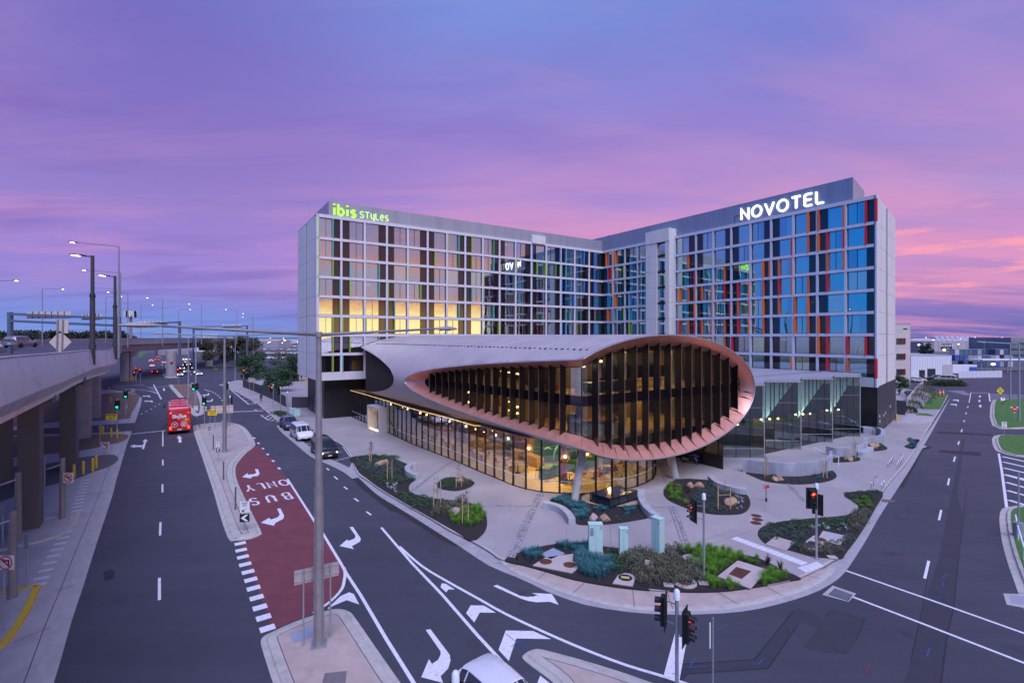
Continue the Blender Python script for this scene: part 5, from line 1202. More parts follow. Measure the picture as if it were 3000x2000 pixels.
for i in range(len(E3)-1):
    near = E3[i].y < 82
    prof = [(0, 0), (-.22, -1.85), (.55, -2.75), (.60, -3.05), (1.6, -3.05)] if near else [(0, 0), (-.05, -1.9), (.9, -2.0), (1.3, -4.0), (2.2, -4.1)]
    g = .003 if near else 0
    m = MB(); rows = []
    for d, dz in prof:
        a, b = left_of(i, d), left_of(i+1, d); u = b-a
        rows.append((a+u*g+Vector((0, 0, dz)), b-u*g+Vector((0, 0, dz))))
    m.add([v for r in rows for v in r], [(2*k, 2*k+1, 2*k+3, 2*k+2) for k in range(len(rows)-1)])
    m.build('parapet_panel', M_clad if near else M_bconc, ov)
    m = MB(); a, b, c, d = left_of(i, -.05)+Vector((0, 0, .05)), left_of(i+1, -.05)+Vector((0, 0, .05)), left_of(i+1, .35)+Vector((0, 0, .05)), left_of(i, .35)+Vector((0, 0, .05)); m.slab(a, b, c, d, -.08); m.build('coping', M_bconc, ov)
    m = MB(); m.slab(left_of(i, .1)+Vector((0, 0, -1.1)), left_of(i+1, .1)+Vector((0, 0, -1.1)), left_of(i+1, 17)+Vector((0, 0, -1.1)), left_of(i, 17)+Vector((0, 0, -1.1)), -.9); m.build('deck', M_asph, ov)
    m = MB(); m.slab(left_of(i, 16.6)+Vector((0, 0, -1.1)), left_of(i+1, 16.6)+Vector((0, 0, -1.1)), left_of(i+1, 16.6)+Vector((0, 0, -.1)), left_of(i, 16.6)+Vector((0, 0, -.1)), .3); m.build('far_parapet', M_bconc, ov)
    m = MB(); m.slab(left_of(i, .36)+Vector((0, 0, -.1)), left_of(i+1, .36)+Vector((0, 0, -.1)), left_of(i+1, .36)+Vector((0, 0, -1.1)), left_of(i, .36)+Vector((0, 0, -1.1)), .1); m.build('inner_parapet', M_bconc, ov)
    if i % 1 == 0 and near:
        for dd in (6.0, 9.5): m = MB(); a = left_of(i, dd); b = left_of(i+1, dd); u = b-a; m.slab(a+Vector((0, 0, -1.09)), a+u*.45+Vector((0, 0, -1.09)), left_of(i, dd+.13)+u*.45+Vector((0, 0, -1.09)), left_of(i, dd+.13)+Vector((0, 0, -1.09)), .004); m.build('lane_line', M_paint, ov)
    m = MB(); m.slab(left_of(i, .9)+Vector((0, 0, -1.09)), left_of(i+1, .9)+Vector((0, 0, -1.09)), left_of(i+1, 1.05)+Vector((0, 0, -1.09)), left_of(i, 1.05)+Vector((0, 0, -1.09)), .004); m.build('edge_line', M_paint, ov)
ang = math.atan2(dA.y, dA.x)
def pier(px, py, w, d, top, off=0):
    c = P(px, py, .08); MB().box((c.x, c.y, top/2), (d, w, top), ang).build('pier', M_col, ov, bevel=.06)
    m = MB(); e = Vector((dA.y, -dA.x, 0)); m.bar(c+Vector((0, 0, top+.4))+e*1.2, c+Vector((0, 0, top+.4))-e*9, 1.5, 1.0); m.build('crosshead', M_col, ov)
pier(90, 1544, 1.1, 1.5, 8.6); pier(203, 1372, 1.25, 2.0, 8.4); pier(8, 1420, 1.1, 1.5, 8.4)
for px, py, r in ((246, 1284, .78), (278, 1225, .8), (365, 1115, 2.2/2), (502, 1103, 1.5), (612, 1072, 1.6)):
    c = P(px, py); MB().cyl(c, c+Vector((0, 0, 8.6 if px > 300 else 8.2)), r, r, 16).build('round_pier', M_bconc, ov, smooth=40)
for px, py, w in ((502, 1103, 9), (612, 1072, 8), (365, 1115, 7)):
    c = P(px, py); MB().box(c+Vector((-1, 2, 8.0)), (w, 2.4, 1.6), .9).build('crosshead', M_bconc, ov)
# ================================================================ lamp posts
M_pole = M('pole_grey', (.30, .29, .31), .5, .4, var=.12, scale=2)
M_polew = M('pole_weathered', (.28, .255, .26), .6, .3, var=.18, scale=2)
M_led = emitter('street_led', (1, .93, .78), 9); M_ledw = emitter('street_led_warm', (1, .78, .45), 11)
def lamp(base, top, lampx, label, M1=None, r=.11, name='street_lamp', group='tall lamp posts along the elevated road', em=None):
    """single arm lamp: base point, top point, luminaire point (world)"""
    o = thing(name, label, 'street lamp', base, 0, group); t = top-base; h = lampx-base
    MB().cyl((0, 0, 0), t, r, r*.6, 8).build('pole', M1 or M_pole, o, smooth=40)
    MB().cyl(t, h, r*.4, r*.35, 6).build('arm', M1 or M_pole, o)
    d = (h-t).normalized(); m = MB(); m.bar(h-d*.1, h+d*.75, .32, .1); m.build('luminaire', M_blk, o, bevel=.03)
    m = MB(); m.bar(h+d*.2+Vector((0, 0, -.08)), h+d*.6+Vector((0, 0, -.08)), .2, .05); m.build('lens', em or M_led, o)
    return o
far_l = ['lamp post with long left arm rising above the parapet of the elevated road', 'lamp post behind the black lamps with arm over the elevated road', 'thin lamp post beyond the first sign gantry with its arm to the road', 'thin grey lamp post beside the phone mast', 'lamp post left of the diamond sign with arm pointing at the gantry', 'slim lamp post just behind the sign gantry', 'lamp post over the flyover next to the pale sign back', 'small lamp post above the flyover bend', 'distant lamp post above the middle bridge pier', 'distant lamp post over the flyover above the traffic lights', 'distant lamp post beside the far sign gantry', 'far lamp post above the big tree', 'farther lamp post above the big tree, arm to the left', 'lamp with only its arm and head over the elevated road']
for lab, (pxp, pyt, pxl, pyl, Y) in zip(far_l, [(348,722,225,710,60),(353,799,256,791,80),(340.6,847,277,843,115),(374.5,857.6,323,855,120),(124,847,180.6,846,115),(310,871,352,868,140),(476.5,875,437,872,140),(413,894.6,444.6,893,165),(590,891,558.6,890,170),(523,907,554.7,906,190),(694,907,666,906,185),(742,919,715.6,918,210),(738,929,714,928,230),(-60,825,42,821,70)]):
    t = At(pxp, pyt, Y); lamp(Vector((t.x, t.y, 10.6 if Y < 200 else 0)), t, At(pxl, pyl, Y-2), lab, r=.13, em=M_ledw if Y == 60 else M_led)
# black parapet lamps
for lab, pxp, pyt, pyb, Y, s_ in (('black lamp on a stepped dark pole bracketed to the bridge parapet', 271, 749, 1068, 49.5, 1), ('smaller looking black lamp on the parapet behind the first black lamp', 337, 808, 1052, 65.2, 1)):
    b, t = At(pxp, pyb, Y), At(pxp, pyt, Y)
    o = thing('parapet_lamp', lab, 'street lamp', b, 0, 'black lamps on the bridge parapet'); hh = t.z-b.z
    MB().cyl((0, 0, 0), (0, 0, hh*.63), .24, .21, 12).build('lower_pole', M('pole_black_brown', (.07, .065, .07), .5, .4, var=.2, scale=2), o, smooth=40); MB().cyl((0, 0, hh*.63), (0, 0, hh), .16, .15, 12).build('upper_pole', MATS['pole_black_brown'], o, smooth=40)
    MB().cyl((0, 0, hh*.62), (0, 0, hh*.65), .27, .22, 12).build('collar', M_blk, o)
    MB().cyl((0, 0, .9), (-.9, .3, .9), .14, .14, 8).build('bracket', M_polew, o); MB().cyl((0, 0, 1.6), (0, 0, 2.0), .3, .3, 12).build('collar', MATS['pole_black_brown'], o)
    m = MB(); m.bar((0, 0, hh-.1), (-.8, -.1, hh-.05), .1, .1); m.build('arm', M_blk, o)
    m = MB(); m.bar((-.7, -.1, hh), (-2.0, -.2, hh+.1), .45, .12); m.build('luminaire', M_blk, o, bevel=.05); m = MB(); m.bar((-1.25, -.15, hh-.04), (-1.85, -.2, hh+.01), .36, .05); m.build('lens', M_ledw, o)
# twin-arm lamps on the median
def twin(base, label, l=5.4):
    o = thing('twin_lamp', label, 'street lamp', base, 0, 'twin armed median lamps'); n = 8
    m = MB(); m.cyl((0, 0, 0), (0, 0, 6.6), .235, .19, 8); m.cyl((0, 0, 6.6), (0, 0, 13.1), .165, .11, 8); m.build('pole', M_polew, o)
    MB().box((0, 0, .03), (.62, .62, .06), .3).build('base_plate', M_steel, o)
    MB().cyl((0, 0, 12.98), (0, 0, 13.2), .15, .15, 8).build('cap', M_polew, o)
    for s in (-1, 1):
        e = Vector((AXR.x*s*l, AXR.y*s*l, 13.38)); MB().cyl((0, 0, 13.08), e, .07, .045, 8).build('arm', M_polew, o, smooth=True)
        d = Vector((AXR.x*s, AXR.y*s, 0)); sd = Vector((-d.y, d.x, 0))
        m = MB(); prof = [(0, .06, .05), (.25, .17, .1), (.7, .2, .13), (1.1, .15, .08), (1.25, .03, .02)]; vs = []
        for x, w, h in prof:
            for y, z in ((-w, 0), (-w*.7, h), (w*.7, h), (w, 0), (w*.6, -h*.5), (-w*.6, -h*.5)): vs.append(e+d*x+sd*y+Vector((0, 0, z)))
        m.add(vs, [(j*6+k, j*6+(k+1) % 6, (j+1)*6+(k+1) % 6, (j+1)*6+k) for j in range(4) for k in range(6)]+[(5,4,3,2,1,0), tuple(range(24, 30))]); m.build('luminaire', M('luminaire_grey', (.28, .26, .26), .5, var=.05), o, smooth=35)
        m = MB(); c = e+d*.6+Vector((0, 0, -.07)); m.box(c, (.5, .22, .04), math.atan2(d.y, d.x)); m.build('lens', M('lens_frosted', (.7, .7, .62), .2), o)
    return o
twin(P(934, 1887, .13), 'tall pale twin armed lamp on the near island beside the sign back')
twin(P(658, 1323, .13), 'twin armed lamp on the long median near the yellow roadwork sign')
for lab, px, by, py in (('slim grey lamp pole carrying the green signal on the far median', 574, 1190, 985), ('grey lamp pole standing beyond the far median', 552, 1170, 990), ('slim pole at the far corner before the big tree', 689, 1115, 992), ('slim pole beside the dark bushes at the far corner', 728.5, 1076, 992)):
    b = P(px, by); t = At(px, py, b.y); o = thing('slim_lamp_post', lab, 'street lamp', b, 0, 'slim poles at the far junction')
    MB().cyl((0, 0, 0), t-b, .16, .09, 8).build('pole', M('pole_blue_grey', (.33, .37, .42), .5, .3), o); MB().cyl(t-b, t-b+Vector((-3.6, -2.0, .3)), .06, .05, 6).build('arm', MATS['pole_blue_grey'], o)
    m = MB(); m.bar(t-b+Vector((-3.5, -1.95, .3)), t-b+Vector((-4.3, -2.4, .32)), .3, .12); m.build('luminaire', M_steel, o)
# ================================================================ gantries and mast
M_gan = M('gantry_blue_grey', (.13, .16, .22), .5, .3, var=.1)
M_back = M('sign_back', (.62, .50, .42), .6, var=.08); M_backw = M('sign_back_pale', (.7, .7, .66), .6, var=.05)
def gantry(label, px0, py0, px1, py1, ylow, Y0, Y1, boards, zb, matb):
    a, b = At(px0, py0, Y0), At(px1, py1, Y1); o = thing('sign_gantry', label, 'gantry', (a.x, a.y, 0))
    A = Vector((0, 0, 0)); Bv = Vector((b.x-a.x, b.y-a.y, 0)); za, zb2 = a.z, b.z; dz = (ylow)*Y0/F
    for f, zt in ((0, za), (1, zb2)): p = Bv*f; m = MB(); m.bar(p+Vector((0, 0, zb)), p+Vector((0, 0, zt+.3)), .5, .5); m.build('post', M_gan, o)
    for k in (0, 1): m = MB(); m.bar(Vector((0, 0, za-k*dz)), Bv+Vector((0, 0, zb2-k*dz)), .35, .35); m.build('beam', M_gan, o)
    for (x0, x1, yt, yb) in boards:
        f0, f1 = (x0-px0)/(px1-px0), (x1-px0)/(px1-px0); p, q = Bv*f0, Bv*f1; zt = H+(HY-yt)*(Y0+(Y1-Y0)*f0)/F; zl = H+(HY-yb)*(Y0+(Y1-Y0)*f0)/F
        w = MB(); nv = Vector((0, .4, 0)); w.slab(p+nv+Vector((0, 0, zl)), q+nv+Vector((0, 0, zl)), q+nv+Vector((0, 0, zt)), p+nv+Vector((0, 0, zt)), .05); bo = w.build('sign_board', matb, o)
        for k in range(1, 7): c = p.lerp(q, k/7)+Vector((0, .3, 0)); w = MB(); w.bar(c+Vector((0, 0, zl)), c+Vector((0, 0, zt)), .09, .09); w.build('rib', M_gan, bo)
gantry('blue-grey sign gantry over the elevated road with two tan sign backs', 30, 920, 345, 933, 20, 75, 72, ((73, 205, 912, 933), (236, 294, 918, 937)), 10.6, M_back)
gantry('second sign gantry with one pale sign back above the flyover bend', 345, 948, 526, 944, 0, 130, 132, ((405, 487, 941, 955),), 8, M_backw)
gantry('distant sign gantry with one white sign back beyond the flyover', 567, 957, 724, 955, 9, 200, 200, ((650, 706, 951, 961), (594, 634, 979, 989)), 0, M_backw)
cm = thing('phone_mast', 'mobile phone mast with a ring of white antenna panels behind the flyover', 'mast', P(383, 1010)*0+Vector((-116.5, 150.2, 0)))
MB().cyl((0, 0, 0), (0, 0, 19.8), .5, .35, 10).build('mast', M_polew, cm)
for k in range(12): a = 2*PI*k/12; MB().box((1.5*math.cos(a), 1.5*math.sin(a), 20.2), (.3, .3, 2.0), a).build('antenna', M_backw if k % 3 else M_blk, cm)
m = MB(); m.cyl((0, 0, 19.5), (0, 0, 19.7), 1.4, 1.4, 12); m.build('platform', M_steel, cm)
# diamond sign back on the bridge
ds = thing('diamond_sign', 'tan back of a diamond warning sign with plate above on the bridge deck', 'sign', At(172, 1033, 44)); 
for x in (-.2, .25): MB().cyl((x, 0, -.6), (x+.12, 0, 3.0), .06, .06, 8).build('post', M_pole, ds)
m = MB(); c = Vector((0.05, .12, .95)); r = 1.0
m.slab(c+Vector((-r, 0, .0)), c+Vector((0, 0, -r)), c+Vector((r, 0, 0)), c+Vector((0, 0, r)), .04); m.build('diamond_plate', M_back, ds)
m = MB(); m.slab(Vector((-.3, .12, 1.75)), Vector((.75, .12, 1.75)), Vector((.8, .12, 2.9)), Vector((-.25, .12, 2.9)), .04); m.build('upper_plate', M_back, ds)
# ================================================================ traffic lights
M_tl = M('signal_black', (.012, .012, .013), .5, var=.05)
EM = {'red': emitter('signal_red', (1, .02, .01), 16), 'green': emitter('signal_green', (.0, 1, .45), 12), 'off': M('signal_off', (.03, .03, .03), .3)}
M_galv = M('signal_pole', (.42, .45, .47), .45, .6, var=.1, scale=4)
M_cap = M('white_cap', (.72, .76, .78), .4, var=.05)
def head(o, at, yaw, lit, board=True, lens3=('red', 'amber', 'green')):
    """three-aspect signal head facing yaw (direction the lamps look)"""
    h = bpy.data.objects.new('signal_head', None)
    b = MB(); b.box((0, .0, 0), (.32, .2, 1.0))
    hm = b.build('signal_head', M_tl, o, bevel=.02, loc=at, rz=yaw)
    if board: MB().box((0, .06, 0), (.62, .025, 1.25)).build('target_board', M_tl, hm, bevel=.06)
    for i, c in enumerate(('red', 'amber', 'green')):
        z = .31-.31*i
        on = lit == c
        MB().cyl((0, -.10, z), (0, -.125, z), .105, .105, 14).build('lens', EM[c] if on else EM['off'], hm)
        m = MB(); n = 9
        vs = []
        for k in range(n+1):
            a = PI*(-.1+1.2*k/n); vs += [(.12*math.cos(a), -.1, z+.12*math.sin(a)), (.12*math.cos(a), -.3, z-.02+.12*math.sin(a))]
        m.add(vs, [(2*k, 2*k+2, 2*k+3, 2*k+1) for k in range(n)]); m.build('visor', M_tl, hm)
    return hm
def signal(base, label, heads, top=4.35, group='traffic lights', lampw=0, cap=True):
    o = thing('traffic_light', label, 'traffic light', base, 0, group)
    MB().cyl((0, 0, 0), (0, 0, top-.3), .065, .06, 10).build('pole', M_galv, o, smooth=40)
    if cap: MB().lathe([(.075, top-.3), (.11, top-.27), (.10, top+.02), (.06, top+.07)], n=12).build('pole_cap', M_cap, o, smooth=40)
    MB().cyl((0, 0, 0), (0, 0, .03), .2, .2, 10).build('base_flange', M_steel, o)
    for dx, dy, z, yaw, lit in heads:
        hm = head(o, (dx, dy, z), yaw, lit)
        m = MB(); m.bar((0, 0, z+.35), (dx, dy, z+.35), .03, .03); m.bar((0, 0, z-.35), (dx, dy, z-.35), .03, .03); m.build('bracket', M_galv, o)
    return o
yL = math.atan2(dA.y, dA.x)-PI/2
# lamps look along local -y; yaw 0 looks at the camera side (-Y)
signal(P(368, 1221), 'signal showing green on the brown bed, the farther of the two on the left', [(.1, -.15, 3.7, .5, 'green')]); signal(P(343.5, 1262), 'signal showing green beside the yellow roadwork ahead sign under the overpass', [(.1, -.15, 3.7, .5, 'green')])
signal(P(598.8, 1248), 'signal showing green on the tip of the long median', [(.05, -.15, 3.7, .4, 'green')]); signal(P(571, 1200), 'signal showing green on the far median beside the slim lamp pole', [(-.1, -.2, 4.1, .4, 'green'), (.35, .1, 4.2, 1.6, 'off')])
signal(P(674, 1245), 'signal seen from its black back on the long median', [(.0, .2, 3.8, PI, 'off')])
for lab, px, py, dz in (('signal showing red before the round bridge pier', 399, 1120, 0), ('big glowing red signal right of the round bridge pier', 411, 1126, 0), ('signal showing red on the median under the flyover', 522, 1126, 0), ('signal showing red at the far corner by the bushes', 714, 1130, 0)):
    signal(P(px, py), lab, [(.1, -.2, 3.9, .5, 'red')])
signal(P(505, 1106), 'red signal hanging from a curved mast arm at the middle bridge pier', [(-.1, -.3, 5.0, .5, 'red')], top=5.8)
signal(P(657+13, 1184), 'signal with dark heads on the footpath before the fence', [(-.3, 0, 3.6, .6, 'off')]); signal(P(800.5, 1194), 'signal pole with white cap on the planting before the hotel driveway', [(-.35, .1, 3.5, .6, 'red')])
signal(P(822, 1206), 'signal pole with two dark heads beside the hotel driveway', [(-.3, .1, 3.6, 1.2, 'off')]); signal(P(842, 1226), 'white capped signal pole beside the pale green cabinets', [])
signal(P(2392, 1635, PZ), 'signal facing the junction with bright red lamp in the planting by the right street', [(-.32, -.1, 3.55, -.15, 'red'), (.25, .25, 3.1, 2.2, 'red')])
signal(P(2062, 1680, PZ), 'signal in the corner garden turned sideways with a small red lamp', [(-.52, .25, 3.35, -1.35, 'red')])
signal(Vector((5.6, 16.7, .13)), 'near signal pair on the corner island, one lamp glowing red', [(-.35, .3, 3.55, -2.0, 'red'), (.3, -.1, 3.2, .95, 'red')])
signal(Vector((-1.47, 12.8, .13)), 'nearest signal with only its cap and head showing beside the white car', [(.2, .12, 3.35, 2.6, 'off'), (-.24, .02, 3.35, -2.2, 'off')], top=4.22)
# ================================================================ road signs
M_signw = M('sign_white', (.78, .77, .76), .45, var=.03); M_signy = M('sign_yellow', (.80, .55, .02), .5, var=.03, emit=(1, .72, .02), estr=.10); M_ink = M('sign_black', (.015, .015, .018), .5); M_sred = M('sign_red', (.62, .02, .03), .45)  # sign_yellow carries a faint painted glow as emission, no lamp in it
def sign(base, label, plates, posts=(0,), top=2.6, yaw=0.0, group=None, r=.03, mat=None):
    """plates: (x, z, w, h, material, drawing)"""
    o = thing('road_sign', label, 'sign', base, yaw, group)
    for x in posts: MB().cyl((x, .04, 0), (x, .04, top), r, r, 8).build('post', mat or M_galv, o)
    for (x, z, w, h, mt, dr) in plates:
        pl = MB().box((x, 0, z), (w, .02, h)).build('plate', mt, o, bevel=.0)
        if dr: 
            m = MB(); rest = dr(m, x, z, w, h); m.build('symbol', M_ink, pl)
            if rest: rest(pl)
    return o
def ring(m, x, z, r, w, y=-.02, n=24):
    vs = []
    for k in range(n): a = 2*PI*k/n; vs += [(x+r*math.cos(a), y, z+r*math.sin(a)), (x+(r-w)*math.cos(a), y, z+(r-w)*math.sin(a))]
    m.add(vs, [(2*k, 2*((k+1) % n), 2*((k+1) % n)+1, 2*k+1) for k in range(n)])
def noleft(m, x, z, w, h):
    s = w/.8; m.add([(x+a*s, -.014, z+b*s) for a, b in ((.12,-.2),(.19,-.2),(.19,.13),(-.06,.13),(-.06,.2),(-.2,.09),(-.06,-.02),(-.06,.05),(.12,.05))], [tuple(range(9))])
    def more(pl):
        q = MB(); ring(q, x, z, .34*s, .06*s, -.018); d = Vector((.7, 0, -.7)); q.bar(Vector((x, -.02, z))-d*.33*s, Vector((x, -.02, z))+d*.33*s, .02, .06*s, up=(0, 0, 1)); q.build('red_ring', M_sred, pl)
    return more
def texts(*lines):
    def f(m, x, z, w, h):
        n = len(lines); hh = h/(n*1.5+.3)
        for i, t in enumerate(lines):
            gg = .2; tw = sum(LW.get(c, .6)+gg for c in t)*hh; sx = min(1, w*.88/tw); 
            write(m, t, (x, -.014, z+h/2-(i+1)*h/(n+.25)+.05*h), (1, 0, 0), (0, 0, 1), (0, -1, 0), hh, hh*.17, 0, gap=gg*sx, sx=sx, center=True)
    return f
def keepleft(m, x, z, w, h):
    texts('KEEP', 'LEFT')(m, x, z+h*.22, w*.9, h*.5); d = Vector((-.7, 0, -.7)); c = Vector((x, -.014, z-h*.2)); m.bar(c-d*.2*w, c+d*.2*w, .008, .08*w, up=(0, 1, 0)); m.add([c+d*.42*w, c+d*.15*w+Vector((-.16*w, 0, .10*w)), c+d*.15*w+Vector((.10*w, 0, -.16*w))], [(0, 1, 2)])
def chev(m, x, z, w, h): m.add([(x+a*w, -.014, z+b*h) for a, b in ((-.42,0),(.1,.42),(.42,.42),(.0,0),(.42,-.42),(.1,-.42))], [(0,1,2,3), (0,3,4,5)])
def oneway(m, x, z, w, h):
    texts('ONE', 'WAY')(m, x, z+h*.2, w, h*.55); m.bar((x-.05*w, -.014, z-h*.3), (x+.35*w, -.014, z-h*.3), .01, .1*w); m.add([(x-.4*w, -.014, z-h*.3), (x-.05*w, -.014, z-h*.18), (x-.05*w, -.014, z-h*.42)], [(0,1,2)])
sign(P(200, 1525, .08), 'no left turn sign on a thin post beside the broad grey pole on the pavement', [(0, 3.05, .72, .72, M_signw, noleft)], top=3.1, group='no left turn signs'); sign(P(308, 1330, .1), 'no left turn sign by the driveway before the brown bed', [(0, 1.0, .95, .7, M_signw, noleft)], top=1.2); sign(P(9, 1850, .16), 'no left turn sign beside the yellow kerb nose', [(.12, 3.05, .72, .62, M_signw, noleft)], top=3.1)
sign(P(322, 1262, .1), 'yellow roadwork ahead sign standing before the bridge pier', [(.2, 1.95, 1.5, .8, M_signy, texts('ROADWORK', 'AHEAD'))], (-.4, .9), 2.2); sign(P(622, 1257, .13), 'yellow roadwork ahead sign on the long median', [(0, 2.35, 1.3, .75, M_signy, texts('ROADWORK', 'AHEAD'))], (-.35, .35), 2.6)
m_ = sign(P(714.6, 1555, .13), 'keep left sign over a black and white chevron board at the median tip', [(.06, 1.62, .60, .72, M_signw, keepleft), (.04, .88, .62, .55, M_ink, None)], top=1.95, yaw=.15)
q = MB(); chev(q, .04, .88, .58, .52); q.build('symbol', M_signw, m_)
m_ = sign(P(639.7, 1352, .13), 'one way sign over a small chevron board on the long median', [(-.05, 1.75, .36, .62, M_signw, oneway), (-.05, 1.2, .36, .4, M_ink, None)], top=2.0, yaw=.1)
q = MB(); chev(q, -.05, 1.2, .34, .38); q.build('symbol', M_signw, m_)
m_ = sign(P(613, 1277, .13), 'small chevron board near the tip of the long median', [(0, 1.0, .3, .45, M_ink, None)], top=1.3); q = MB(); chev(q, 0, 1.0, .28, .42); q.build('symbol', M_signw, m_)
sign(P(573.5, 1210, .1), 'white keep left sign on the far median', [(0, .9, .7, .8, M_signw, keepleft)], top=1.3); sign(P(598, 1235, .1), 'white sign with red turn symbol below the median signal', [(0, 2.0, .75, .7, M_signw, noleft)], top=2.3)
sign(P(389, 1180, .1), 'pale notice sign on the brown bed past the second green signal', [(0, 2.2, .8, 1.0, M_back, texts('NO', 'STOP'))], top=2.6); sign(P(369, 1218, .1), 'white notice plate below the farther green signal on the left', [(.0, 1.7, .5, .8, M_signw, texts('BUS', 'ONLY'))], top=2.2)
sign(P(564, 1158, .1), 'pale notice sign on the far median', [(0, 2.3, .8, 1.0, M_back, texts('NO', 'UTURN'[:1]+'TURN'))], top=2.7)
# sign boards seen from behind
def board(label, pA, pB, base, zc0, zc1, mat, h, flip=1):
    a, b = Vector((pA.x, pA.y, 0)), Vector((pB.x, pB.y, 0)); o = thing('sign_board', label, 'sign', (a.x, a.y, base))
    d = b-a; u = d.normalized()
    for f in (.2, .8): MB().cyl(d*f, d*f+Vector((0, 0, zc1-base)), .04, .04, 8).build('post', M_galv, o)
    nn = Vector((-u.y, u.x, 0))*.06
    m = MB(); m.slab(nn+Vector((0, 0, zc0-base)), d+nn+Vector((0, 0, zc0-base)), d+nn+Vector((0, 0, zc1-base)), nn+Vector((0, 0, zc1-base)), .03); pl = m.build('plate', mat, o)
    for f in (.2, .8): m = MB(); zz = zc0-base+(zc1-zc0)*f; m.bar(nn*.5+Vector((0, 0, zz)), d+nn*.5+Vector((0, 0, zz)), .04, .04); m.build('rail', M_galv, pl)
a, b = P(889, 1889, .13), P(968, 1866, .13); e = (b-a)*.33
board('back of a long street sign on two posts beside the near twin lamp', a-e, b+e, .13, 2.72, 3.32, M('sign_back_shiny', (.52, .44, .43), .3, .4, var=.1), .6)
a, b = P(617, 1250, .13), P(683, 1247, .13); board('large pale back of a direction sign on the long median', a, b, .13, 2.05, 3.15, M_back, 1)
a, b = P(727, 1158), P(747, 1160); board('pale sign back on the footpath before the dark fence', a, b, 0, 3.0, 4.0, M_back, 1)
for lab, px, py in (('brown marker post beside the long median chevron', 625, 1317), ('brown marker post where the median narrows', 655, 1405), ('brown marker post near the keep left sign', 690, 1492)):
    tag(MB().box((0, 0, .85), (.09, .09, 1.7)).build('marker_post', M('post_brown', (.12, .10, .10), .7), loc=P(px, py, .13), bevel=.01), lab, 'post', 'brown marker posts on the median')
tag(MB().box((0, 0, .5), (.6, .35, 1.0)).build('control_box', M('control_grey', (.35, .36, .38), .6), loc=P(658, 1284, .13)+Vector((0, 0, 1.3)), bevel=.02), 'grey control box strapped to the median twin lamp', 'box')
# low lamp columns with slanted reflector arms on the left pavement
for lab, px, py in (('broad grey pole with slanted white reflector, beside the no left turn sign', 183, 1519), ('broad grey pole with slanted reflector in front of the bridge pier', 53, 1582), ('broad grey pole with slanted reflector rising from the yellow kerbed pavement', 37, 1752)):
    o = thing('reflector_lamp', lab, 'lamp', P(px, py, .12), 0, 'grey reflector lamp columns'); MB().cyl((0, 0, 0), (0, 0, 4.35), .19, .15, 12).build('pole', M_polew, o, smooth=40); m = MB(); m.slab(Vector((-1.0, -.15, 3.55)), Vector((.0, -.15, 3.9)), Vector((.0, .15, 3.9)), Vector((-1.0, .15, 3.55)), .06); m.build('reflector', M_cap, o)
for lab, px, py, hh in (('dark backed sign on a thin post at the yellow kerb', 80, 1725, 2.6), ('dark backed sign on a thin post far left of the pavement', 8, 1600, 2.4), ('thin post with a dark plate in the pebble bed', 131, 1425, 2.4), ('grey meter post at the brown bed', 293, 1302, 2.2)):
    o = thing('plate_post', lab, 'sign', P(px, py, .1)); MB().cyl((0, 0, 0), (0, 0, hh), .04, .04, 8).build('post', M_galv, o); MB().box((0, -.05, hh-.1), (.2, .05, .75)).build('plate', M_pole, o)
# yellow bollards
for lab, px, py in zip(['yellow bollard at the back of the pebble bed', 'yellow bollard in front of the rectangular pier', 'yellow bollard between the pier and the pebble bed tip', 'yellow bollard nearest the pebble bed tip', 'yellow bollard behind the driveway at the round pier', 'yellow bollard first past the round pier', 'yellow bollard second past the round pier', 'yellow bollard beside the roadwork sign', 'yellow bollard at the brown bed corner', 'yellow bollard on the far brown bed', 'yellow bollard on the edge of the far brown bed'],
                        (217, 244, 272, 282, 265, 296, 302, 326, 343.5, 324, 320), (1399, 1388, 1379, 1370, 1275, 1272, 1275, 1280, 1284, 1180, 1150)):
    m = MB(); m.lathe([(.11, 0), (.11, 1.15), (.09, 1.22), (.03, 1.26)], n=12); tag(m.build('bollard', M_yel, loc=P(px, py, .1), smooth=40), lab, 'bollard', 'yellow bollards under the overpass')
for i in range(5):
    m = MB(); m.lathe([(.11, 0), (.11, 1.15), (.09, 1.22), (.03, 1.26)], n=8); tag(m.build('bollard', M_yel, loc=P(354+(0, 21, 30, 36, 42)[i], 1117-(0, 0, 1, 2, 3)[i])), 'yellow bollard in the row at the far round pier', 'bollard', 'yellow bollards at the far pier')
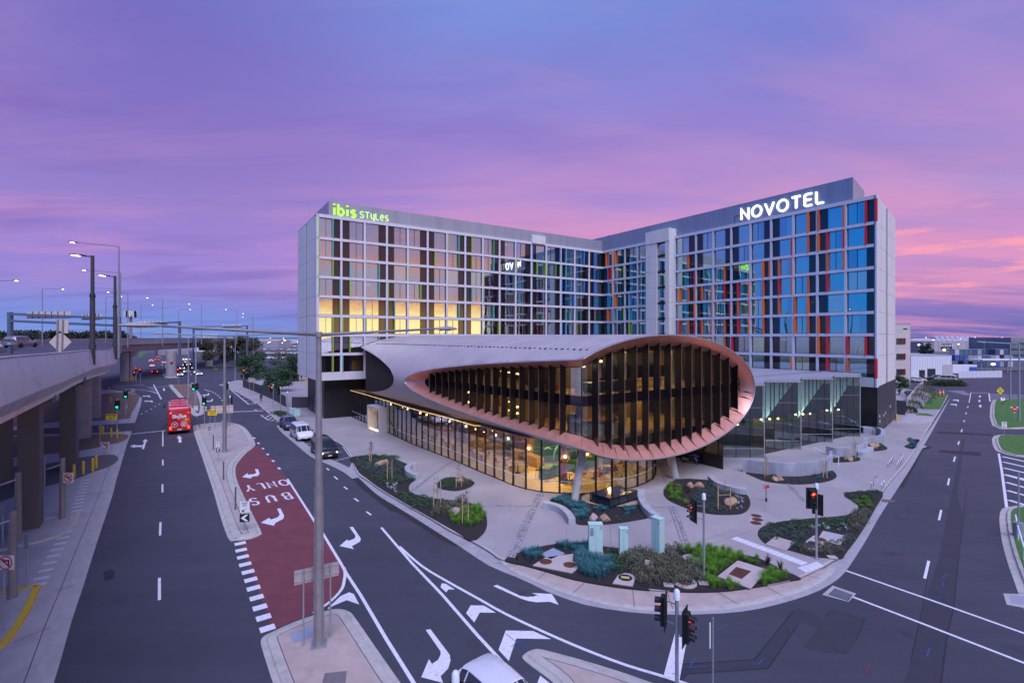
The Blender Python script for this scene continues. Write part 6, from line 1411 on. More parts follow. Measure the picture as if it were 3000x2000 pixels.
# ================================================================ vehicles
M_cglass = M('car_glass', (.012, .016, .02), .06, var=0, spec=.9, coat=.5)
M_rim = M('alloy_rim', (.45, .45, .47), .35, .8, var=0); M_trim = M('car_trim', (.012, .012, .013), .5, var=0)
M_hl = emitter('headlight_on', (1, .80, .52), 16); M_hlo = M('headlight_off', (.6, .62, .65), .1, var=0, coat=1); M_tl_on = emitter('tail_light_on', (1, .03, .015), 9); M_tlo = M('tail_light_off', (.30, .01, .012), .25, var=0, coat=.6)
M_plate = M('number_plate', (.7, .7, .68), .5, var=0)
CARPAINT = {}
def paint(name, c, metal=.25): return M('car_paint_'+name, c, .3, metal, var=.03, coat=.8)
SPECS = {
 # x from the rear bumper, floor z, half width, belt z, roof z, roof half width ; then glass spans: side (i, j), windscreen i, rear window i
 'van': dict(st=[(0,.42,.90,.98,1.10,.80),(.06,.30,.95,1.05,1.74,.78),(.20,.26,.97,1.06,1.88,.76),(1.0,.26,.97,1.06,1.92,.77),(2.2,.26,.97,1.06,1.92,.77),(3.25,.26,.97,1.05,1.89,.75),(3.55,.26,.97,1.05,1.82,.74),(4.28,.26,.97,1.03,1.12,.80),(4.85,.28,.95,.88,.98,.74),(5.05,.32,.86,.70,.80,.66),(5.12,.38,.76,.58,.64,.60)], side=(1,6), ws=6, rear=0, wb=(.95,4.15), wr=.335),
 'sedan': dict(st=[(0,.42,.72,.62,.70,.60),(.10,.30,.84,.80,.90,.66),(.55,.25,.89,.88,.98,.68),(.85,.24,.90,.90,1.06,.66),(1.55,.24,.905,.90,1.40,.58),(2.4,.24,.905,.89,1.46,.58),(2.75,.24,.905,.89,1.43,.58),(3.45,.24,.90,.86,.98,.68),(4.15,.25,.88,.76,.85,.66),(4.5,.30,.80,.62,.68,.58),(4.6,.38,.68,.52,.56,.5)], side=(3,6), ws=6, rear=3, wb=(.85,3.65), wr=.32),
 'hatch': dict(st=[(0,.42,.78,.70,.80,.66),(.06,.32,.86,.88,1.0,.66),(.35,.26,.90,.92,1.32,.60),(.75,.25,.905,.92,1.46,.58),(1.6,.25,.905,.90,1.50,.58),(2.3,.25,.905,.89,1.47,.58),(3.1,.25,.90,.87,1.0,.68),(3.75,.26,.88,.78,.87,.66),(4.1,.30,.80,.64,.70,.58),(4.2,.38,.68,.52,.56,.5)], side=(2,5), ws=5, rear=1, wb=(.7,3.35), wr=.32),
 'wagon': dict(st=[(0,.48,.82,.85,.98,.72),(.06,.36,.92,1.0,1.25,.70),(.25,.30,.95,1.04,1.66,.66),(.9,.30,.96,1.04,1.76,.65),(2.0,.30,.96,1.03,1.77,.65),(2.7,.30,.96,1.02,1.72,.65),(3.3,.30,.95,1.0,1.12,.74),(4.1,.32,.94,.94,1.03,.74),(4.6,.36,.88,.78,.84,.66),(4.72,.44,.76,.6,.64,.58)], side=(1,5), ws=5, rear=0, wb=(.85,3.75), wr=.37),
}
CARM = {}
def car_meshes(kind):
    """body and glass meshes of a kind; local +x is forward"""
    if kind in CARM: return CARM[kind]
    sp = SPECS[kind]; st = sp['st']; rings = []
    L = st[-1][0]
    # refine stations
    for (x, zb, w, zt, zr, wr) in st:
        half = [(w*.90, zb), (w*.985, zb+.10), (w, (zb+zt)/2+.04), (w*.985, zt), (wr+(w-wr)*.12, zr-(zr-zt)*.16), (wr*.88, zr-.015), (wr*.45, zr+.012)]
        rings.append([(x, y, z) for y, z in half]+[(x, -y, z) for y, z in half[::-1]])
    n = 14; body = MB(); gl = MB()
    base = [v for r in rings for v in r]
    bf = []; gf = []
    s0, s1 = sp['side']
    for i in range(len(st)-1):
        for k in range(n):
            q = (i*n+k, (i+1)*n+k, (i+1)*n+(k+1) % n, i*n+(k+1) % n)
            isg = False
            if k in (3, 9) and s0 <= i < s1: isg = True
            if i in (sp['ws'], sp['rear']) and k in (4, 5, 6, 7, 8): isg = True
            (gf if isg else bf).append(q)
    bf.append(tuple(range(n))); bf.append(tuple((len(st)-1)*n+k for k in range(n-1, -1, -1)))
    # inset the glass a little by splitting pillars: shrink each glass quad towards its middle, fill the border with body
    body.add(base, bf)
    for q in gf:
        vs = [Vector(base[i]) for i in q]; c = sum(vs, Vector())/4; inn = [v+(c-v)*.10 for v in vs]
        nrm = (vs[1]-vs[0]).cross(vs[3]-vs[0]).normalized()*-.004
        b0_ = len(body.v); body.v += [tuple(v) for v in vs+inn]; body.f += [(b0_+k, b0_+(k+1) % 4, b0_+4+(k+1) % 4, b0_+4+k) for k in range(4)]; body.m += [0]*4
        gl.add(inn, [(0, 1, 2, 3)])
    for m_ in (body, gl):
        m_.f = [f[::-1] for f in m_.f]
    wm_ = {}
    r = sp['wr']
    tyre = MB(); tyre.lathe([(r*.62, -.10), (r*.94, -.10), (r, -.06), (r, .06), (r*.94, .10), (r*.62, .10)], n=20)
    rim = MB(); rim.lathe([(.03, .085), (r*.2, .075), (r*.6, .04), (r*.63, .09), (r*.66, .095), (r*.66, -.08)], n=20)
    for k in range(5): a = 2*PI*k/5; rim.box((r*.36*math.cos(a), r*.36*math.sin(a), .07), (r*.6, .05, .04), a)
    CARM[kind] = (body.data('body', M_trim, 35), gl.data('window_glass', M_cglass), tyre.data('tyre', M_rub, 35), rim.data('rim', M_rim, 40), L, sp)
    return CARM[kind]
def car(kind, label, cat_, base, heading, col, lights=False, tails=False, group=None, detail=True, name='parked_car', plate=True):
    bm_, gm, ty, ri, L, sp = car_meshes(kind)
    o = thing(name, label, cat_, base, heading, group)
    b = bm_.copy(); b.materials[0] = col
    off = Vector((-L/2, 0, 0))
    bo = part('body', b, o, off); part('window_glass', gm, o, off)
    r = sp['wr']; w = max(s[2] for s in sp['st'])
    for x in sp['wb']:
        for s in (-1, 1):
            t = part('wheel', ty, o, off+Vector((x, s*(w-.09), r))); t.rotation_euler = (PI/2 if s < 0 else -PI/2, 0, 0)
            part('rim', ri, t)
            if detail: MB().cyl((0, 0, -.12), (0, 0, -.10), r*1.12, r*1.12, 18).build('wheel_arch', M_trim, t)
    st = sp['st']; xf = st[-2][0]; zf = st[-2][3]; wf = st[-2][2]
    for s in (-1, 1):
        m = MB(); m.box((xf-.06, s*wf*.80, zf+.02), (.16, .26, .11), -s*.35); h = m.build('headlight', M_hl if lights else M_hlo, o, bevel=.03, loc=off)
        z = st[1][3]; m = MB(); m.box((.06, s*st[1][2]*.86, z-.08), (.14, .2, .34 if kind in ('van', 'hatch', 'wagon') else .16)); m.build('tail_light', M_tl_on if tails else M_tlo, o, bevel=.02, loc=off)
        if detail:
            xm = st[sp['ws']+1][0]-.35; m = MB(); m.box((xm, s*(w+.10), st[sp['ws']][3]+.06), (.10, .2, .15)); m.build('door_mirror', M_trim if kind == 'van' else col, o, bevel=.03, loc=off)
    if detail:
        m = MB()
        for k in range(3): m.box((L-.06+.0*k, 0, st[-1][3]-.02-.075*k), (.06, .9, .035))
        m.build('grille', M_rim if kind == 'van' else M_trim, o, loc=off)
        MB().box((L-.01, 0, .36), (.05, 1.3, .14)).build('lower_grille', M_trim, o, loc=off)
    if plate:
        MB().box((L+.015, 0, .44), (.02, .38, .11)).build('number_plate', M_plate, o, loc=off); MB().box((-.005, 0, .62), (.02, .38, .11)).build('number_plate', M_plate, o, loc=off)
    return o
toward = math.atan2(-dA.y, -dA.x)           # heading of traffic coming towards the camera on the left street
away = math.atan2(dA.y, dA.x)
c = P(918, 1322); 
def front_at(px, py, heading, L):          # place a vehicle by the ground point under its front bumper
    p = P(px, py); return p-Vector((math.cos(heading), math.sin(heading), 0))*(L/2)
car('van', 'black van with lit headlights parked nearest the garden bed', 'van', front_at(967, 1346, toward-.02, 5.1), toward-.02, paint('black', (.012, .012, .015)), lights=True, group='vehicles in the hotel drop-off bay')
car('van', 'white van parked between the black van and the dark wagon', 'van', front_at(897, 1293, toward, 5.1), toward, paint('white', (.70, .70, .72), .0), group='vehicles in the hotel drop-off bay')
car('wagon', 'dark blue off-road wagon parked behind the white van', 'car', front_at(858, 1262, toward, 4.7), toward, paint('darkblue', (.05, .06, .10)), group='vehicles in the hotel drop-off bay')
car('hatch', 'white hatchback cut by the frame beside the big painted turn arrow', 'car', Vector((-.2, 16.7, 0)), toward+.06, paint('pearl', (.72, .72, .75), .1), tails=False, name='white_car')
# far traffic
far = [('sedan', (453,1093), 'red'), ('sedan', (446,1075), 'white'), ('wagon', (443,1062), 'grey'), ('hatch', (460,1057), 'red'), ('sedan', (464,1048), 'dark'), ('sedan', (481,1065), 'gold'), ('sedan', (386,1096), 'dark')]
cols = dict(red=paint('red', (.30, .03, .03)), white=paint('white2', (.62, .62, .62)), grey=paint('grey', (.2, .2, .21)), dark=paint('dark', (.03, .03, .035)), gold=paint('gold', (.45, .36, .2)), silver=paint('silver', (.45, .45, .48)), blue=paint('blue', (.05, .1, .3)))
lab_far = ['red sedan with tail lights lit, last in the line leaving under the flyover', 'white sedan ahead of the red one leaving under the flyover', 'grey wagon leaving beyond the white sedan', 'red hatchback farther along the departing lane', 'dark sedan farthest along the departing lane', 'pale gold sedan leaving in the outer lane beside the median', 'dark sedan waiting at the side street by the round pier']
for (k, (x, y), cl), lb in zip(far, lab_far): car(k, lb, 'car', P(x, y), away, cols[cl], tails=True, group='cars driving away under the flyover', detail=False, name='car')
inc = [((527,1101),'white','sedan'), ((545,1092),'gold','sedan'), ((533,1083),'silver','wagon'), ((556,1082),'dark','sedan'), ((541,1072),'red','hatch'), ((562,1070),'silver','sedan'), ((547,1063),'gold','sedan'), ((540,1056),'white','wagon'), ((575,1094),'silver','hatch'), ((583,1099),'white','sedan'), ((552,1055),'grey','sedan')]
li = ['white sedan first in the oncoming queue beside the red signal', 'pale gold sedan with bright headlights, second in the queue', 'silver wagon waiting behind the white sedan', 'dark sedan waiting behind the gold sedan', 'red hatchback in the middle of the oncoming queue', 'silver sedan beside the red hatchback in the queue', 'gold sedan far back in the oncoming queue', 'white wagon at the back of the oncoming queue', 'silver hatchback in the outer oncoming lane', 'white sedan first in the outer oncoming lane', 'grey sedan at the very end of the oncoming queue']
for ((x, y), cl, k), lb in zip(inc, li): car(k, lb, 'car', P(x, y), toward, cols[cl], lights=True, group='cars queueing with headlights on', detail=False, name='car')
car('wagon', 'dark car driving on the elevated road behind the first gantry', 'car', At(62, 1018, 74)*1+Vector((0, 0, .0)), away-.4, cols['grey'], detail=False, name='car')
# right hand background cars
car('sedan', 'white sedan parked before the white warehouse', 'car', P(2690, 1119, .0), .15, cols['white'], detail=False, group='cars at the warehouse'); car('sedan', 'silver sedan parked beside the beige building', 'car', P(2668, 1117), .3, cols['silver'], detail=False, group='cars at the warehouse')
car('wagon', 'black off-road car with spare wheel before the warehouse door', 'car', P(2741, 1114), 2.6, cols['dark'], detail=False, group='cars at the warehouse'); car('van', 'white delivery van parked at the warehouse corner', 'van', P(2769, 1116), 2.2, cols['white'], detail=False, group='cars at the warehouse')
# far car park (countable where they show, in rows)
rp = random.Random(4); pal = [cols[k] for k in ('white', 'white', 'silver', 'grey', 'dark', 'blue', 'red')]
for r_, (y, n) in enumerate(((1052, 11), (1038, 13), (1026, 14), (1016, 15))):
    for i in range(n):
        x = 770+ (880-770)*(i+rp.random()*.5)/n
        p = P(x, y); car(('sedan', 'hatch', 'wagon')[rp.randrange(3)], 'small far car in the open car park beyond the bushes', 'car', p, rp.choice((.3, .35, 3.4)), pal[rp.randrange(7)], detail=False, group='cars in the far car park', plate=False)
for i in range(14):
    p = P(372+i*3.2+rp.random(), 1046-2.2*i); car('sedan', 'far parked car in the lot left of the departing lanes', 'car', p+Vector((-6, 0, 0)), away+.9, pal[rp.randrange(7)], detail=False, group='cars in the left car park', plate=False)
# ---------------------------------------------------------------- coach
M_cred = paint('coach_red', (.52, .012, .018), .1); M_cdk = M('coach_dark_glass', (.012, .012, .014), .12, var=0, coat=.6)
bb = P(526, 1271); BL, BWd, BHt = 12.2, 2.6, 3.62
coach = thing('coach', 'red airport coach with white lettering and two round emblems on its back', 'bus', bb+Vector((dA.x*BL/2, dA.y*BL/2, 0)), away)
m = MB(); secs = []
for x, in_, zb, zt in ((-BL/2, .10, .42, BHt-.22), (-BL/2+.12, .0, .36, BHt-.04), (-BL/2+.5, 0, .32, BHt), (0, 0, .32, BHt), (BL/2-.6, 0, .32, BHt+.02), (BL/2-.15, .05, .34, BHt-.25), (BL/2, .2, .4, BHt-1.0)):
    w = BWd/2-in_; r = .22
    pts = [(-w, zb)]+[(-w, zt-r)]+[(-w+r*(1-math.cos(a)), zt-r+r*math.sin(a)) for a in (PI/6, PI/3, PI/2)]+[(w-r*(1-math.cos(a)), zt-r+r*math.sin(a)) for a in (PI/2, PI/3, PI/6)]+[(w, zt-r), (w, zb)]
    secs.append([(x, y, z) for y, z in pts])
n = len(secs[0]); m.add([v for s in secs for v in s], [((i)*n+k, i*n+(k+1) % n, (i+1)*n+(k+1) % n, (i+1)*n+k) for i in range(len(secs)-1) for k in range(n)]+[tuple(range(n-1, -1, -1)), tuple((len(secs)-1)*n+k for k in range(n))])
m.build('body', M_cred, coach, smooth=40)
for s in (-1, 1):
    for k in range(6): MB().box((-BL/2+1.6+k*1.72, s*(BWd/2+.004), 2.35), (1.62, .02, 1.05)).build('side_window', M_cdk, coach, bevel=.01)
    for x in (-BL/2+2.9, BL/2-2.6):
        t = MB().cyl((0, -.14*s, 0), (0, .14*s, 0), .5, .5, 20).build('wheel', M_rub, coach, loc=(x, s*(BWd/2-.14), .5)); MB().cyl((0, .13*s, 0), (0, .16*s, 0), .3, .26, 16).build('rim', M_rim, t)
    for z, on in ((2.85, .9), (.98, 1), (.78, 1)): MB().box((-BL/2-.005+.02*(z > 2), s*1.02, z), (.05, .22 if z < 2 else .12, .16 if z < 2 else .12)).build('tail_light', M_tl_on, coach)
MB().box((BL/2-.1, BWd/2+.32, 2.5), (.16, .2, .55)).build('mirror', M_trim, coach, bevel=.04); m = MB(); m.bar((BL/2-.2, BWd/2-.1, 2.9), (BL/2-.1, BWd/2+.32, 2.75), .05, .05); m.build('mirror_arm', M_trim, coach)
MB().box((BL/2-.55, 0, BHt+.03), (.5, BWd-.2, .1)).build('front_roof_rim', M_trim, coach, bevel=.03)
for x, w, mt in ((-BL/2+2.2, 1.4, M_cred), (-BL/2+5.2, 1.3, M_cred), (-BL/2+8.2, 1.2, M_cred)): MB().box((x, 0, BHt+.09), (w, 1.9, .2)).build('roof_pod', mt, coach, bevel=.06)
for x in (-BL/2+3.6, -BL/2+6.7): MB().box((x, 0, BHt+.012), (.7, 2.1, .03)).build('roof_stripe', M_signw, coach)
yb = -BL/2-.006
m = MB(); write(m, 'SkyBus', (yb+.06, .82, 2.22), (0, -1, 0), (0, 0, 1), (-1, 0, 0), .42, .10, 0, gap=.17, sx=1.0); m.v = [(v[0]-.075, v[1], v[2]) for v in m.v]; m.build('lettering', M_signw, coach)
for cy, icon in ((.55, 'wifi'), (-.5, 'plane')):
    m = MB(); q = MB(); ring(q, 0, 0, .36, .05); m.add([(yb-.018, cy-v[0], 1.32+v[2]) for v in q.v], q.f)
    if icon == 'wifi':
        for r_ in (.09, .16, .23):
            vs = []
            for k in range(9): a = math.radians(45+90*k/8); vs += [(yb-.018, cy-(r_+.02)*math.cos(a), 1.22+(r_+.02)*math.sin(a)), (yb-.018, cy-(r_-.02)*math.cos(a), 1.22+(r_-.02)*math.sin(a))]
            m.add(vs, [(2*k, 2*k+2, 2*k+3, 2*k+1) for k in range(8)])
        m.box((yb-.018, cy, 1.19), (.01, .07, .07))
    else:
        R3 = Matrix.Rotation(math.radians(45), 3, 'X')
        for pts in (((0, .24), (.05, .14), (.05, -.22), (-.05, -.22), (-.05, .14)), ((.0, .08), (.26, -.06), (.26, -.12), (0, -.02)), ((0, .08), (-.26, -.06), (-.26, -.12), (0, -.02)), ((0, -.14), (.12, -.24), (-.12, -.24))):
            m.add([Vector((yb-.018, cy, 1.32))+R3 @ Vector((0, a, b)) for a, b in pts], [tuple(range(len(pts)))])
    m.build('round_emblem', M_signw, coach)
MB().box((yb-.004, .0, .62), (.02, .5, .14)).build('number_plate', M_plate, coach); MB().box((yb-.002, 0, .45), (.04, 2.3, .1)).build('rear_bumper', M_trim, coach); MB().box((yb-.004, -.75, 1.92), (.02, .26, .18)).build('notice_sticker', M_signy, coach)
m = MB(); write(m, '83', (yb-.016, 1.05, 2.9), (0, -1, 0), (0, 0, 1), (-1, 0, 0), .16, .03, 0); m.build('fleet_number', M_signw, coach)
m = MB(); m.box((yb+.05, 0, 2.98), (.1, 1.5, .05)); m.build('rear_spoiler', M_trim, coach)
# ---------------------------------------------------------------- motorcycle under the pavilion
mp = P(2022, 1356, PZ); mo = thing('motorcycle', 'blue and black sports motorcycle parked under the pavilion by the dark glass', 'motorcycle', mp, math.radians(-42))
M_mblu = paint('bike_blue', (.02, .03, .40), .4)
for x, nm in ((-.70, 'rear_wheel'), (.70, 'front_wheel')):
    m = MB(); n = 22
    for k in range(n):
        a, b = 2*PI*k/n, 2*PI*(k+1)/n; m.cyl((x+.27*math.cos(a), 0, .31+.27*math.sin(a)), (x+.27*math.cos(b), 0, .31+.27*math.sin(b)), .055, .055, 6, False)
    w = m.build(nm, M_rub, mo); m = MB()
    for k in range(5): a = 2*PI*k/5; m.bar((x, 0, .31), (x+.24*math.cos(a), 0, .31+.24*math.sin(a)), .03, .03)
    m.cyl((x, -.06, .31), (x, .06, .31), .06, .06, 10); m.build('rim', M_mblu if x > 0 else M_trim, w)
def loft(mb, secs, n=10):
    """secs: (center, half-width y, half-height z)"""
    vs = []
    for c, w, h in secs:
        for k in range(n): a = 2*PI*k/n; vs.append(Vector(c)+Vector((0, w*math.cos(a), h*math.sin(a))))
    mb.add(vs, [(i*n+k, (i+1)*n+k, (i+1)*n+(k+1) % n, i*n+(k+1) % n) for i in range(len(secs)-1) for k in range(n)]+[tuple(range(n)), tuple((len(secs)-1)*n+k for k in range(n-1, -1, -1))])
m = MB(); loft(m, [((-.05, 0, .80), .08, .05), ((.12, 0, .88), .16, .12), ((.35, 0, .88), .15, .13), ((.5, 0, .82), .07, .08)]); m.build('tank', M_mblu, mo, smooth=True)
m = MB(); loft(m, [((.35, 0, .72), .19, .12), ((.6, 0, .80), .20, .16), ((.82, 0, .82), .12, .12), ((.93, 0, .78), .03, .04)]); m.build('front_fairing', M_mblu, mo, smooth=True)
m = MB(); loft(m, [((-.35, 0, .45), .12, .12), ((-.05, 0, .48), .2, .2), ((.3, 0, .5), .19, .2), ((.5, 0, .5), .1, .12)]); m.build('engine', M_trim, mo, smooth=True)
m = MB(); loft(m, [((-.95, 0, 1.0), .02, .02), ((-.8, 0, .96), .09, .05), ((-.4, 0, .82), .13, .07), ((-.05, 0, .8), .1, .05)]); m.build('seat', M_trim, mo, smooth=True)
m = MB(); m.tube([(.7, -.1, .31), (.48, -.1, .95)], .03, 6); m.tube([(.7, .1, .31), (.48, .1, .95)], .03, 6); m.build('fork', M_steel, mo); m = MB(); m.tube([(.42, -.32, .92), (.5, -.12, .97), (.5, .12, .97), (.42, .32, .92)], .018, 6); m.build('handlebar', M_trim, mo)
m = MB(); m.tube([(-.7, -.08, .31), (-.2, -.08, .42)], .035, 6); m.tube([(-.7, .08, .31), (-.2, .08, .42)], .035, 6); m.build('swing_arm', M_steel, mo); m = MB(); m.cyl((-.1, -.16, .35), (-.75, -.18, .5), .05, .07, 10); m.build('exhaust', M_steel, mo)
m = MB(); loft(m, [((.6, 0, .95), .12, .02), ((.72, 0, 1.02), .1, .06), ((.66, 0, 1.12), .06, .02)]); m.build('windscreen', M_cglass, mo, smooth=True); MB().box((-.93, 0, .9), (.05, .14, .06)).build('tail_light', M_tlo, mo)
# ---------------------------------------------------------------- people
def person(label, base, yaw, shirt, trousers, skin=(.35, .2, .14), hair=(.02, .015, .012), h=1.75):
    o = thing('person', label, 'person', base, yaw); s = h/1.75
    V = [(0,0,.95),(0,.01,1.18),(0,0,1.42),(0,.0,1.52),(0,-.01,1.62),(0,-.02,1.72),
         (-.19,0,1.40),(-.24,.03,1.12),(-.22,-.06,.88),(-.22,-.09,.80),(.19,0,1.40),(.24,.03,1.12),(.22,-.06,.88),(.22,-.09,.80),
         (-.10,0,.90),(-.11,-.03,.50),(-.12,.02,.09),(-.13,-.14,.05),(.10,0,.90),(.12,.03,.50),(.13,.06,.09),(.14,-.10,.05)]
    Rr = [.15,.15,.17,.06,.095,.085,.07,.052,.042,.035,.07,.052,.042,.035,.10,.065,.048,.04,.10,.065,.048,.04]
    E = [(0,1),(1,2),(2,3),(3,4),(4,5),(2,6),(6,7),(7,8),(8,9),(2,10),(10,11),(11,12),(12,13),(0,14),(14,15),(15,16),(16,17),(0,18),(18,19),(19,20),(20,21)]
    me = bpy.data.meshes.new('body'); me.from_pydata([tuple(c*s for c in v) for v in V], E, []); ob = bpy.data.objects.new('body', me); COL.objects.link(ob); ob.parent = o
    sk = ob.modifiers.new('skin', 'SKIN'); 
    if not me.skin_vertices: me.attributes.new('skin', 'FLOAT', 'POINT') if False else None
    bm2 = bmesh.new(); bm2.from_mesh(me); lay = bm2.verts.layers.skin.verify()
    for v, r in zip(bm2.verts, Rr): v[lay].radius = (r*s, r*s*.85); v[lay].use_root = (v.index == 0)
    bm2.to_mesh(me); bm2.free(); ob.modifiers.new('sub', 'SUBSURF').levels = 1
    ob.modifiers['sub'].render_levels = 2
    m = bpy.data.materials.new('clothing'); m.use_nodes = True; g = NT(m.node_tree); p = g.n('ShaderNodeBsdfPrincipled', i_Roughness=.85); g.n('ShaderNodeOutputMaterial', i_Surface=p.outputs[0])
    z = g.n('ShaderNodeSeparateXYZ', i_0=g.n('ShaderNodeTexCoord').outputs['Object']).outputs[2]
    r = g.ramp(g.math('DIVIDE', z, 2.0), [(0, (.01, .01, .01)), (.05*s, trousers), (.485*s, shirt), (.765*s, skin)], 'CONSTANT'); g.t.links.new(r, p.inputs['Base Color']); me.materials.append(m)
    m = MB(); m.lathe([(.02, .10), (.07, .085), (.10, .03), (.098, -.03), (.07, -.04)], (0, .02, 1.70*s), 12); m.build('hair', M('hair_dark', hair, .8), o, smooth=True)
    m = MB(); m.box((0, -.11, 1.64*s), (.03, .04, .04)); 
    for x in (-.09, .09): m.box((x, 0, 1.645*s), (.02, .04, .06))
    m.build('face_features', M('skin_tone', skin, .6), o, bevel=.008)
    return o
person('person in dark jacket and trousers standing on the footpath by the fence', P(765, 1177, .13), .4, (.03, .03, .045), (.025, .03, .06))
person('person in a red top at the warehouse entrance', P(2705, 1113), -.3, (.5, .04, .03), (.03, .03, .04))
# ================================================================ plaza: garden beds, plants, seats, lids, cabinets
BEDS = {
 'long': rC((100,238),(200,215),(350,210),(480,215),(600,240),(680,275),(758,312),(738,345),(738,400),(800,462),(848,490),(800,530),(776,572),(790,622),(860,662),(960,690),(1080,705),(1250,720),(1400,735),(1520,770),(1605,820),(1660,900),(1676,980),(1660,1060),(1610,1130),(1500,1190),(1300,1080),(1000,912),(700,742),(450,592),(300,482),(200,402),(135,290)),
 'oval': rC((1100,570),(1130,500),(1200,465),(1300,460),(1420,475),(1510,505),(1530,530),(1490,570),(1400,605),(1300,620),(1180,605)),
 'column': rD((735,400),(830,355),(900,337),(1000,337),(1130,337),(1300,345),(1500,330),(1640,310),(1642,420),(1700,510),(1752,575),(1600,610),(1400,640),(1200,655),(1010,645),(990,560),(900,470),(800,432)),
 'seat': rE((150,330),(180,260),(250,200),(380,180),(500,185),(620,200),(760,250),(900,300),(1000,340),(1040,420),(1020,490),(960,535),(850,550),(650,545),(450,505),(280,440),(190,390)),
 'wall': rE((990,118),(1200,128),(1500,150),(1800,120),(1870,95),(1920,140),(1900,180),(1800,215),(1600,238),(1400,235),(1200,210),(1080,165)),
 'street': rE((1115,730),(1150,680),(1250,640),(1400,610),(1600,590),(1800,575),(2000,555),(2110,532))+rH((200,382),(272,345),(262,300),(178,250),(200,222),(300,213),(450,216),(400,322),(300,492),(190,640))+rE((1960,985),(1720,985),(1500,930),(1350,890),(1200,850),(1130,780)),
 'corner': rD((278,1000),(460,920),(700,860),(900,835),(1130,832),(1290,870),(1450,890),(1560,900),(1750,915),(1870,915))+rE((400,890),(700,905),(950,950),(1150,1000),(1350,1100),(1545,1188),(1480,1210),(1090,1280),(700,1325),(270,1325),(0,1302))+rD((1740,1312),(1400,1276),(1000,1206),(700,1121),(460,1056),(340,1032)),
 'kerbside': rG((780,1278),(840,1245),(805,1218),(850,1210),(922,1216),(900,1260),(865,1303)),
 'upper': rG((430,1265),(540,1245),(600,1270),(628,1300),(560,1318),(460,1318)), 'lower': rG((125,1395),(250,1360),(350,1370),(378,1395),(340,1415),(200,1425),(130,1425)),
 'drive': rN((1668,1098),(1720,1082),(1790,1106),(1845,1140),(1830,1168),(1770,1150),(1700,1118)) }
BEDZ = PZ+.015
for k, pts in BEDS.items():
    o = MB().prism(cat(PP(pts, PZ), 3, True), .05, BEDZ).build('garden_bed', M_mulch, plaza)
# wood-chip litter on the beds: real chips, joined
rnd = random.Random(21)
def inside(p, poly):
    c = False; n = len(poly)
    for i in range(n):
        a, b = poly[i], poly[(i+1) % n]
        if (a[1] > p[1]) != (b[1] > p[1]) and p[0] < (b[0]-a[0])*(p[1]-a[1])/(b[1]-a[1])+a[0]: c = not c
    return c
def scatter(poly_px, n, mind=0.0, seed=1, tries=60):
    """random ground points inside a traced outline, at least mind metres apart"""
    r = random.Random(seed); W_ = PP(poly_px, PZ); poly = [(p.x, p.y) for p in W_]
    xs, ys = [p[0] for p in poly], [p[1] for p in poly]; out = []
    for _ in range(n*tries):
        if len(out) >= n: break
        p = (r.uniform(min(xs), max(xs)), r.uniform(min(ys), max(ys)))
        if inside(p, poly) and all((p[0]-q[0])**2+(p[1]-q[1])**2 > mind*mind for q in out): out.append(p)
    return [Vector((a, b, BEDZ)) for a, b in out]
chips = MB()
for k in ('long', 'oval', 'column', 'seat', 'wall', 'street', 'corner'):
    for p in scatter(BEDS[k], 420, 0, 5):
        a = rnd.random()*PI; d = Vector((math.cos(a), math.sin(a), rnd.uniform(-.3, .3)))*rnd.uniform(.04, .11); s = Vector((-math.sin(a), math.cos(a), 0))*rnd.uniform(.012, .03); q = p+Vector((0, 0, .02))
        chips.add([q-d-s, q+d-s, q+d+s, q-d+s], [(0, 1, 2, 3)])
stuff(chips.build('bark_chips', M('bark_brown', (.055, .036, .03), .95, var=.4, scale=3), plaza))
# ---- plants
def blades(n, r, h, w, seed, droop=.4, base=.12, up=.25, seg=3):
    rr = random.Random(seed); m = MB()
    for _ in range(n):
        a = rr.random()*2*PI; b0_ = Vector((math.cos(a), math.sin(a), 0)); st = b0_*base*rr.random(); tilt = rr.uniform(0.05, 1); L = h*rr.uniform(.6, 1.05); out = r*tilt*rr.uniform(.6, 1.1)
        sd = Vector((-b0_.y, b0_.x, 0))*w*rr.uniform(.6, 1.2)/2; vs = []
        for k in range(seg+1):
            f = k/seg; c = st+b0_*(out*f**1.3)+Vector((0, 0, L*(f*(1-droop*tilt*f*f)))); ww = sd*(1-f**2*.92); vs += [c-ww, c+ww]
        m.add(vs, [(2*k, 2*k+1, 2*k+3, 2*k+2) for k in range(seg)])
    return m
def leafball(n, r, h, lw, ll, seed, hollow=.55):
    rr = random.Random(seed); m = MB()
    for _ in range(n):
        th, u = rr.random()*2*PI, rr.random(); ph = math.acos(1-u); rad = hollow+(1-hollow)*rr.random()**.5
        d = Vector((math.sin(ph)*math.cos(th), math.sin(ph)*math.sin(th), math.cos(ph))); c = Vector((d.x*r*rad, d.y*r*rad, d.z*h*rad+.02))
        a = (d+Vector((rr.uniform(-.7, .7), rr.uniform(-.7, .7), rr.uniform(-.3, .7)))).normalized(); s = a.orthogonal().normalized(); s.rotate(Matrix.Rotation(rr.random()*PI, 3, a))
        L, w = ll*rr.uniform(.7, 1.2), lw*rr.uniform(.7, 1.2); m.add([c-s*w*.3, c+a*L*.5-s*w, c+a*L, c+a*L*.5+s*w], [(0, 1, 2, 3)])
    return m
def leafmat(name, c, var=.35):
    m = M(name, c, .65, var=var, scale=6); return m
PL = {}
def plant_kind(k, mb, mat): PL[k] = [x.data('foliage', mat) for x in mb]
plant_kind('cushion', [leafball(150, .25, .26, .022, .09, s, .75) for s in (1, 2, 3)], leafmat('leaf_grey_green', (.075, .135, .105)))
plant_kind('chalk', [blades(130, .34, .36, .035, s, .15, .25) for s in (4, 5, 6)], leafmat('leaf_blue_chalk', (.055, .19, .20)))
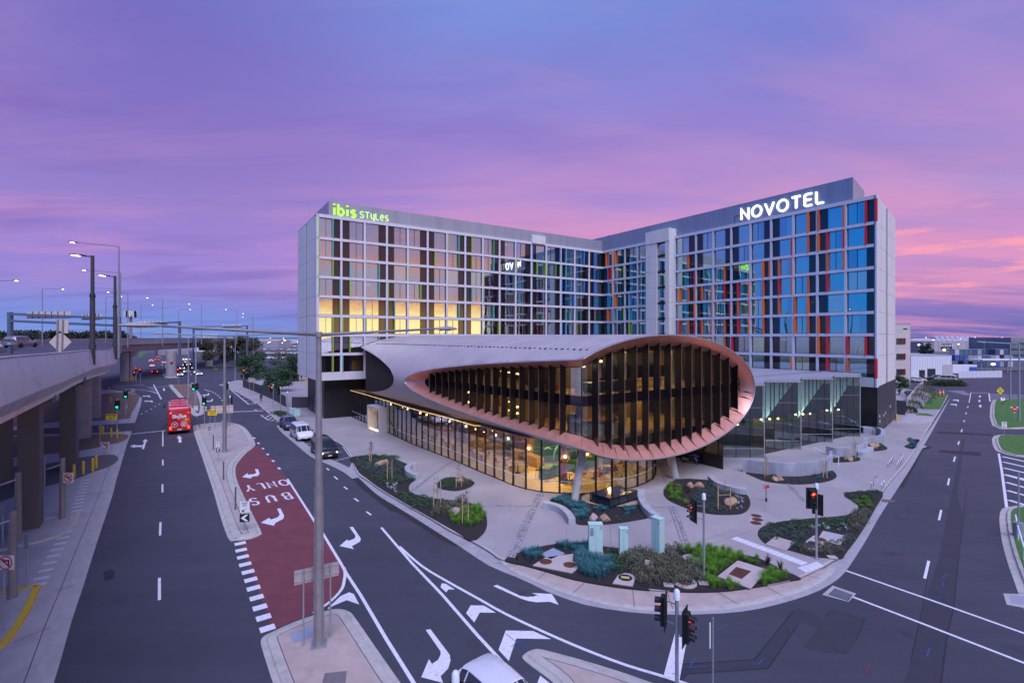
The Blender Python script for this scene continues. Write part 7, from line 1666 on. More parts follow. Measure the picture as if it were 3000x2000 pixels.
plant_kind('grass', [blades(130, .48, .62, .022, s, .55, .14, seg=4) for s in (7, 8, 9)], leafmat('leaf_lime_grass', (.12, .28, .02)))
plant_kind('olive', [leafball(230, .42, .55, .03, .11, s, .35) for s in (10, 11, 12)], leafmat('leaf_olive_grey', (.14, .14, .085)))
plant_kind('ground', [leafball(170, .45, .22, .03, .10, s, .5) for s in (13, 14, 15)], leafmat('leaf_dark_green', (.045, .11, .04)))
plant_kind('flax', [blades(36, .5, .75, .04, s, .35, .08) for s in (16, 17)], leafmat('leaf_bronze_flax', (.07, .035, .04)))
plant_kind('agave', [blades(20, .30, .28, .06, s, .2, .05) for s in (18, 19)], leafmat('leaf_silver_agave', (.42, .48, .47)))
NM = dict(cushion='cushion_plant', chalk='chalkstick_plant', grass='grass_tuft', olive='olive_shrub', ground='ground_cover_plant', flax='flax_plant', agave='silver_rosette_plant')
LB = dict(cushion='small round grey-green cushion plant', chalk='blue-green chalkstick succulent clump', grass='bright green tussock grass', olive='loose olive-grey shrub', ground='low dark green spreading plant', flax='spiky dark bronze flax', agave='pale silver star shaped rosette plant')
WH = dict(long='in the long kerbside bed before the parked black van', oval='in the small round bed before the restaurant glass', column='in the bed around the leaning column and black table', seat='in the oval bed cut by a curved bench', wall='in the bed along the tall concrete wall', street='in the winding bed beside the right street signal', corner='in the big corner bed with the pale green cabinets', kerbside='in the little kerbside bed past the bicycle hoops', upper='in the bed at the end of the snaking wall', lower='in the bed with handrail beside the snaking wall', drive='in the bed at the hotel driveway')
def plant(kind, bedk, pts, smin=.8, smax=1.25, seed=1):
    r = random.Random(seed)
    for p in pts:
        o = bpy.data.objects.new(NM[kind], PL[kind][r.randrange(len(PL[kind]))]); COL.objects.link(o); o.location = p; s = r.uniform(smin, smax)*.88; o.scale = (s, s, s*r.uniform(.85, 1.15)); o.rotation_euler.z = r.random()*6.28
        tag(o, LB[kind]+' '+WH[bedk], 'plant', LB[kind]+' planting '+WH[bedk])
plant('cushion', 'long', scatter(rC((150,250),(350,240),(600,262),(720,330),(700,400),(620,450),(450,440),(300,400),(200,350)), 72, .42, 2), .8, 1.3)
plant('ground', 'long', scatter(rC((200,222),(480,222),(640,250),(600,262),(350,235),(220,235)), 14, .45, 3), .9, 1.4); plant('ground', 'long', scatter(rC((380,470),(600,450),(800,500),(640,540),(480,550)), 18, .5, 4)); plant('ground', 'long', scatter(rC((660,660),(860,680),(1070,720),(1060,830),(900,820),(750,760)), 20, .55, 5))
plant('olive', 'long', scatter(rC((1070,800),(1250,760),(1400,745),(1380,860),(1200,900),(1080,900)), 16, .5, 6)); plant('grass', 'long', scatter(rC((1240,900),(1420,820),(1560,790),(1640,880),(1640,960),(1540,1040),(1300,1010)), 34, .42, 7)); plant('agave', 'long', scatter(rC((480,550),(640,550),(620,640),(540,620)), 7, .5, 8), .9, 1.4)
plant('ground', 'oval', scatter(rC((1150,520),(1260,480),(1320,480),(1310,580),(1200,600)), 16, .38, 9), .6, 1.0); plant('olive', 'oval', scatter(rC((1380,480),(1490,510),(1450,560),(1400,540)), 8, .4, 10), .6, .9)
plant('chalk', 'column', scatter(rD((740,400),(880,360),(1000,430),(1110,450),(1120,560),(1020,600),(990,540),(880,440)), 32, .40, 11), .9, 1.35); plant('chalk', 'column', scatter(rD((1200,470),(1330,480),(1330,510),(1200,515)), 4, .5, 12), .8, 1.1); plant('chalk', 'column', scatter(rD((1460,470),(1640,460),(1620,520),(1500,580)), 6, .5, 13), .7, 1.1); plant('cushion', 'column', scatter(rD((1100,610),(1420,570),(1520,560),(1480,620),(1200,640)), 8, .5, 14), .5, .8)
plant('grass', 'seat', scatter(rE((170,300),(240,240),(330,270),(330,380),(420,440),(380,470),(250,410)), 18, .42, 15), .7, 1.1); plant('cushion', 'seat', scatter(rE((480,300),(620,200),(720,250),(760,340),(700,450),(840,500),(830,530),(600,520),(470,400)), 46, .46, 16), .7, 1.1); plant('flax', 'seat', scatter(rE((330,290),(420,280),(420,350),(360,350)), 5, .4, 17), .6, .9); plant('agave', 'seat', scatter(rE((890,370),(970,400),(950,520),(890,500)), 7, .4, 18)); plant('ground', 'seat', scatter(rE((830,310),(900,350),(880,400)), 4, .4, 19), .6, .9)
plant('ground', 'wall', scatter(rE((1150,140),(1280,150),(1250,180)), 4, .6, 20), .5, .8); plant('cushion', 'wall', scatter(rE((1400,180),(1650,190),(1600,225),(1400,215)), 6, .6, 21), .5, .8); plant('chalk', 'wall', scatter(rE((1680,160),(1870,110),(1900,150),(1740,200)), 10, .5, 22), .6, .9)
plant('cushion', 'street', scatter(rE((1150,730),(1250,690),(1450,710),(1650,730),(1620,800),(1500,820),(1400,780),(1200,820)), 24, .5, 23)); plant('cushion', 'street', scatter(rE((1800,860),(1900,830),(2060,790),(2050,850),(1960,900),(1850,900),(1460,900),(1480,860),(1600,850)), 26, .45, 24)); plant('ground', 'street', scatter(rE((1250,660),(1500,630),(1900,600),(2090,590),(2000,680),(1800,690),(1500,690)), 26, .55, 25), .7, 1.1); plant('agave', 'street', scatter(rE((1640,660),(1900,660),(2080,680),(2000,720),(1700,710)), 12, .5, 26)); plant('olive', 'street', scatter(rE((1560,930),(1700,960),(1900,950),(1990,930),(1900,900),(1750,920)), 16, .45, 27), .7, 1.0)
plant('olive', 'street', scatter(rH((240,400),(330,360),(350,330),(300,460),(240,520)), 14, .5, 28), .8, 1.1); plant('grass', 'street', scatter(rH((240,290),(320,270),(380,330),(330,340)), 10, .45, 29), .6, .9); plant('ground', 'street', scatter(rH((190,235),(400,220),(380,280),(250,270)), 14, .5, 30), .6, .9)
plant('chalk', 'corner', scatter(rD((470,930),(620,920),(640,990),(540,1000)), 9, .36, 31), 1.0, 1.3); plant('chalk', 'corner', scatter(rD((800,860),(1120,850),(1120,930),(930,900)), 14, .38, 32), .9, 1.2); plant('chalk', 'corner', scatter(rD((1030,970),(1100,950),(1200,990),(1340,1030),(1360,1110),(1230,1200),(1080,1150),(1020,1120)), 36, .30, 33), 1.1, 1.5)
plant('olive', 'corner', scatter(rD((1480,1000),(1650,930),(1780,990),(2000,1000),(2050,1150),(1900,1250),(1700,1270),(1620,1200),(1540,1080)), 48, .36, 34), .85, 1.25); plant('olive', 'corner', scatter(rE((200,1020),(400,1080),(520,1120),(500,1230),(380,1270),(130,1250)), 28, .38, 35), .8, 1.15); plant('olive', 'corner', scatter(rE((130,910),(330,920),(350,980),(200,960)), 10, .4, 36), .8, 1.1)
plant('grass', 'corner', scatter(rE((310,905),(600,905),(800,930),(900,1000),(760,1100),(690,1180),(620,1140),(420,1060),(520,1000),(400,940)), 62, .34, 37), .85, 1.2); plant('grass', 'corner', scatter(rE((600,1190),(740,1250),(930,1280),(800,1310),(640,1310)), 16, .36, 38), .8, 1.15); plant('grass', 'corner', scatter(rE((1200,1150),(1300,1110),(1450,1190),(1340,1240),(1150,1260)), 22, .36, 39), .85, 1.15); plant('grass', 'corner', scatter(rE((920,960),(1130,1020),(1100,1060),(950,1010)), 12, .4, 40), .7, 1.0)
plant('flax', 'corner', [P(*q, PZ) for q in rE((1215,1060),(1350,1110))], 1.0, 1.2); plant('ground', 'corner', scatter(rD((1380,1000),(1490,1020),(1480,1120),(1380,1120),(1340,920),(1430,930)), 10, .4, 41)); plant('flax', 'corner', scatter(rD((360,980),(520,1010),(560,1040),(420,1030)), 6, .4, 42), .4, .6)
plant('chalk', 'kerbside', scatter(BEDS['kerbside'], 9, .5, 43), .8, 1.2); plant('grass', 'upper', scatter(rG((520,1252),(580,1265),(560,1290),(500,1280)), 7, .5, 44), .6, .9); plant('ground', 'lower', scatter(BEDS['lower'], 8, .6, 45), .4, .7); plant('ground', 'drive', scatter(BEDS['drive'], 12, .9, 46), 1.4, 2.0)
# ---- boulders
def boulder(label, p, sx, sy, sz, seed, mat):
    m = bmesh.new(); bmesh.ops.create_icosphere(m, subdivisions=3, radius=1)
    for v in m.verts:
        n_ = noise.noise(v.co*1.3+Vector((seed*7, 0, 0)))*.35+noise.noise(v.co*3.1+Vector((0, seed*5, 0)))*.12
        v.co *= 1+n_; v.co.x *= sx; v.co.y *= sy; v.co.z = v.co.z*sz+sz*.45
        for ax in (Vector((.7, .2, .66)), Vector((-.5, -.6, .6)), Vector((.1, -.9, .3))):
            d = v.co.dot(ax)-.78*max(sx, sy, sz)*.9
            if d > 0: v.co -= ax*d*.8
    me = bpy.data.meshes.new('boulder'); m.to_mesh(me); m.free(); me.materials.append(mat); me.polygons.foreach_set('use_smooth', [True]*len(me.polygons)); me.set_sharp_from_angle(angle=math.radians(28))
    o = bpy.data.objects.new('boulder', me); COL.objects.link(o); o.location = p; o.rotation_euler.z = seed; tag(o, label, 'boulder', 'sandstone boulders in the beds')
M_rock = M('sandstone', (.42, .27, .17), .9, var=.35, scale=2.5, bump=.6, bscale=8, dirt=((.22, .17, .14), 3, .6)); M_rockp = M('pink_stone', (.40, .29, .25), .9, var=.2, scale=2.5, bump=.5, bscale=8)
for i, (q, lab, a, b, c, mt) in enumerate([(rC((455,318))[0], 'long tan boulder among the grey cushions in the long bed', .85, .45, .42, M_rock), (rC((515,300))[0], 'upright tan boulder beside the long one in the long bed', .42, .4, .5, M_rock), (rC((1355,520))[0], 'tan boulder in the small round bed', .55, .4, .4, M_rock), (rC((1300,880))[0], 'pale rounded boulder before the staked trees in the long bed', .55, .5, .5, M_rockp),
    (rD((1175,595))[0], 'pale boulder left of the pair in the column bed', .5, .42, .42, M_rockp), (rD((1297,600))[0], 'tan boulder right of the pair in the column bed', .52, .42, .4, M_rock), (rD((1742,1105))[0], 'pinkish standing boulder among olive shrubs in the corner bed', .42, .38, .62, M_rockp),
    (rE((425,262))[0], 'tan boulder left of the pair in the oval bench bed', .5, .42, .4, M_rock), (rE((515,272))[0], 'broad tan boulder right of the pair in the oval bench bed', .6, .5, .5, M_rock), (rE((845,440))[0], 'big layered tan boulder by the stakes in the oval bench bed', .75, .5, .55, M_rock), (rE((1285,195))[0], 'tan boulder left of the pair at the tall wall', .5, .4, .35, M_rock), (rE((1345,190))[0], 'tan boulder right of the pair at the tall wall', .42, .4, .4, M_rock),
    (rG((500,1288))[0], 'smooth pale boulder at the end of the snaking wall', .85, .6, .6, M_rock), (rG((268,1402))[0], 'smooth pale boulder beside the handrail', .8, .5, .45, M_rock)]): boulder(lab, P(*q, BEDZ), a*.78, b*.78, c*.72, i+1, mt)
# ---- curved concrete seats and walls
M_seat = M('seat_concrete', (.40, .40, .42), .7, var=.15, scale=1.2, bump=.15, bscale=15, dirt=((.22, .22, .24), 1.5, .5)); M_wallc = M('stained_wall_concrete', (.33, .34, .38), .75, var=.3, scale=1.0, stretch=(1, 1, .35), dirt=((.18, .18, .2), 1.2, .7))
def curbwall(name, label, cat_, pts, w, h, mat, n=6):
    path = cat(PP(pts, PZ), n); m = MB(); A_, B2 = offset(path, w/2), offset(path, -w/2)
    m.prism(A_+B2[::-1], PZ-.04, PZ+h); o = m.build(name, mat, bevel=.02); return tag(o, label, cat_)
curbwall('curved_bench', 'hook shaped concrete bench at the waist of the long bed', 'bench', rC((862,345),(800,355),(757,395),(775,440),(830,470),(880,482)), .5, .46, M_seat)
curbwall('curved_bench', 'curved concrete bench on the left edge of the column bed', 'bench', rD((668,475),(760,492),(850,525),(920,585),(962,650)), .5, .46, M_seat)
curbwall('curved_bench', 'curved concrete bench on the right of the black table', 'bench', rD((1668,335),(1668,420),(1712,510),(1775,575),(1830,605)), .55, .46, M_seat)
curbwall('curved_bench', 'long curved concrete bench cutting into the oval bed', 'bench', rE((632,200),(700,262),(800,300),(900,325),(1000,336)), .5, .48, M_seat)
curbwall('planter_wall', 'tall curved concrete wall with stained face behind the narrow bed', 'wall', rE((962,108),(1150,130),(1350,150),(1550,150),(1750,122),(1850,75),(1862,20)), .3, 1.25, M_wallc)
curbwall('planter_wall', 'snaking low concrete wall winding towards the dark podium', 'wall', rG((70,1350),(180,1368),(330,1356),(418,1318),(425,1275),(470,1262),(560,1248),(588,1215),(570,1180),(500,1162),(400,1156)), .45, .95, M_wallc)
curbwall('curved_bench', 'short rounded concrete bench at the bend of the snaking wall', 'bench', rG((352,1358),(410,1362),(452,1340),(455,1312)), .9, .45, M_seat)
# ---- staked saplings
M_stake = M('pine_stake', (.50, .34, .19), .8, var=.15, scale=4); M_bark = M('sapling_bark', (.16, .12, .09), .9)
for i, (q, lab, h, off, vis) in enumerate([(rC((335,292))[0], 'staked sapling at the back of the long bed before the drop-off', 2.3, .12, 1.0), (rC((555,492))[0], 'staked bare sapling in the middle of the long bed', 2.1, .35, .5), (rC((1350,570))[0], 'staked sapling in the small round bed', 2.1, .4, .4), (rC((1100,805))[0], 'staked leaning sapling where the long bed widens', 2.4, .45, .5), (rC((1425,990))[0], 'staked sapling among bright grass in the long bed', 2.3, .35, .5),
    (rE((773,490))[0], 'staked sapling beside the big layered boulder', 2.1, .85, .3), (rE((1197,158))[0], 'staked sapling left of the narrow bed at the tall wall', 2.0, .22, .3), (rE((1803,172))[0], 'staked sapling right of the narrow bed at the tall wall', 2.0, .35, .3), (rG((320,1388))[0], 'staked sapling in the handrail bed', 2.2, .35, .4)]):
    o = thing('staked_sapling', lab, 'tree', P(*q, BEDZ), 0, 'staked saplings on the plaza')
    for s in (-1, 1): MB().box((s*off/2*1.15, .05*s, h*.42), (.06, .06, h*.84)).build('stake', M_stake, o)
    m = MB(); m.bar((-off/2, 0, h*.5), (off/2, 0, h*.52), .03, .04); m.build('tie', M('hessian_tie', (.4, .3, .2), .9), o)
    m = MB(); m.cyl((0, 0, 0), (.03, .02, h), .022, .008, 6)
    rr = random.Random(i); tips = []
    for k in range(9): 
        z0 = h*rr.uniform(.45, .95); a = rr.random()*6.28; l = rr.uniform(.25, .5)*(1.1-z0/h*.5); e = Vector((l*math.cos(a), l*math.sin(a), z0+l*.6)); m.cyl((.02, .01, z0), e, .008, .004, 4); tips.append((Vector((.02, .01, z0)), e))
    m.build('trunk', M_bark, o); m = MB()
    for a_, e in tips:
        for k in range(int(26*vis)): 
            c = a_.lerp(e, rr.uniform(.2, 1.1))+Vector((rr.gauss(0, .07), rr.gauss(0, .07), rr.gauss(0, .07))); d = Vector((rr.gauss(0, 1), rr.gauss(0, 1), rr.gauss(0, 1))).normalized()*.09; s = d.orthogonal().normalized()*.012; m.add([c-s, c+d, c+s], [(0, 1, 2)])
    m.build('crown', leafmat('leaf_sapling', (.05, .07, .045)), o)
# ---- service lids let into the beds and paving
def disc(mb, q, rx, z, n=24, sy=1.0): c = P(*q, PZ); mb.add([(c.x+rx*math.cos(2*PI*k/n), c.y+rx*sy*math.sin(2*PI*k/n), z) for k in range(n)], [tuple(range(n))])
def slab_px(name, pts, z, mat, t=.06, sm=0):
    p = PP(pts, PZ); p = cat(p, sm, True) if sm else p; MB().prism(p, z-t, z).build(name, mat, plaza, bevel=.008)
M_lidb = M('blue_grey_lid', (.28, .31, .40), .7); M_slab = M('slab_pink', (.46, .39, .36), .8, var=.1, scale=1.5)
zl = BEDZ+.05
slab_px('service_lid', rD((770,895),(890,950),(745,1010),(635,960)), zl, M_lidb); slab_px('service_slab', rD((560,1072),(690,992),(975,955),(970,1030),(1040,1058),(1030,1100),(960,1150)), zl, M_slab)
for q, r_, mt in ((rD((693,1037))[0], .36, M_iron), (rD((937,1070))[0], .36, M_iron), (rE((368,1246))[0], .36, M_iron), (rE((1755,810))[0], .34, M_iron), (rE((1690,855))[0], .34, M_iron)): m = MB(); disc(m, q, r_, zl+.012); m.build('manhole_lid', mt, plaza)
slab_px('service_slab', rD((1375,1255),(1430,1175),(1500,1152),(1570,1160),(1610,1195),(1580,1285)), zl, M_slab, sm=0); m = MB(); disc(m, rD((1505,1202))[0], .37, zl+.012); m.build('manhole_lid', M_blk, plaza); m = MB(); c = P(*rD((1505,1202))[0], PZ); m.box((c.x, c.y, zl+.02), (.45, .22, .01), -.25); m.build('lid_label', M('label_gold', (.55, .42, .15), .6), plaza)
for q, r_ in ((rE((368,1246))[0], .62), (rE((440,1000))[0], .52)): m = MB(); c = P(*q, PZ); m.prism([Vector((c.x+r_*math.cos(2*PI*k/28), c.y+r_*math.sin(2*PI*k/28), 0)) for k in range(28)], BEDZ-.05, zl); m.build('manhole_ring', M_slab, plaza)
m = MB(); disc(m, rE((440,1000))[0], .36, zl+.012); m.build('manhole_lid', M('lid_grey_brown', (.2, .16, .16), .7), plaza)
slab_px('service_lid', rE((135,1025),(210,985),(385,1045),(300,1090)), zl, M_lidb); slab_px('service_slab', rE((910,1022),(1222,1120),(1040,1308),(705,1185)), zl, M_slab); slab_px('manhole_lid', rE((895,1090),(1050,1135),(950,1215),(820,1165)), zl+.012, M_iron, .02)
slab_px('service_slab', rE((1290,775),(1500,835),(1400,920),(1195,855)), zl, M_slab); slab_px('service_slab', rE((1780,718),(2030,775),(1950,865),(1730,800)), zl, M_slab); slab_px('service_lid', rE((1820,738),(1975,775),(1930,820),(1780,778)), zl+.012, M('lid_lilac', (.38, .38, .44), .7), .02); slab_px('service_slab', rE((1690,765),(1815,830),(1770,885),(1660,880),(1600,830)), zl+.004, M_slab)
for q in rE((205,1275),(562,1256),(1875,990),(1660,905)): c = P(*q, PZ); MB().box((c.x, c.y, zl), (.5, .4, .04), -.2).build('small_lid', M_slab, plaza)
slab_px('service_slab', rE((1050,535),(1150,535),(1183,560),(1175,640),(1130,660),(1030,640),(1018,600)), PZ+.006, M('slab_beige', (.40, .35, .33), .8), .01)
for q in rE((1100,558),(1113,597),(1095,632)): m = MB(); disc(m, q, .36, PZ+.012); m.build('manhole_lid', M_iron, plaza)
slab_px('pit_frame', rE((1880,240),(1958,255),(1940,272),(1860,258)), PZ+.006, M('slab_beige'), .01)
# tactile paving
M_tact = M('tactile_white', (.66, .65, .68), .6, var=.06)
a_, b_ = PP(rE((868,782),(1090,862),(1340,955),(1600,1052)), PZ), 1
path = cat(a_, 4); rs = resample([Vector((p.x, p.y, 0)) for p in path], 15)
for p, q in zip(rs, rs[1:]):
    u = (q-p).normalized(); n_ = Vector((-u.y, u.x, 0))*.32; w = MB(); e = u*.008; w.add([p+e-n_+Vector((0, 0, PZ+.008)), q-e-n_+Vector((0, 0, PZ+.008)), q-e+n_+Vector((0, 0, PZ+.008)), p+e+n_+Vector((0, 0, PZ+.008))], [(0, 1, 2, 3)]); t_ = w.build('tactile_tile', M_tact, plaza)
    w = MB()
    for k in range(5): o2 = n_*(-.8+.4*k); w.bar(p+u*.05+o2+Vector((0, 0, PZ+.012)), q-u*.05+o2+Vector((0, 0, PZ+.012)), .035, .008)
    w.build('tactile_ribs', M('tactile_rib', (.74, .73, .76), .6), t_)
pd = PP(rE((1720,1025),(1797,1072),(1605,1137),(1520,1090)), PZ)
for i in range(4):
    f0, f1 = i/4+.004, (i+1)/4-.004; A2, B2, C2, D2 = pd[3].lerp(pd[0], f0), pd[3].lerp(pd[0], f1), pd[2].lerp(pd[1], f1), pd[2].lerp(pd[1], f0)
    w = MB(); w.add([Vector((v.x, v.y, PZ+.008)) for v in (A2, D2, C2, B2)], [(0, 1, 2, 3)]); t_ = w.build('tactile_tile', M_tact, plaza)
    for k in range(4): f = (k+.5)/4; w = MB(); w.bar(Vector((*A2.lerp(B2, f).xy, PZ+.012)), Vector((*D2.lerp(C2, f).xy, PZ+.012)), .04, .008); w.build('tactile_rib', MATS['tactile_rib'], t_)
# cobble bands across the plaza
def cobbles(pts, w, seed):
    path = resample([Vector((p.x, p.y, 0)) for p in cat(PP(pts, PZ), 6)], 120); rr = random.Random(seed); m = MB()
    for sgn in (-1, 1): m.mi = 1; m.ribbon(path, sgn*w/2-.015, sgn*w/2+.015, PZ+.006); 
    m.mi = 1; m.ribbon(path, -w/2, w/2, PZ+.004); m.mi = 0
    L = sum((b-a).length for a, b in zip(path, path[1:])); n_ = int(L/.17); rs = resample(path, n_+1); k = max(1, int(w/.17))
    for i in range(n_):
        u = (rs[i+1]-rs[i]).normalized(); nn = Vector((-u.y, u.x, 0))
        for j in range(k):
            c = rs[i]+nn*((j+.5)/k-.5)*w+u*(.085+rr.uniform(-.02, .02)); m.mi = rr.choice((0, 0, 2)); m.box((c.x, c.y, PZ+.008+rr.uniform(0, .012)), (.14, .14, .03), math.atan2(u.y, u.x)+rr.uniform(-.1, .1))
    stuff(m.build('cobble_band', [M('cobble_light', (.36, .34, .36), .7), M('cobble_joint', (.24, .22, .23), .9), M('cobble_dark', (.24, .22, .23), .7)], plaza))
cobbles(rD((645,325),(560,490),(450,730),(335,985)), .55, 1); cobbles(rE((110,0),(190,215)), .5, 2); cobbles(rE((235,462),(290,600),(340,740),(392,888)), .5, 3); cobbles(rD((20,458),(300,455),(545,458)), .25, 4); cobbles(rC((1270,280),(1100,390),(940,520),(820,610)), .3, 5); cobbles(rE((1425,235),(1500,310),(1600,410)), .35, 6); cobbles(rE((0,465),(220,472)), .2, 7)
for pts in (rD((1352,640),(1356,870)), rD((905,690),(898,836)), rD((0,120),(330,200)), rE((560,870),(1120,690)), rE((1190,500),(1370,610)), rE((1200,215),(1190,500)), rC((880,40),(640,220)), rC((1530,540),(1900,600)), rE((330,880),(880,700)), rG((560,1090),(980,1075)), rG((700,1180),(880,1110)), rQ((290,1010),(700,940)), rQ((480,1110),(1000,1040)), rD((1860,700),(2050,540))):
    MB().ribbon(PP(pts, PZ), -.012, .012, PZ+.003).build('saw_cut', M('saw_cut', (.16, .14, .15), .9), plaza)
# ---- cabinets
M_mintc = M('cabinet_mint', (.43, .66, .58), .55, var=.05, scale=2)
def cabinet(label, q, w, d, h, rz, extra=0):
    o = thing('utility_cabinet', label, 'cabinet', P(*q, PZ), rz, 'pale green utility cabinets')
    MB().box((0, d/2, .12), (w+.06, d+.06, .3)).build('plinth', M_conc, o, bevel=.01); MB().box((0, d/2, .27+h/2), (w, d, h)).build('housing', M_mintc, o, bevel=.015); MB().box((0, d/2, .27+h+.03), (w+.04, d+.04, .07)).build('lid', M_mintc, o, bevel=.015)
    for x in ((-.01,) if w < .9 else (0,)): MB().box((x, -.004, .27+h/2), (.012, .01, h*.94)).build('door_seam', M('seam_dark_mint', (.2, .3, .3), .6), o)
    MB().box((w*.36, -.02, .27+h*.9), (.05, .04, .1)).build('latch', M_steel, o)
    return o
o = cabinet('widest pale green cabinet with printed notice, in the corner bed', rD((1205,968))[0], .82, .45, 1.55, -.02)
pl = MB().box((-.24, -.008, 1.42), (.27, .008, .48)).build('notice', M('notice_grey', (.34, .42, .42), .7), o)
m = MB(); 
for i, t_ in enumerate(('MON', 'TO', '18 10', '08', '2021')): write(m, t_, (-.24, -.014, 1.56-i*.085), (1, 0, 0), (0, 0, 1), (0, -1, 0), .055 if i < 4 else .07, .012, 0, center=True)
m.build('notice_text', M_ink, pl); MB().box((.32, -.008, 1.72), (.08, .008, .12)).build('orange_sticker', M('sticker_orange', (.85, .3, .08), .6), o)
cabinet('narrow pale green cabinet in the middle of the corner bed', rD((1492,978))[0], .5, .35, 1.35, -.02); cabinet('tall pale green cabinet turned away on its own plinth in the corner bed', rD((1812,972))[0], .62, .45, 1.95, -.95)
cabinet('small pale green cabinet left of the pair at the driveway', (858, 1217), .9, .5, .9, .6); cabinet('small pale green cabinet right of the pair at the driveway', (871, 1222), .9, .5, .9, .6)
# ---- black glass-topped table with sand ring
tp_ = PP(rD((1430,250),(1635,300),(1345,385),(1135,318)), PZ+.8); ctr = sum(tp_, Vector())/4
m = MB(); ce = P(*rD((1375,395))[0], PZ); m.prism([Vector((ce.x+2.45*math.cos(2*PI*k/40), ce.y+.1+1.75*math.sin(2*PI*k/40), 0)) for k in range(40)], .06, BEDZ+.04); m.build('sand_ring', M('sand', (.42, .32, .21), .95, var=.15, scale=8), plaza)
m = MB(); m.prism([Vector((ce.x+2.6*math.cos(2*PI*k/40), ce.y+.1+1.88*math.sin(2*PI*k/40), 0)) for k in range(40)], .06, BEDZ+.03); m.build('ring_edge', M_blk, plaza)
o = thing('black_table', 'low square black table with glossy top on a sand ring', 'table', (0, 0, 0)); M_gloss = M('black_gloss', (.012, .012, .014), .12, var=0, coat=.6)
tt_ = [Vector((p.x, p.y, 0)) for p in tp_]; MB().prism(tt_, PZ+.72, PZ+.8).build('table_top', M_gloss, o, bevel=.01)
cc_ = Vector((ctr.x, ctr.y, 0))
for p in tt_: q = p.lerp(cc_, .06); MB().box((q.x, q.y, PZ+.36), (.08, .08, .72)).build('leg', M_blk, o)
for a_, b_ in zip(tt_, tt_[1:]+tt_[:1]):
    a2, b2 = a_.lerp(cc_, .06), b_.lerp(cc_, .06); m = MB(); m.bar(a2+Vector((0, 0, PZ+.12)), b2+Vector((0, 0, PZ+.12)), .05, .06); m.build('rail', M_blk, o)
    for f in (.33, .66): q = a2.lerp(b2, f); MB().box((q.x, q.y, PZ+.38), (.04, .04, .64)).build('stile', M_blk, o)
    m = MB(); m.slab(a2.lerp(cc_, .04)+Vector((0, 0, PZ+.16)), b2.lerp(cc_, .04)+Vector((0, 0, PZ+.16)), b2.lerp(cc_, .04)+Vector((0, 0, PZ+.66)), a2.lerp(cc_, .04)+Vector((0, 0, PZ+.66)), .01); m.build('infill_panel', M('smoked_panel', (.04, .05, .055), .2), o)
# ---- red fire hydrant booster, bicycle hoops, handrails
o = thing('booster_valve', 'thin post with a red and white double valve head on the plaza', 'hydrant', P(*rE((1203,412))[0], PZ)); MB().cyl((0, 0, 0), (0, 0, .28), .07, .07, 10).build('foot', M_blk, o); MB().cyl((0, 0, .28), (0, 0, 1.1), .045, .045, 10).build('post', M_steel, o)
for s in (-1, 1): m = MB(); m.cyl((0, 0, 1.15), (s*.2, -.05, 1.22+.04*s), .1, .12, 12); m.build('valve', M_sred, o); m = MB(); m.cyl((s*.2, -.05, 1.22+.04*s), (s*.23, -.06, 1.225+.04*s), .07, .07, 12); m.build('valve_cap', M_signw, o)
def hoop(q0, q1, lab, grp):
    a, b = P(*q0, PZ), P(*q1, PZ); o = thing('bicycle_hoop', lab, 'bike rack', a, 0, grp); d = b-a; n_ = 8; pts = [Vector((0, 0, 0)), Vector((0, 0, .62))]
    r = .2; u = d.normalized(); pts += [u*(r-r*math.cos(k*PI/2/5))+Vector((0, 0, .62+r*math.sin(k*PI/2/5))) for k in range(1, 6)]+[d-u*(r-r*math.cos(k*PI/2/5))+Vector((0, 0, .62+r*math.sin(k*PI/2/5))) for k in range(5, -1, -1)]+[d]
    MB().tube(pts, .027, 8).build('tube', M('polished_steel', (.55, .55, .58), .25, .9, var=0), o, smooth=True)
    for p in (Vector((0, 0, 0)), d): MB().cyl(p, p+Vector((0, 0, .012)), .07, .07, 10).build('foot_plate', M_steel, o)
for i, lab in enumerate(('first hoop of the row of five bicycle hoops, counted from the lone pair', 'second hoop of the row of five bicycle hoops', 'middle hoop of the row of five bicycle hoops', 'fourth hoop of the row of five bicycle hoops', 'last hoop of the row of five, nearest the podium')):
    hoop(*rG((631+14.5*i, 1476-17.5*i), (716+14*i, 1488-19*i)), lab, 'row of five steel bicycle hoops')
hoop(*rH((369,193), (440,206)), 'front hoop of the lone pair of bicycle hoops by the winding bed', 'pair of bicycle hoops'); hoop(*rH((385,172), (456,188)), 'back hoop of the lone pair of bicycle hoops by the winding bed', 'pair of bicycle hoops')
o = thing('handrail', 'bent white handrail on the ramp beside the snaking wall', 'handrail', P(*rG((175,1455))[0], PZ)); MB().tube([(0, 0, 0), (.2, .2, .9), (-.6, 1.3, 1.0), (-1.2, 2.2, 1.4)], .03, 8).build('rail', M_cap, o)
o = thing('handrail', 'steel stair handrail before the black podium', 'handrail', P(*rG((505,1175))[0], PZ)); MB().tube([(0, 0, 0), (.05, 0, .8), (-1.2, .8, 1.0), (-2.6, 1.8, 2.2), (-3.6, 2.2, 2.2)], .03, 8).build('rail', M_cap, o)
o = thing('door_handles', 'pair of tall curved black door pulls before the dark glass', 'door handle', P(*rQ((968,1025))[0], PZ))
for s in (-1, 1): MB().tube([(s*.05, 0, 0), (s*.08, 0, .9), (s*.45, 0, 1.5), (s*.6, 0, 1.95)], .05, 8).build('bar', M_blk, o)
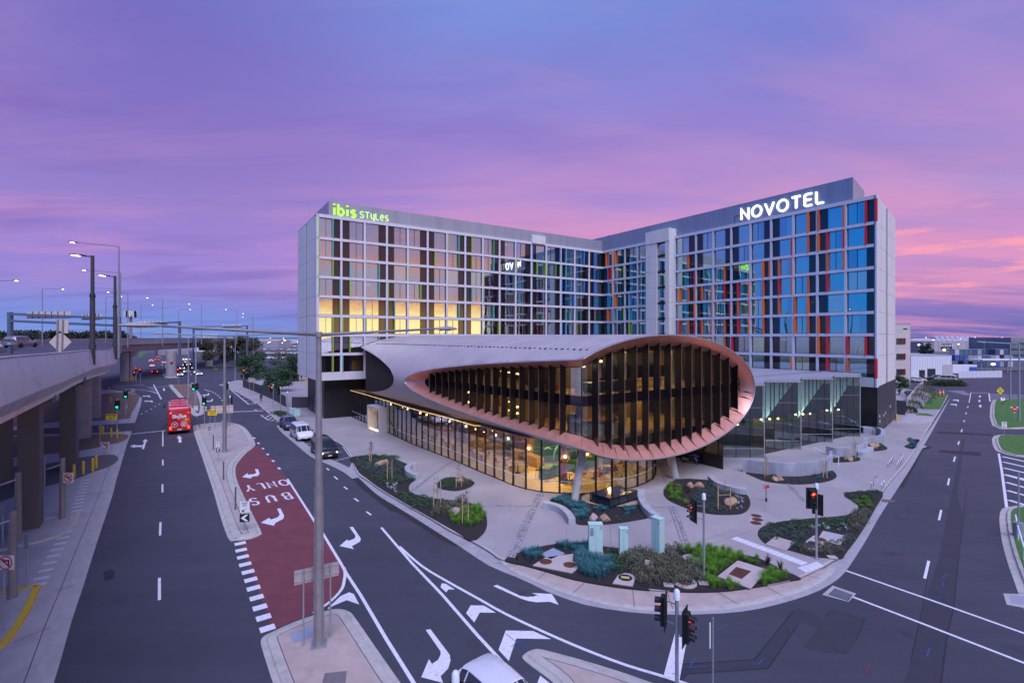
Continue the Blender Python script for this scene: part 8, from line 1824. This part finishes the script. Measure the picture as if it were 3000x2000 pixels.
# ================================================================ trees
def foliage(n, blobs, lw, ll, seed):
    rr = random.Random(seed); m = MB()
    for _ in range(n):
        c0_, r, h = blobs[rr.randrange(len(blobs))]; th, u = rr.random()*2*PI, rr.uniform(-1, 1); q = math.sqrt(1-u*u); rad = rr.random()**.4
        c = Vector(c0_)+Vector((q*math.cos(th)*r*rad, q*math.sin(th)*r*rad, u*h*rad)); a = Vector((rr.gauss(0, 1), rr.gauss(0, 1), rr.gauss(-.2, 1))).normalized(); s = a.orthogonal().normalized(); s.rotate(Matrix.Rotation(rr.random()*PI, 3, a)); L, w = ll*rr.uniform(.6, 1.3), lw*rr.uniform(.6, 1.3)
        m.add([c-s*w*.3, c+a*L*.5-s*w, c+a*L, c+a*L*.5+s*w], [(0, 1, 2, 3)])
    return m
def tree(name, label, base, height, spread, seed, mat, n=5000, trunk_h=.4, leaf=.4, group=None, nb=16):
    rr = random.Random(seed); o = thing(name, label, 'tree', base, 0, group); m = MB(); th = height*trunk_h; m.cyl((0, 0, 0), (.2, .1, th), spread*.055, spread*.04, 9); blobs = []
    for k in range(nb):
        a = rr.random()*2*PI; r = spread*math.sqrt(rr.random())*.72; z = rr.uniform(th*.95, height*.88); e = Vector((r*math.cos(a), r*math.sin(a), z)); blobs.append((e, spread*rr.uniform(.2, .36), height*rr.uniform(.08, .15))); m.cyl((.2, .1, th*rr.uniform(.6, 1)), e, spread*.02, spread*.006, 5)
    m.build('trunk', M('tree_bark', (.13, .10, .085), .9, var=.2), o); foliage(n, blobs, leaf*.35, leaf, seed).build('crown', mat, o)
M_gum = leafmat('leaf_gum', (.075, .075, .04)); M_bush = leafmat('leaf_bush', (.035, .085, .03)); M_fart = leafmat('leaf_far', (.028, .045, .03))
tree('gum_tree', 'large olive gum tree at the far corner, the bigger crown of two', P(655, 1078), 14.5, 10.5, 1, M_gum, 9000, .35, .6); tree('gum_tree', 'gum tree joined to the bigger crown, right of the slim poles', P(735, 1076), 13.6, 8.5, 2, M_gum, 6500, .35, .6)
tree('round_tree', 'dense dark green tree behind the fence below the gum trees', P(745, 1112), 8.4, 6.5, 3, M_bush, 6000, .12, .45, nb=22); tree('round_tree', 'tall bushy green tree behind the fence next to the hotel wall', P(838, 1118), 9.3, 7.0, 4, M_bush, 7000, .12, .45, nb=24); tree('round_tree', 'lower dark tree leaning over the fence', P(808, 1148), 5.8, 4.2, 5, M_bush, 4500, .15, .4, nb=18); tree('round_tree', 'small green tree beside the beige building on the right', P(2633, 1158), 5, 2.6, 6, M_bush, 2200, .15, .3)
ft = thing('sub_tree_line', 'x', 'tree')  # replaced below
bpy.data.objects.remove(ft)
rr = random.Random(9)
for i in range(26):
    px = -60+i*17+rr.uniform(-6, 6)
    if px > 372: break
    Y = 520+rr.uniform(-60, 120); hh = rr.uniform(7.5, 15); t = At(px, 988, Y); tree('skyline_tree', 'dark umbrella-crowned tree on the skyline behind the elevated road', Vector((t.x, t.y, 0)), 13.1+hh*.62, hh*1.1, 50+i, M_fart, 700, .62, 2.0, 'skyline trees behind the elevated road', nb=7)
for px, Y, hh, sp in ((2712, 330, 9.5, 5), (2700, 345, 8, 4), (2988, 300, 7, 5), (2960, 340, 6, 4)): t = At(px, 988, Y); tree('far_tree', 'dark small tree among the far sheds on the right', Vector((t.x, t.y, 0)), hh, sp, int(px), M_fart, 900, .3, .9, 'small trees among the far sheds', nb=8)
# ================================================================ fence by the hotel
fn = thing('steel_fence', 'dark ribbed steel fence running from the corner to the hotel driveway', 'fence', (0, 0, 0)); fp = PP([(712,1133),(755,1150),(800,1170),(838,1192)], PZ); M_fen = M('fence_charcoal', (.05, .05, .06), .6, var=.08)
def fence_run(pts, h, o):
    for a, b in zip(pts, pts[1:]):
        d = b-a; L = d.length; u = d.normalized(); n_ = Vector((-u.y, u.x, 0)); k = max(1, int(L/2.5))
        for i in range(k):
            p, q = a+d*(i/k), a+d*((i+1)/k); m = MB(); m.slab(p+u*.06+Vector((0, 0, .05)), q-u*.06+Vector((0, 0, .05)), q-u*.06+Vector((0, 0, h)), p+u*.06+Vector((0, 0, h)), .02)
            for j in range(9): c = p.lerp(q, (j+.5)/9); m.bar(c-n_*.03+Vector((0, 0, .05)), c-n_*.03+Vector((0, 0, h-.02)), .05, .09, up=u)
            m.build('fence_panel', M_fen, o); m = MB(); m.bar(p, p+Vector((0, 0, h+.08)), .09, .09); m.build('post', M_fen, o)
fence_run(fp, 2.0, fn)
f2 = thing('steel_fence', 'short dark ribbed fence between the driveway and the black podium', 'fence', (0, 0, 0)); fence_run(PP([(856,1194),(905,1194)], PZ), 2.0, f2)
f3 = thing('steel_fence', 'grey ribbed gate fence beside the beige building', 'fence', (0, 0, 0)); fence_run(PP([(2627,1214),(2653,1216)], PZ), 2.4, f3)
for lab, px, py in (('yellow height bar post behind the fence, left one', 879, 1120), ('yellow height bar post behind the fence, right one', 897, 1134)):
    o = thing('height_bar', lab, 'barrier', P(px, py)); MB().box((0, 0, 1.5), (.18, .18, 3.0)).build('post', M_yel, o); MB().box((.5, 0, 3.0), (1.2, .15, .15)).build('arm', M_yel, o)
tag(MB().box((0, 0, .55), (.22, .22, 1.1)).build('bollard', M_yel, loc=P(2626, 1233, PZ), bevel=.03), 'yellow bollard at the end of the dark podium wall', 'bollard')
# ================================================================ buildings on the right
def block(name, label, pxs, py_base, py_top, depth, mat, yaw=0.0, winds=None, z0=0):
    a, b = P(pxs[0], py_base), P(pxs[1], py_base); Y = a.y; h = H+(HY-py_top)*Y/F; o = thing(name, label, 'building', a, yaw)
    w = (b-a).length; MB().prism([(0, 0), (w, 0), (w, depth), (0, depth)], z0, h).build('wall', mat, o); MB().prism([(-.1, -.1), (w+.1, -.1), (w+.1, depth+.1), (-.1, depth+.1)], h, h+.15).build('roof', M('shed_roof', (.4, .4, .43), .6), o)
    return o, w, h, Y
M_beige = M('beige_render', (.60, .52, .47), .85, var=.08, scale=.3, dirt=((.45, .38, .34), .5, .4)); M_wsh = M('white_shed', (.74, .75, .76), .5, var=.06, stretch=(4, 1, .1)); M_shed = M('tan_shed', (.46, .40, .40), .7, var=.06, stretch=(4, 1, .1)); M_wind = M('window_dark', (.03, .035, .045), .15, var=0)
o, w, h, Y = block('beige_building', 'beige rendered block with three red-edged windows behind the hotel end', (2560, 2667), 1131, 949, 22, M_beige)
for k, py in enumerate((998, 1043, 1088)):
    z = H+(HY-py)*Y/F; x = w*(2638-2560)/107; wn = MB().box((x, .02, z), (2.2, .2, 1.35)).build('window', M_wind, o); MB().box((x+1.15, -.06, z), (.25, .3, 1.5)).build('frame', FIN['red'], wn); MB().box((x, -.06, z-.75), (2.4, .3, .12)).build('sill', M('frame_maroon', (.2, .05, .05), .6), wn); MB().box((x-.1, -.09, z), (.06, .05, 1.3)).build('glazing_bar', M_blk, wn)
MB().box((w-1.4, -.03, H+(HY-963)*Y/F), (1.0, .1, .25)).build('vent', M_blk, o)
for py in (965, 1020, 1066, 1110): MB().box((w/2, -.006, H+(HY-py)*Y/F), (w, .015, .05)).build('render_joint', M('joint_beige', (.4, .34, .31), .9), o)
o, w, h, Y = block('white_warehouse', 'low white metal warehouse with an open dark doorway', (2669, 2788), 1107, 1041, 30, M_wsh)
for f0, f1, hh in ((.20, .34, 2.6), (.40, .60, 3.0)): MB().box((w*(f0+f1)/2, -.02, hh/2), (w*(f1-f0), .1, hh)).build('doorway', M_wind, o)
for k in range(16): MB().box((w*(k+.5)/16, -.03, h/2+1.2), (.06, .04, h-2.6)).build('wall_rib', M('rib_white', (.55, .57, .62), .5), o)
MB().box((w*.9, -.05, 2.2), (3.2, .1, 4.4)).build('side_door', M('door_pale', (.5, .47, .45), .6), o)
o, w, h, Y = block('hangar', 'big tan hangar with dark sign board and angled rooftop frames', (2735, 2874), 1030, 1000, 60, M_shed)
sb_ = MB().box((w*.27, -.4, h-5.0), (w*.22, .3, 5.6)).build('sign_board', M('sign_navy', (.012, .016, .03), .5), o); m = MB(); write(m, 'MELBOURNE', (w*.27, -.6, h-4.6), (1, 0, 0), (0, 0, 1), (0, -1, 0), 1.5, .35, 0, center=True); m.build('lettering', M_signw, sb_); m = MB(); write(m, 'JET BASE'.replace('J', 'I'), (w*.27, -.6, h-6.9), (1, 0, 0), (0, 0, 1), (0, -1, 0), .8, .18, 0, center=True); m.build('lettering', M_signw, sb_)
for k in range(8): x = w*(.16+.11*k); m = MB(); m.slab(Vector((x, 4, h)), Vector((x+w*.08, 4, h)), Vector((x+w*.08+2, 10, h+5)), Vector((x+2, 10, h+5)), .3); m.build('roof_frame', M('frame_lilac', (.35, .33, .4), .5), o)
for k in range(5): MB().box((w*(.1+.2*k), -.1, h/2), (.4, .2, h)).build('wall_rib', M('rib_tan', (.4, .35, .35), .7), o)
o, w, h, Y = block('lean_to_shed', 'grey curved shed joined to the tan hangar', (2705, 2737), 1032, 1003, 40, M('shed_grey', (.3, .28, .3), .7))
o, w, h, Y = block('glass_office', 'blue glass office block behind the two tall lamp poles', (2962, 3100), 1058, 989, 25, M('office_glass', (.16, .22, .30), .1, .3, var=.1, scale=.2, coat=.6))
for k in range(3): MB().box((w/2, -.03, h*(.25+.25*k)), (w, .08, .9)).build('dark_band', M_wind, o)
o, w, h, Y = block('dark_annex', 'dark narrow annex beside the blue glass office', (2950, 2972), 1054, 1005, 12, M('annex_navy', (.02, .03, .06), .5))
# stacked containers and racks
rr = random.Random(31); ccol = [M('box_'+k, c, .6, var=.1) for k, c in dict(navy=(.05, .08, .18), teal=(.08, .15, .2), grey=(.3, .32, .36), red=(.4, .03, .05), pale=(.5, .52, .56), blue=(.04, .10, .35)).items()]
cn = ['navy', 'teal', 'grey', 'red', 'pale', 'blue']
for r_ in range(3):
    for i in range(13):
        if rr.random() < .12: continue
        k = rr.choice((0, 1, 1, 2, 2, 4, 5, 0)) if (r_, i) != (2, 10) else 3
        a = P(2795+i*13, 1074); o = thing('cargo_container', {3: 'red cargo container high in the stack beyond the hoarding', 0: 'navy cargo container in the stack beyond the hoarding', 1: 'dark teal cargo container in the stack beyond the hoarding', 2: 'grey cargo container in the stack beyond the hoarding', 4: 'pale cargo container in the stack beyond the hoarding', 5: 'bright blue cargo container in the stack beyond the hoarding'}[k], 'container', a+Vector((0, 0, r_*2.65)), rr.uniform(-.03, .03), 'cargo containers beyond the hoarding')
        MB().box((0, 0, 1.25), (1.9, 3, 2.4)).build('box', ccol[k], o); MB().box((0, -1.53, 1.25), (1.6, .06, 2.1)).build('door', ccol[(k+1) % 6] if k == 3 else ccol[k], o)
        MB().box((0, 0, 2.52), (2.0, 3.1, .12)).build('rack_shelf', M_steel, o)
hb = thing('hoarding', 'long white construction hoarding before the cargo containers', 'fence', P(2808, 1107)); a = P(2808, 1107); b = P(2936, 1105); d = b-a
for i in range(10): p, q = d*(i/10), d*((i+1)/10-.004); m = MB(); m.slab(p, q, q+Vector((0, 0, 2.2)), p+Vector((0, 0, 2.2)), .05); m.build('hoarding_panel', M('hoarding_white', (.62, .62, .68), .6, var=.06), hb)
cw = thing('site_canopy', 'flat white canopy roof beyond the hoarding', 'canopy', P(2905, 1090)); MB().box((10, 4, 4.6), (26, 7, .35)).build('roof', M_wsh, cw)
for x in (-2, 8, 20): MB().box((x, 2, 2.2), (.25, .25, 4.5)).build('post', M_steel, cw)
o = thing('site_office', 'small white site cabin with a blue door behind the hoarding', 'cabin', P(2830, 1094)); MB().box((0, 2, 1.6), (9, 3, 3.0)).build('cabin', M_wsh, o); MB().box((3, .45, 1.5), (2.8, .1, 1.8)).build('door', ccol[5], o)
# low wall, hedges, signs and poles of the right street
wl = thing('garden_wall', 'pale concrete wall along the footpath behind the hedge', 'wall', (0, 0, 0)); pts = PP([(2655,1195),(2680,1158),(2701,1137)], PZ)
for a, b in zip(pts, pts[1:]): m = MB(); m.slab(a, b, b+Vector((0, 0, 1.7)), a+Vector((0, 0, 1.7)), .25); m.build('wall', M_conc, wl)
for i, (px, py, s) in enumerate(((2676, 1194, .9), (2690, 1180, 1.3), (2700, 1166, 1.5), (2708, 1155, 1.5), (2664, 1208, .7))):
    o = MB(); o = leafball(900, 1.6*s, 1.5*s, .06, .22, 70+i, .6).build('hedge_shrub', leafmat('leaf_hedge', (.10, .12, .05)), loc=P(px, py, PZ)); tag(o, 'clipped olive hedge shrub along the pale garden wall', 'shrub', 'hedge shrubs along the garden wall')
for i in range(6): o = leafball(700, 2.6, 1.5, .1, .4, 90+i, .6).build('hedge_shrub', MATS['leaf_hedge'], loc=P(2745+i*10.5, 1129)); tag(o, 'low olive hedge shrub on the traffic island before the van', 'shrub', 'hedge on the traffic island')
for lab, px, py, pt, arm in (('tall blue-grey lamp pole on the right verge, the nearer of two', 2986, 1232, 1007, -1), ('tall blue-grey lamp pole on the right verge, the farther of two', 2960, 1172, 1007, -1)):
    b = P(px, py, .12); t = At(px, pt, b.y); o = thing('slim_lamp_post', lab, 'street lamp', b, 0, 'lamp poles on the right verge'); MB().cyl((0, 0, 0), t-b, .15, .09, 8).build('pole', MATS['pole_blue_grey'], o); MB().cyl(t-b, t-b+Vector((-5.5, .5, .35)), .06, .04, 6).build('arm', MATS['pole_blue_grey'], o); MB().box(t-b+Vector((-5.8, .5, .36)), (.8, .28, .1)).build('luminaire', M_steel, o)
for lab, px, py, pz in (('lit floodlight pole before the tan hangar', 2766, 1060, 1025), ('lit lamp over the site entrance', 2910, 1085, 1067), ('small lit lamp on the far skyline left of the hangar', 2692, 1040, 1010)):
    b = P(px, py); t = At(px, pz, b.y); o = thing('flood_lamp', lab, 'lamp', b); MB().cyl((0, 0, 0), t-b, .15, .1, 6).build('pole', M_pole, o); MB().lathe([(.05, .5), (.6, .25), (.7, 0), (.3, -.3)], t-b, 10).build('bulb', emitter('flood_glow', (1, .85, .55), 9), o)
rs_ = P(2938, 1218, .12); o = thing('mirror_post', 'round convex traffic mirror on a thin post on the right verge', 'mirror', rs_); MB().cyl((0, 0, 0), (0, 0, 2.1), .035, .035, 8).build('post', M_galv, o); m = MB(); m.lathe([(.02, .12), (.4, .08), (.62, 0), (.66, -.05), (.02, -.06)], n=20); q = m.build('mirror', M('mirror_silver', (.8, .8, .8), .03, 1, var=0), o, smooth=True, loc=(0, -.05, 2.5)); q.rotation_euler = (PI/2, 0, .3)
def noentry(m, x, z, w, h): m.box((x, -.018, z), (w*.5, .01, h*.12))
o = sign(P(2972, 1248, .12), 'no entry sign on a triangular plate on the right verge', [], top=2.6); m = MB(); m.cyl((0, -.02, 2.5), (0, -.04, 2.5), .4, .4, 20); pl = m.build('plate', M_sred, o); MB().box((0, -.05, 2.5), (.5, .02, .12)).build('symbol', M_signw, pl); m = MB(); m.add([(-.62, 0, 2.85), (.62, 0, 2.85), (0, 0, 1.85)], [(0, 1, 2)]); m.build('back_plate', M_signw, o)
sign(P(2942, 1302, .12), 'one way sign on a post by the side entry', [(0, 2.35, .62, .8, M_signw, oneway)], top=2.7)
o = sign(P(2930, 1178, .12), 'yellow diamond pedestrian warning sign past the hatched area', [], top=2.2); m = MB(); c = Vector((0, -.02, 2.3)); m.slab(c+Vector((-.75, 0, 0)), c+Vector((0, 0, -.75)), c+Vector((.75, 0, 0)), c+Vector((0, 0, .75)), .03); pl = m.build('plate', M_signy, o); m = MB(); m.box((-.12, -.07, 2.25), (.1, .01, .55)); m.box((.15, -.07, 2.25), (.1, .01, .55)); m.box((-.12, -.07, 2.62), (.13, .01, .13)); m.box((.15, -.07, 2.62), (.13, .01, .13)); m.build('symbol', M_ink, pl)
for lab, px, py in (('orange and white traffic post left of the pair on the lawn', 2753, 1160), ('orange and white traffic post right of the pair on the lawn', 2763, 1159)):
    o = thing('traffic_post', lab, 'bollard', P(px, py, PZ), 0, 'orange traffic posts on the lawn'); MB().cyl((0, 0, 0), (0, 0, 1.4), .22, .15, 10).build('body', FIN['orange'], o); MB().cyl((0, 0, .7), (0, 0, 1.0), .2, .19, 10).build('band', M_signw, o); MB().cyl((0, 0, 0), (0, 0, .1), .4, .4, 10).build('base', M_blk, o)
b = P(2984, 1570, .12); o = thing('verge_pole', 'slim grey pole with a bin like base on the right verge', 'pole', b); MB().cyl((0, 0, 0), (0, 0, 4.2), .05, .05, 8).build('pole', M_galv, o); MB().cyl((0, 0, 0), (0, 0, .9), .3, .26, 14).build('base_box', M('bin_grey', (.25, .27, .3), .6), o)
o = thing('guard_rail', 'white pipe guard rail along the right verge kerb', 'guard rail', P(2975, 1540, .12)); pts = [P(a, b, .12)-P(2975, 1540, .12)+Vector((0, 0, .75)) for a, b in ((2975,1540),(2983,1580),(3000,1640),(3030,1700))]; MB().tube(pts, .05, 8).build('rail', M_cap, o)
for p in pts: MB().cyl(p-Vector((0, 0, .75)), p, .04, .04, 8).build('post', M_cap, o)
sign(Vector((7.05, 17.2, .13)), 'thin signpost with an edge-on plate beside the near signals', [(-.12, 2.55, .04, .9, M_signw, None)], top=3.15)
# far sheds, lights and poles on the horizon
rr = random.Random(77); M_fs = [M('far_shed_%d' % k, c, .8, var=.1) for k, c in enumerate(((.5, .5, .55), (.35, .33, .38), (.45, .36, .3), (.6, .6, .62)))]
for i in range(44):
    if i < 16: px = rr.uniform(380, 880)
    elif i < 24: px = rr.uniform(-40, 380)
    else: px = rr.uniform(2790, 3040) if i % 2 else rr.uniform(2640, 2760)
    Y = rr.uniform(450, 1100); c = At(px, 988, Y); w = rr.uniform(16, 60); h = rr.uniform(4, 10); k = rr.randrange(4); o = thing('far_shed', ('pale', 'dark grey', 'tan', 'white')[k]+' low shed far off on the airport skyline', 'building', Vector((c.x, c.y, 0)), rr.uniform(-.4, .4), ('pale', 'dark grey', 'tan', 'white')[k]+' sheds on the skyline')
    MB().box((0, 0, h/2), (w, 20, h)).build('wall', M_fs[k], o); m = MB(); m.add([(-w/2, -10, h), (w/2, -10, h), (w/2, 10, h), (-w/2, 10, h), (-w/2, 0, h+2), (w/2, 0, h+2)], [(0, 1, 5, 4), (2, 3, 4, 5), (0, 4, 3), (1, 2, 5)]); m.build('roof', M_fs[(k+1) % 4], o)
for i in range(60):
    px = rr.uniform(380, 900) if i < 34 else rr.uniform(2630, 3010); Y = rr.uniform(260, 800); c = At(px, 988, Y); hgt = rr.uniform(7, 13.5)
    o = thing('far_lamp', 'distant lit lamp post on the airport skyline', 'street lamp', Vector((c.x, c.y, 0)), 0, 'distant lamp posts'); MB().cyl((0, 0, 0), (0, 0, hgt), .14, .1, 5).build('pole', M_pole, o); MB().box((.0, 0, hgt), (.8, .5, .2)).build('bulb', M_led if i % 2 else M_ledw, o)
for pts, mat in (([(392,1046),(420,1024),(432,1024),(415,1046)], M_grass_g), ([(578,1040),(590,1035),(640,1080),(632,1086)], M_grass_g)): MB().prism(PP(pts, .1), -.02, .12).build('lawn', mat, road)
far_m = [((478+i*-1.2, 1100-i*10), (478.5+i*-1.2, 1096-i*9.6)) for i in range(7)]
for a, b in far_m: line((a, b), .25)
for i in range(6): line([(560+i*-3, 1098-i*8), (559+i*-3, 1094.5-i*8)], .25)
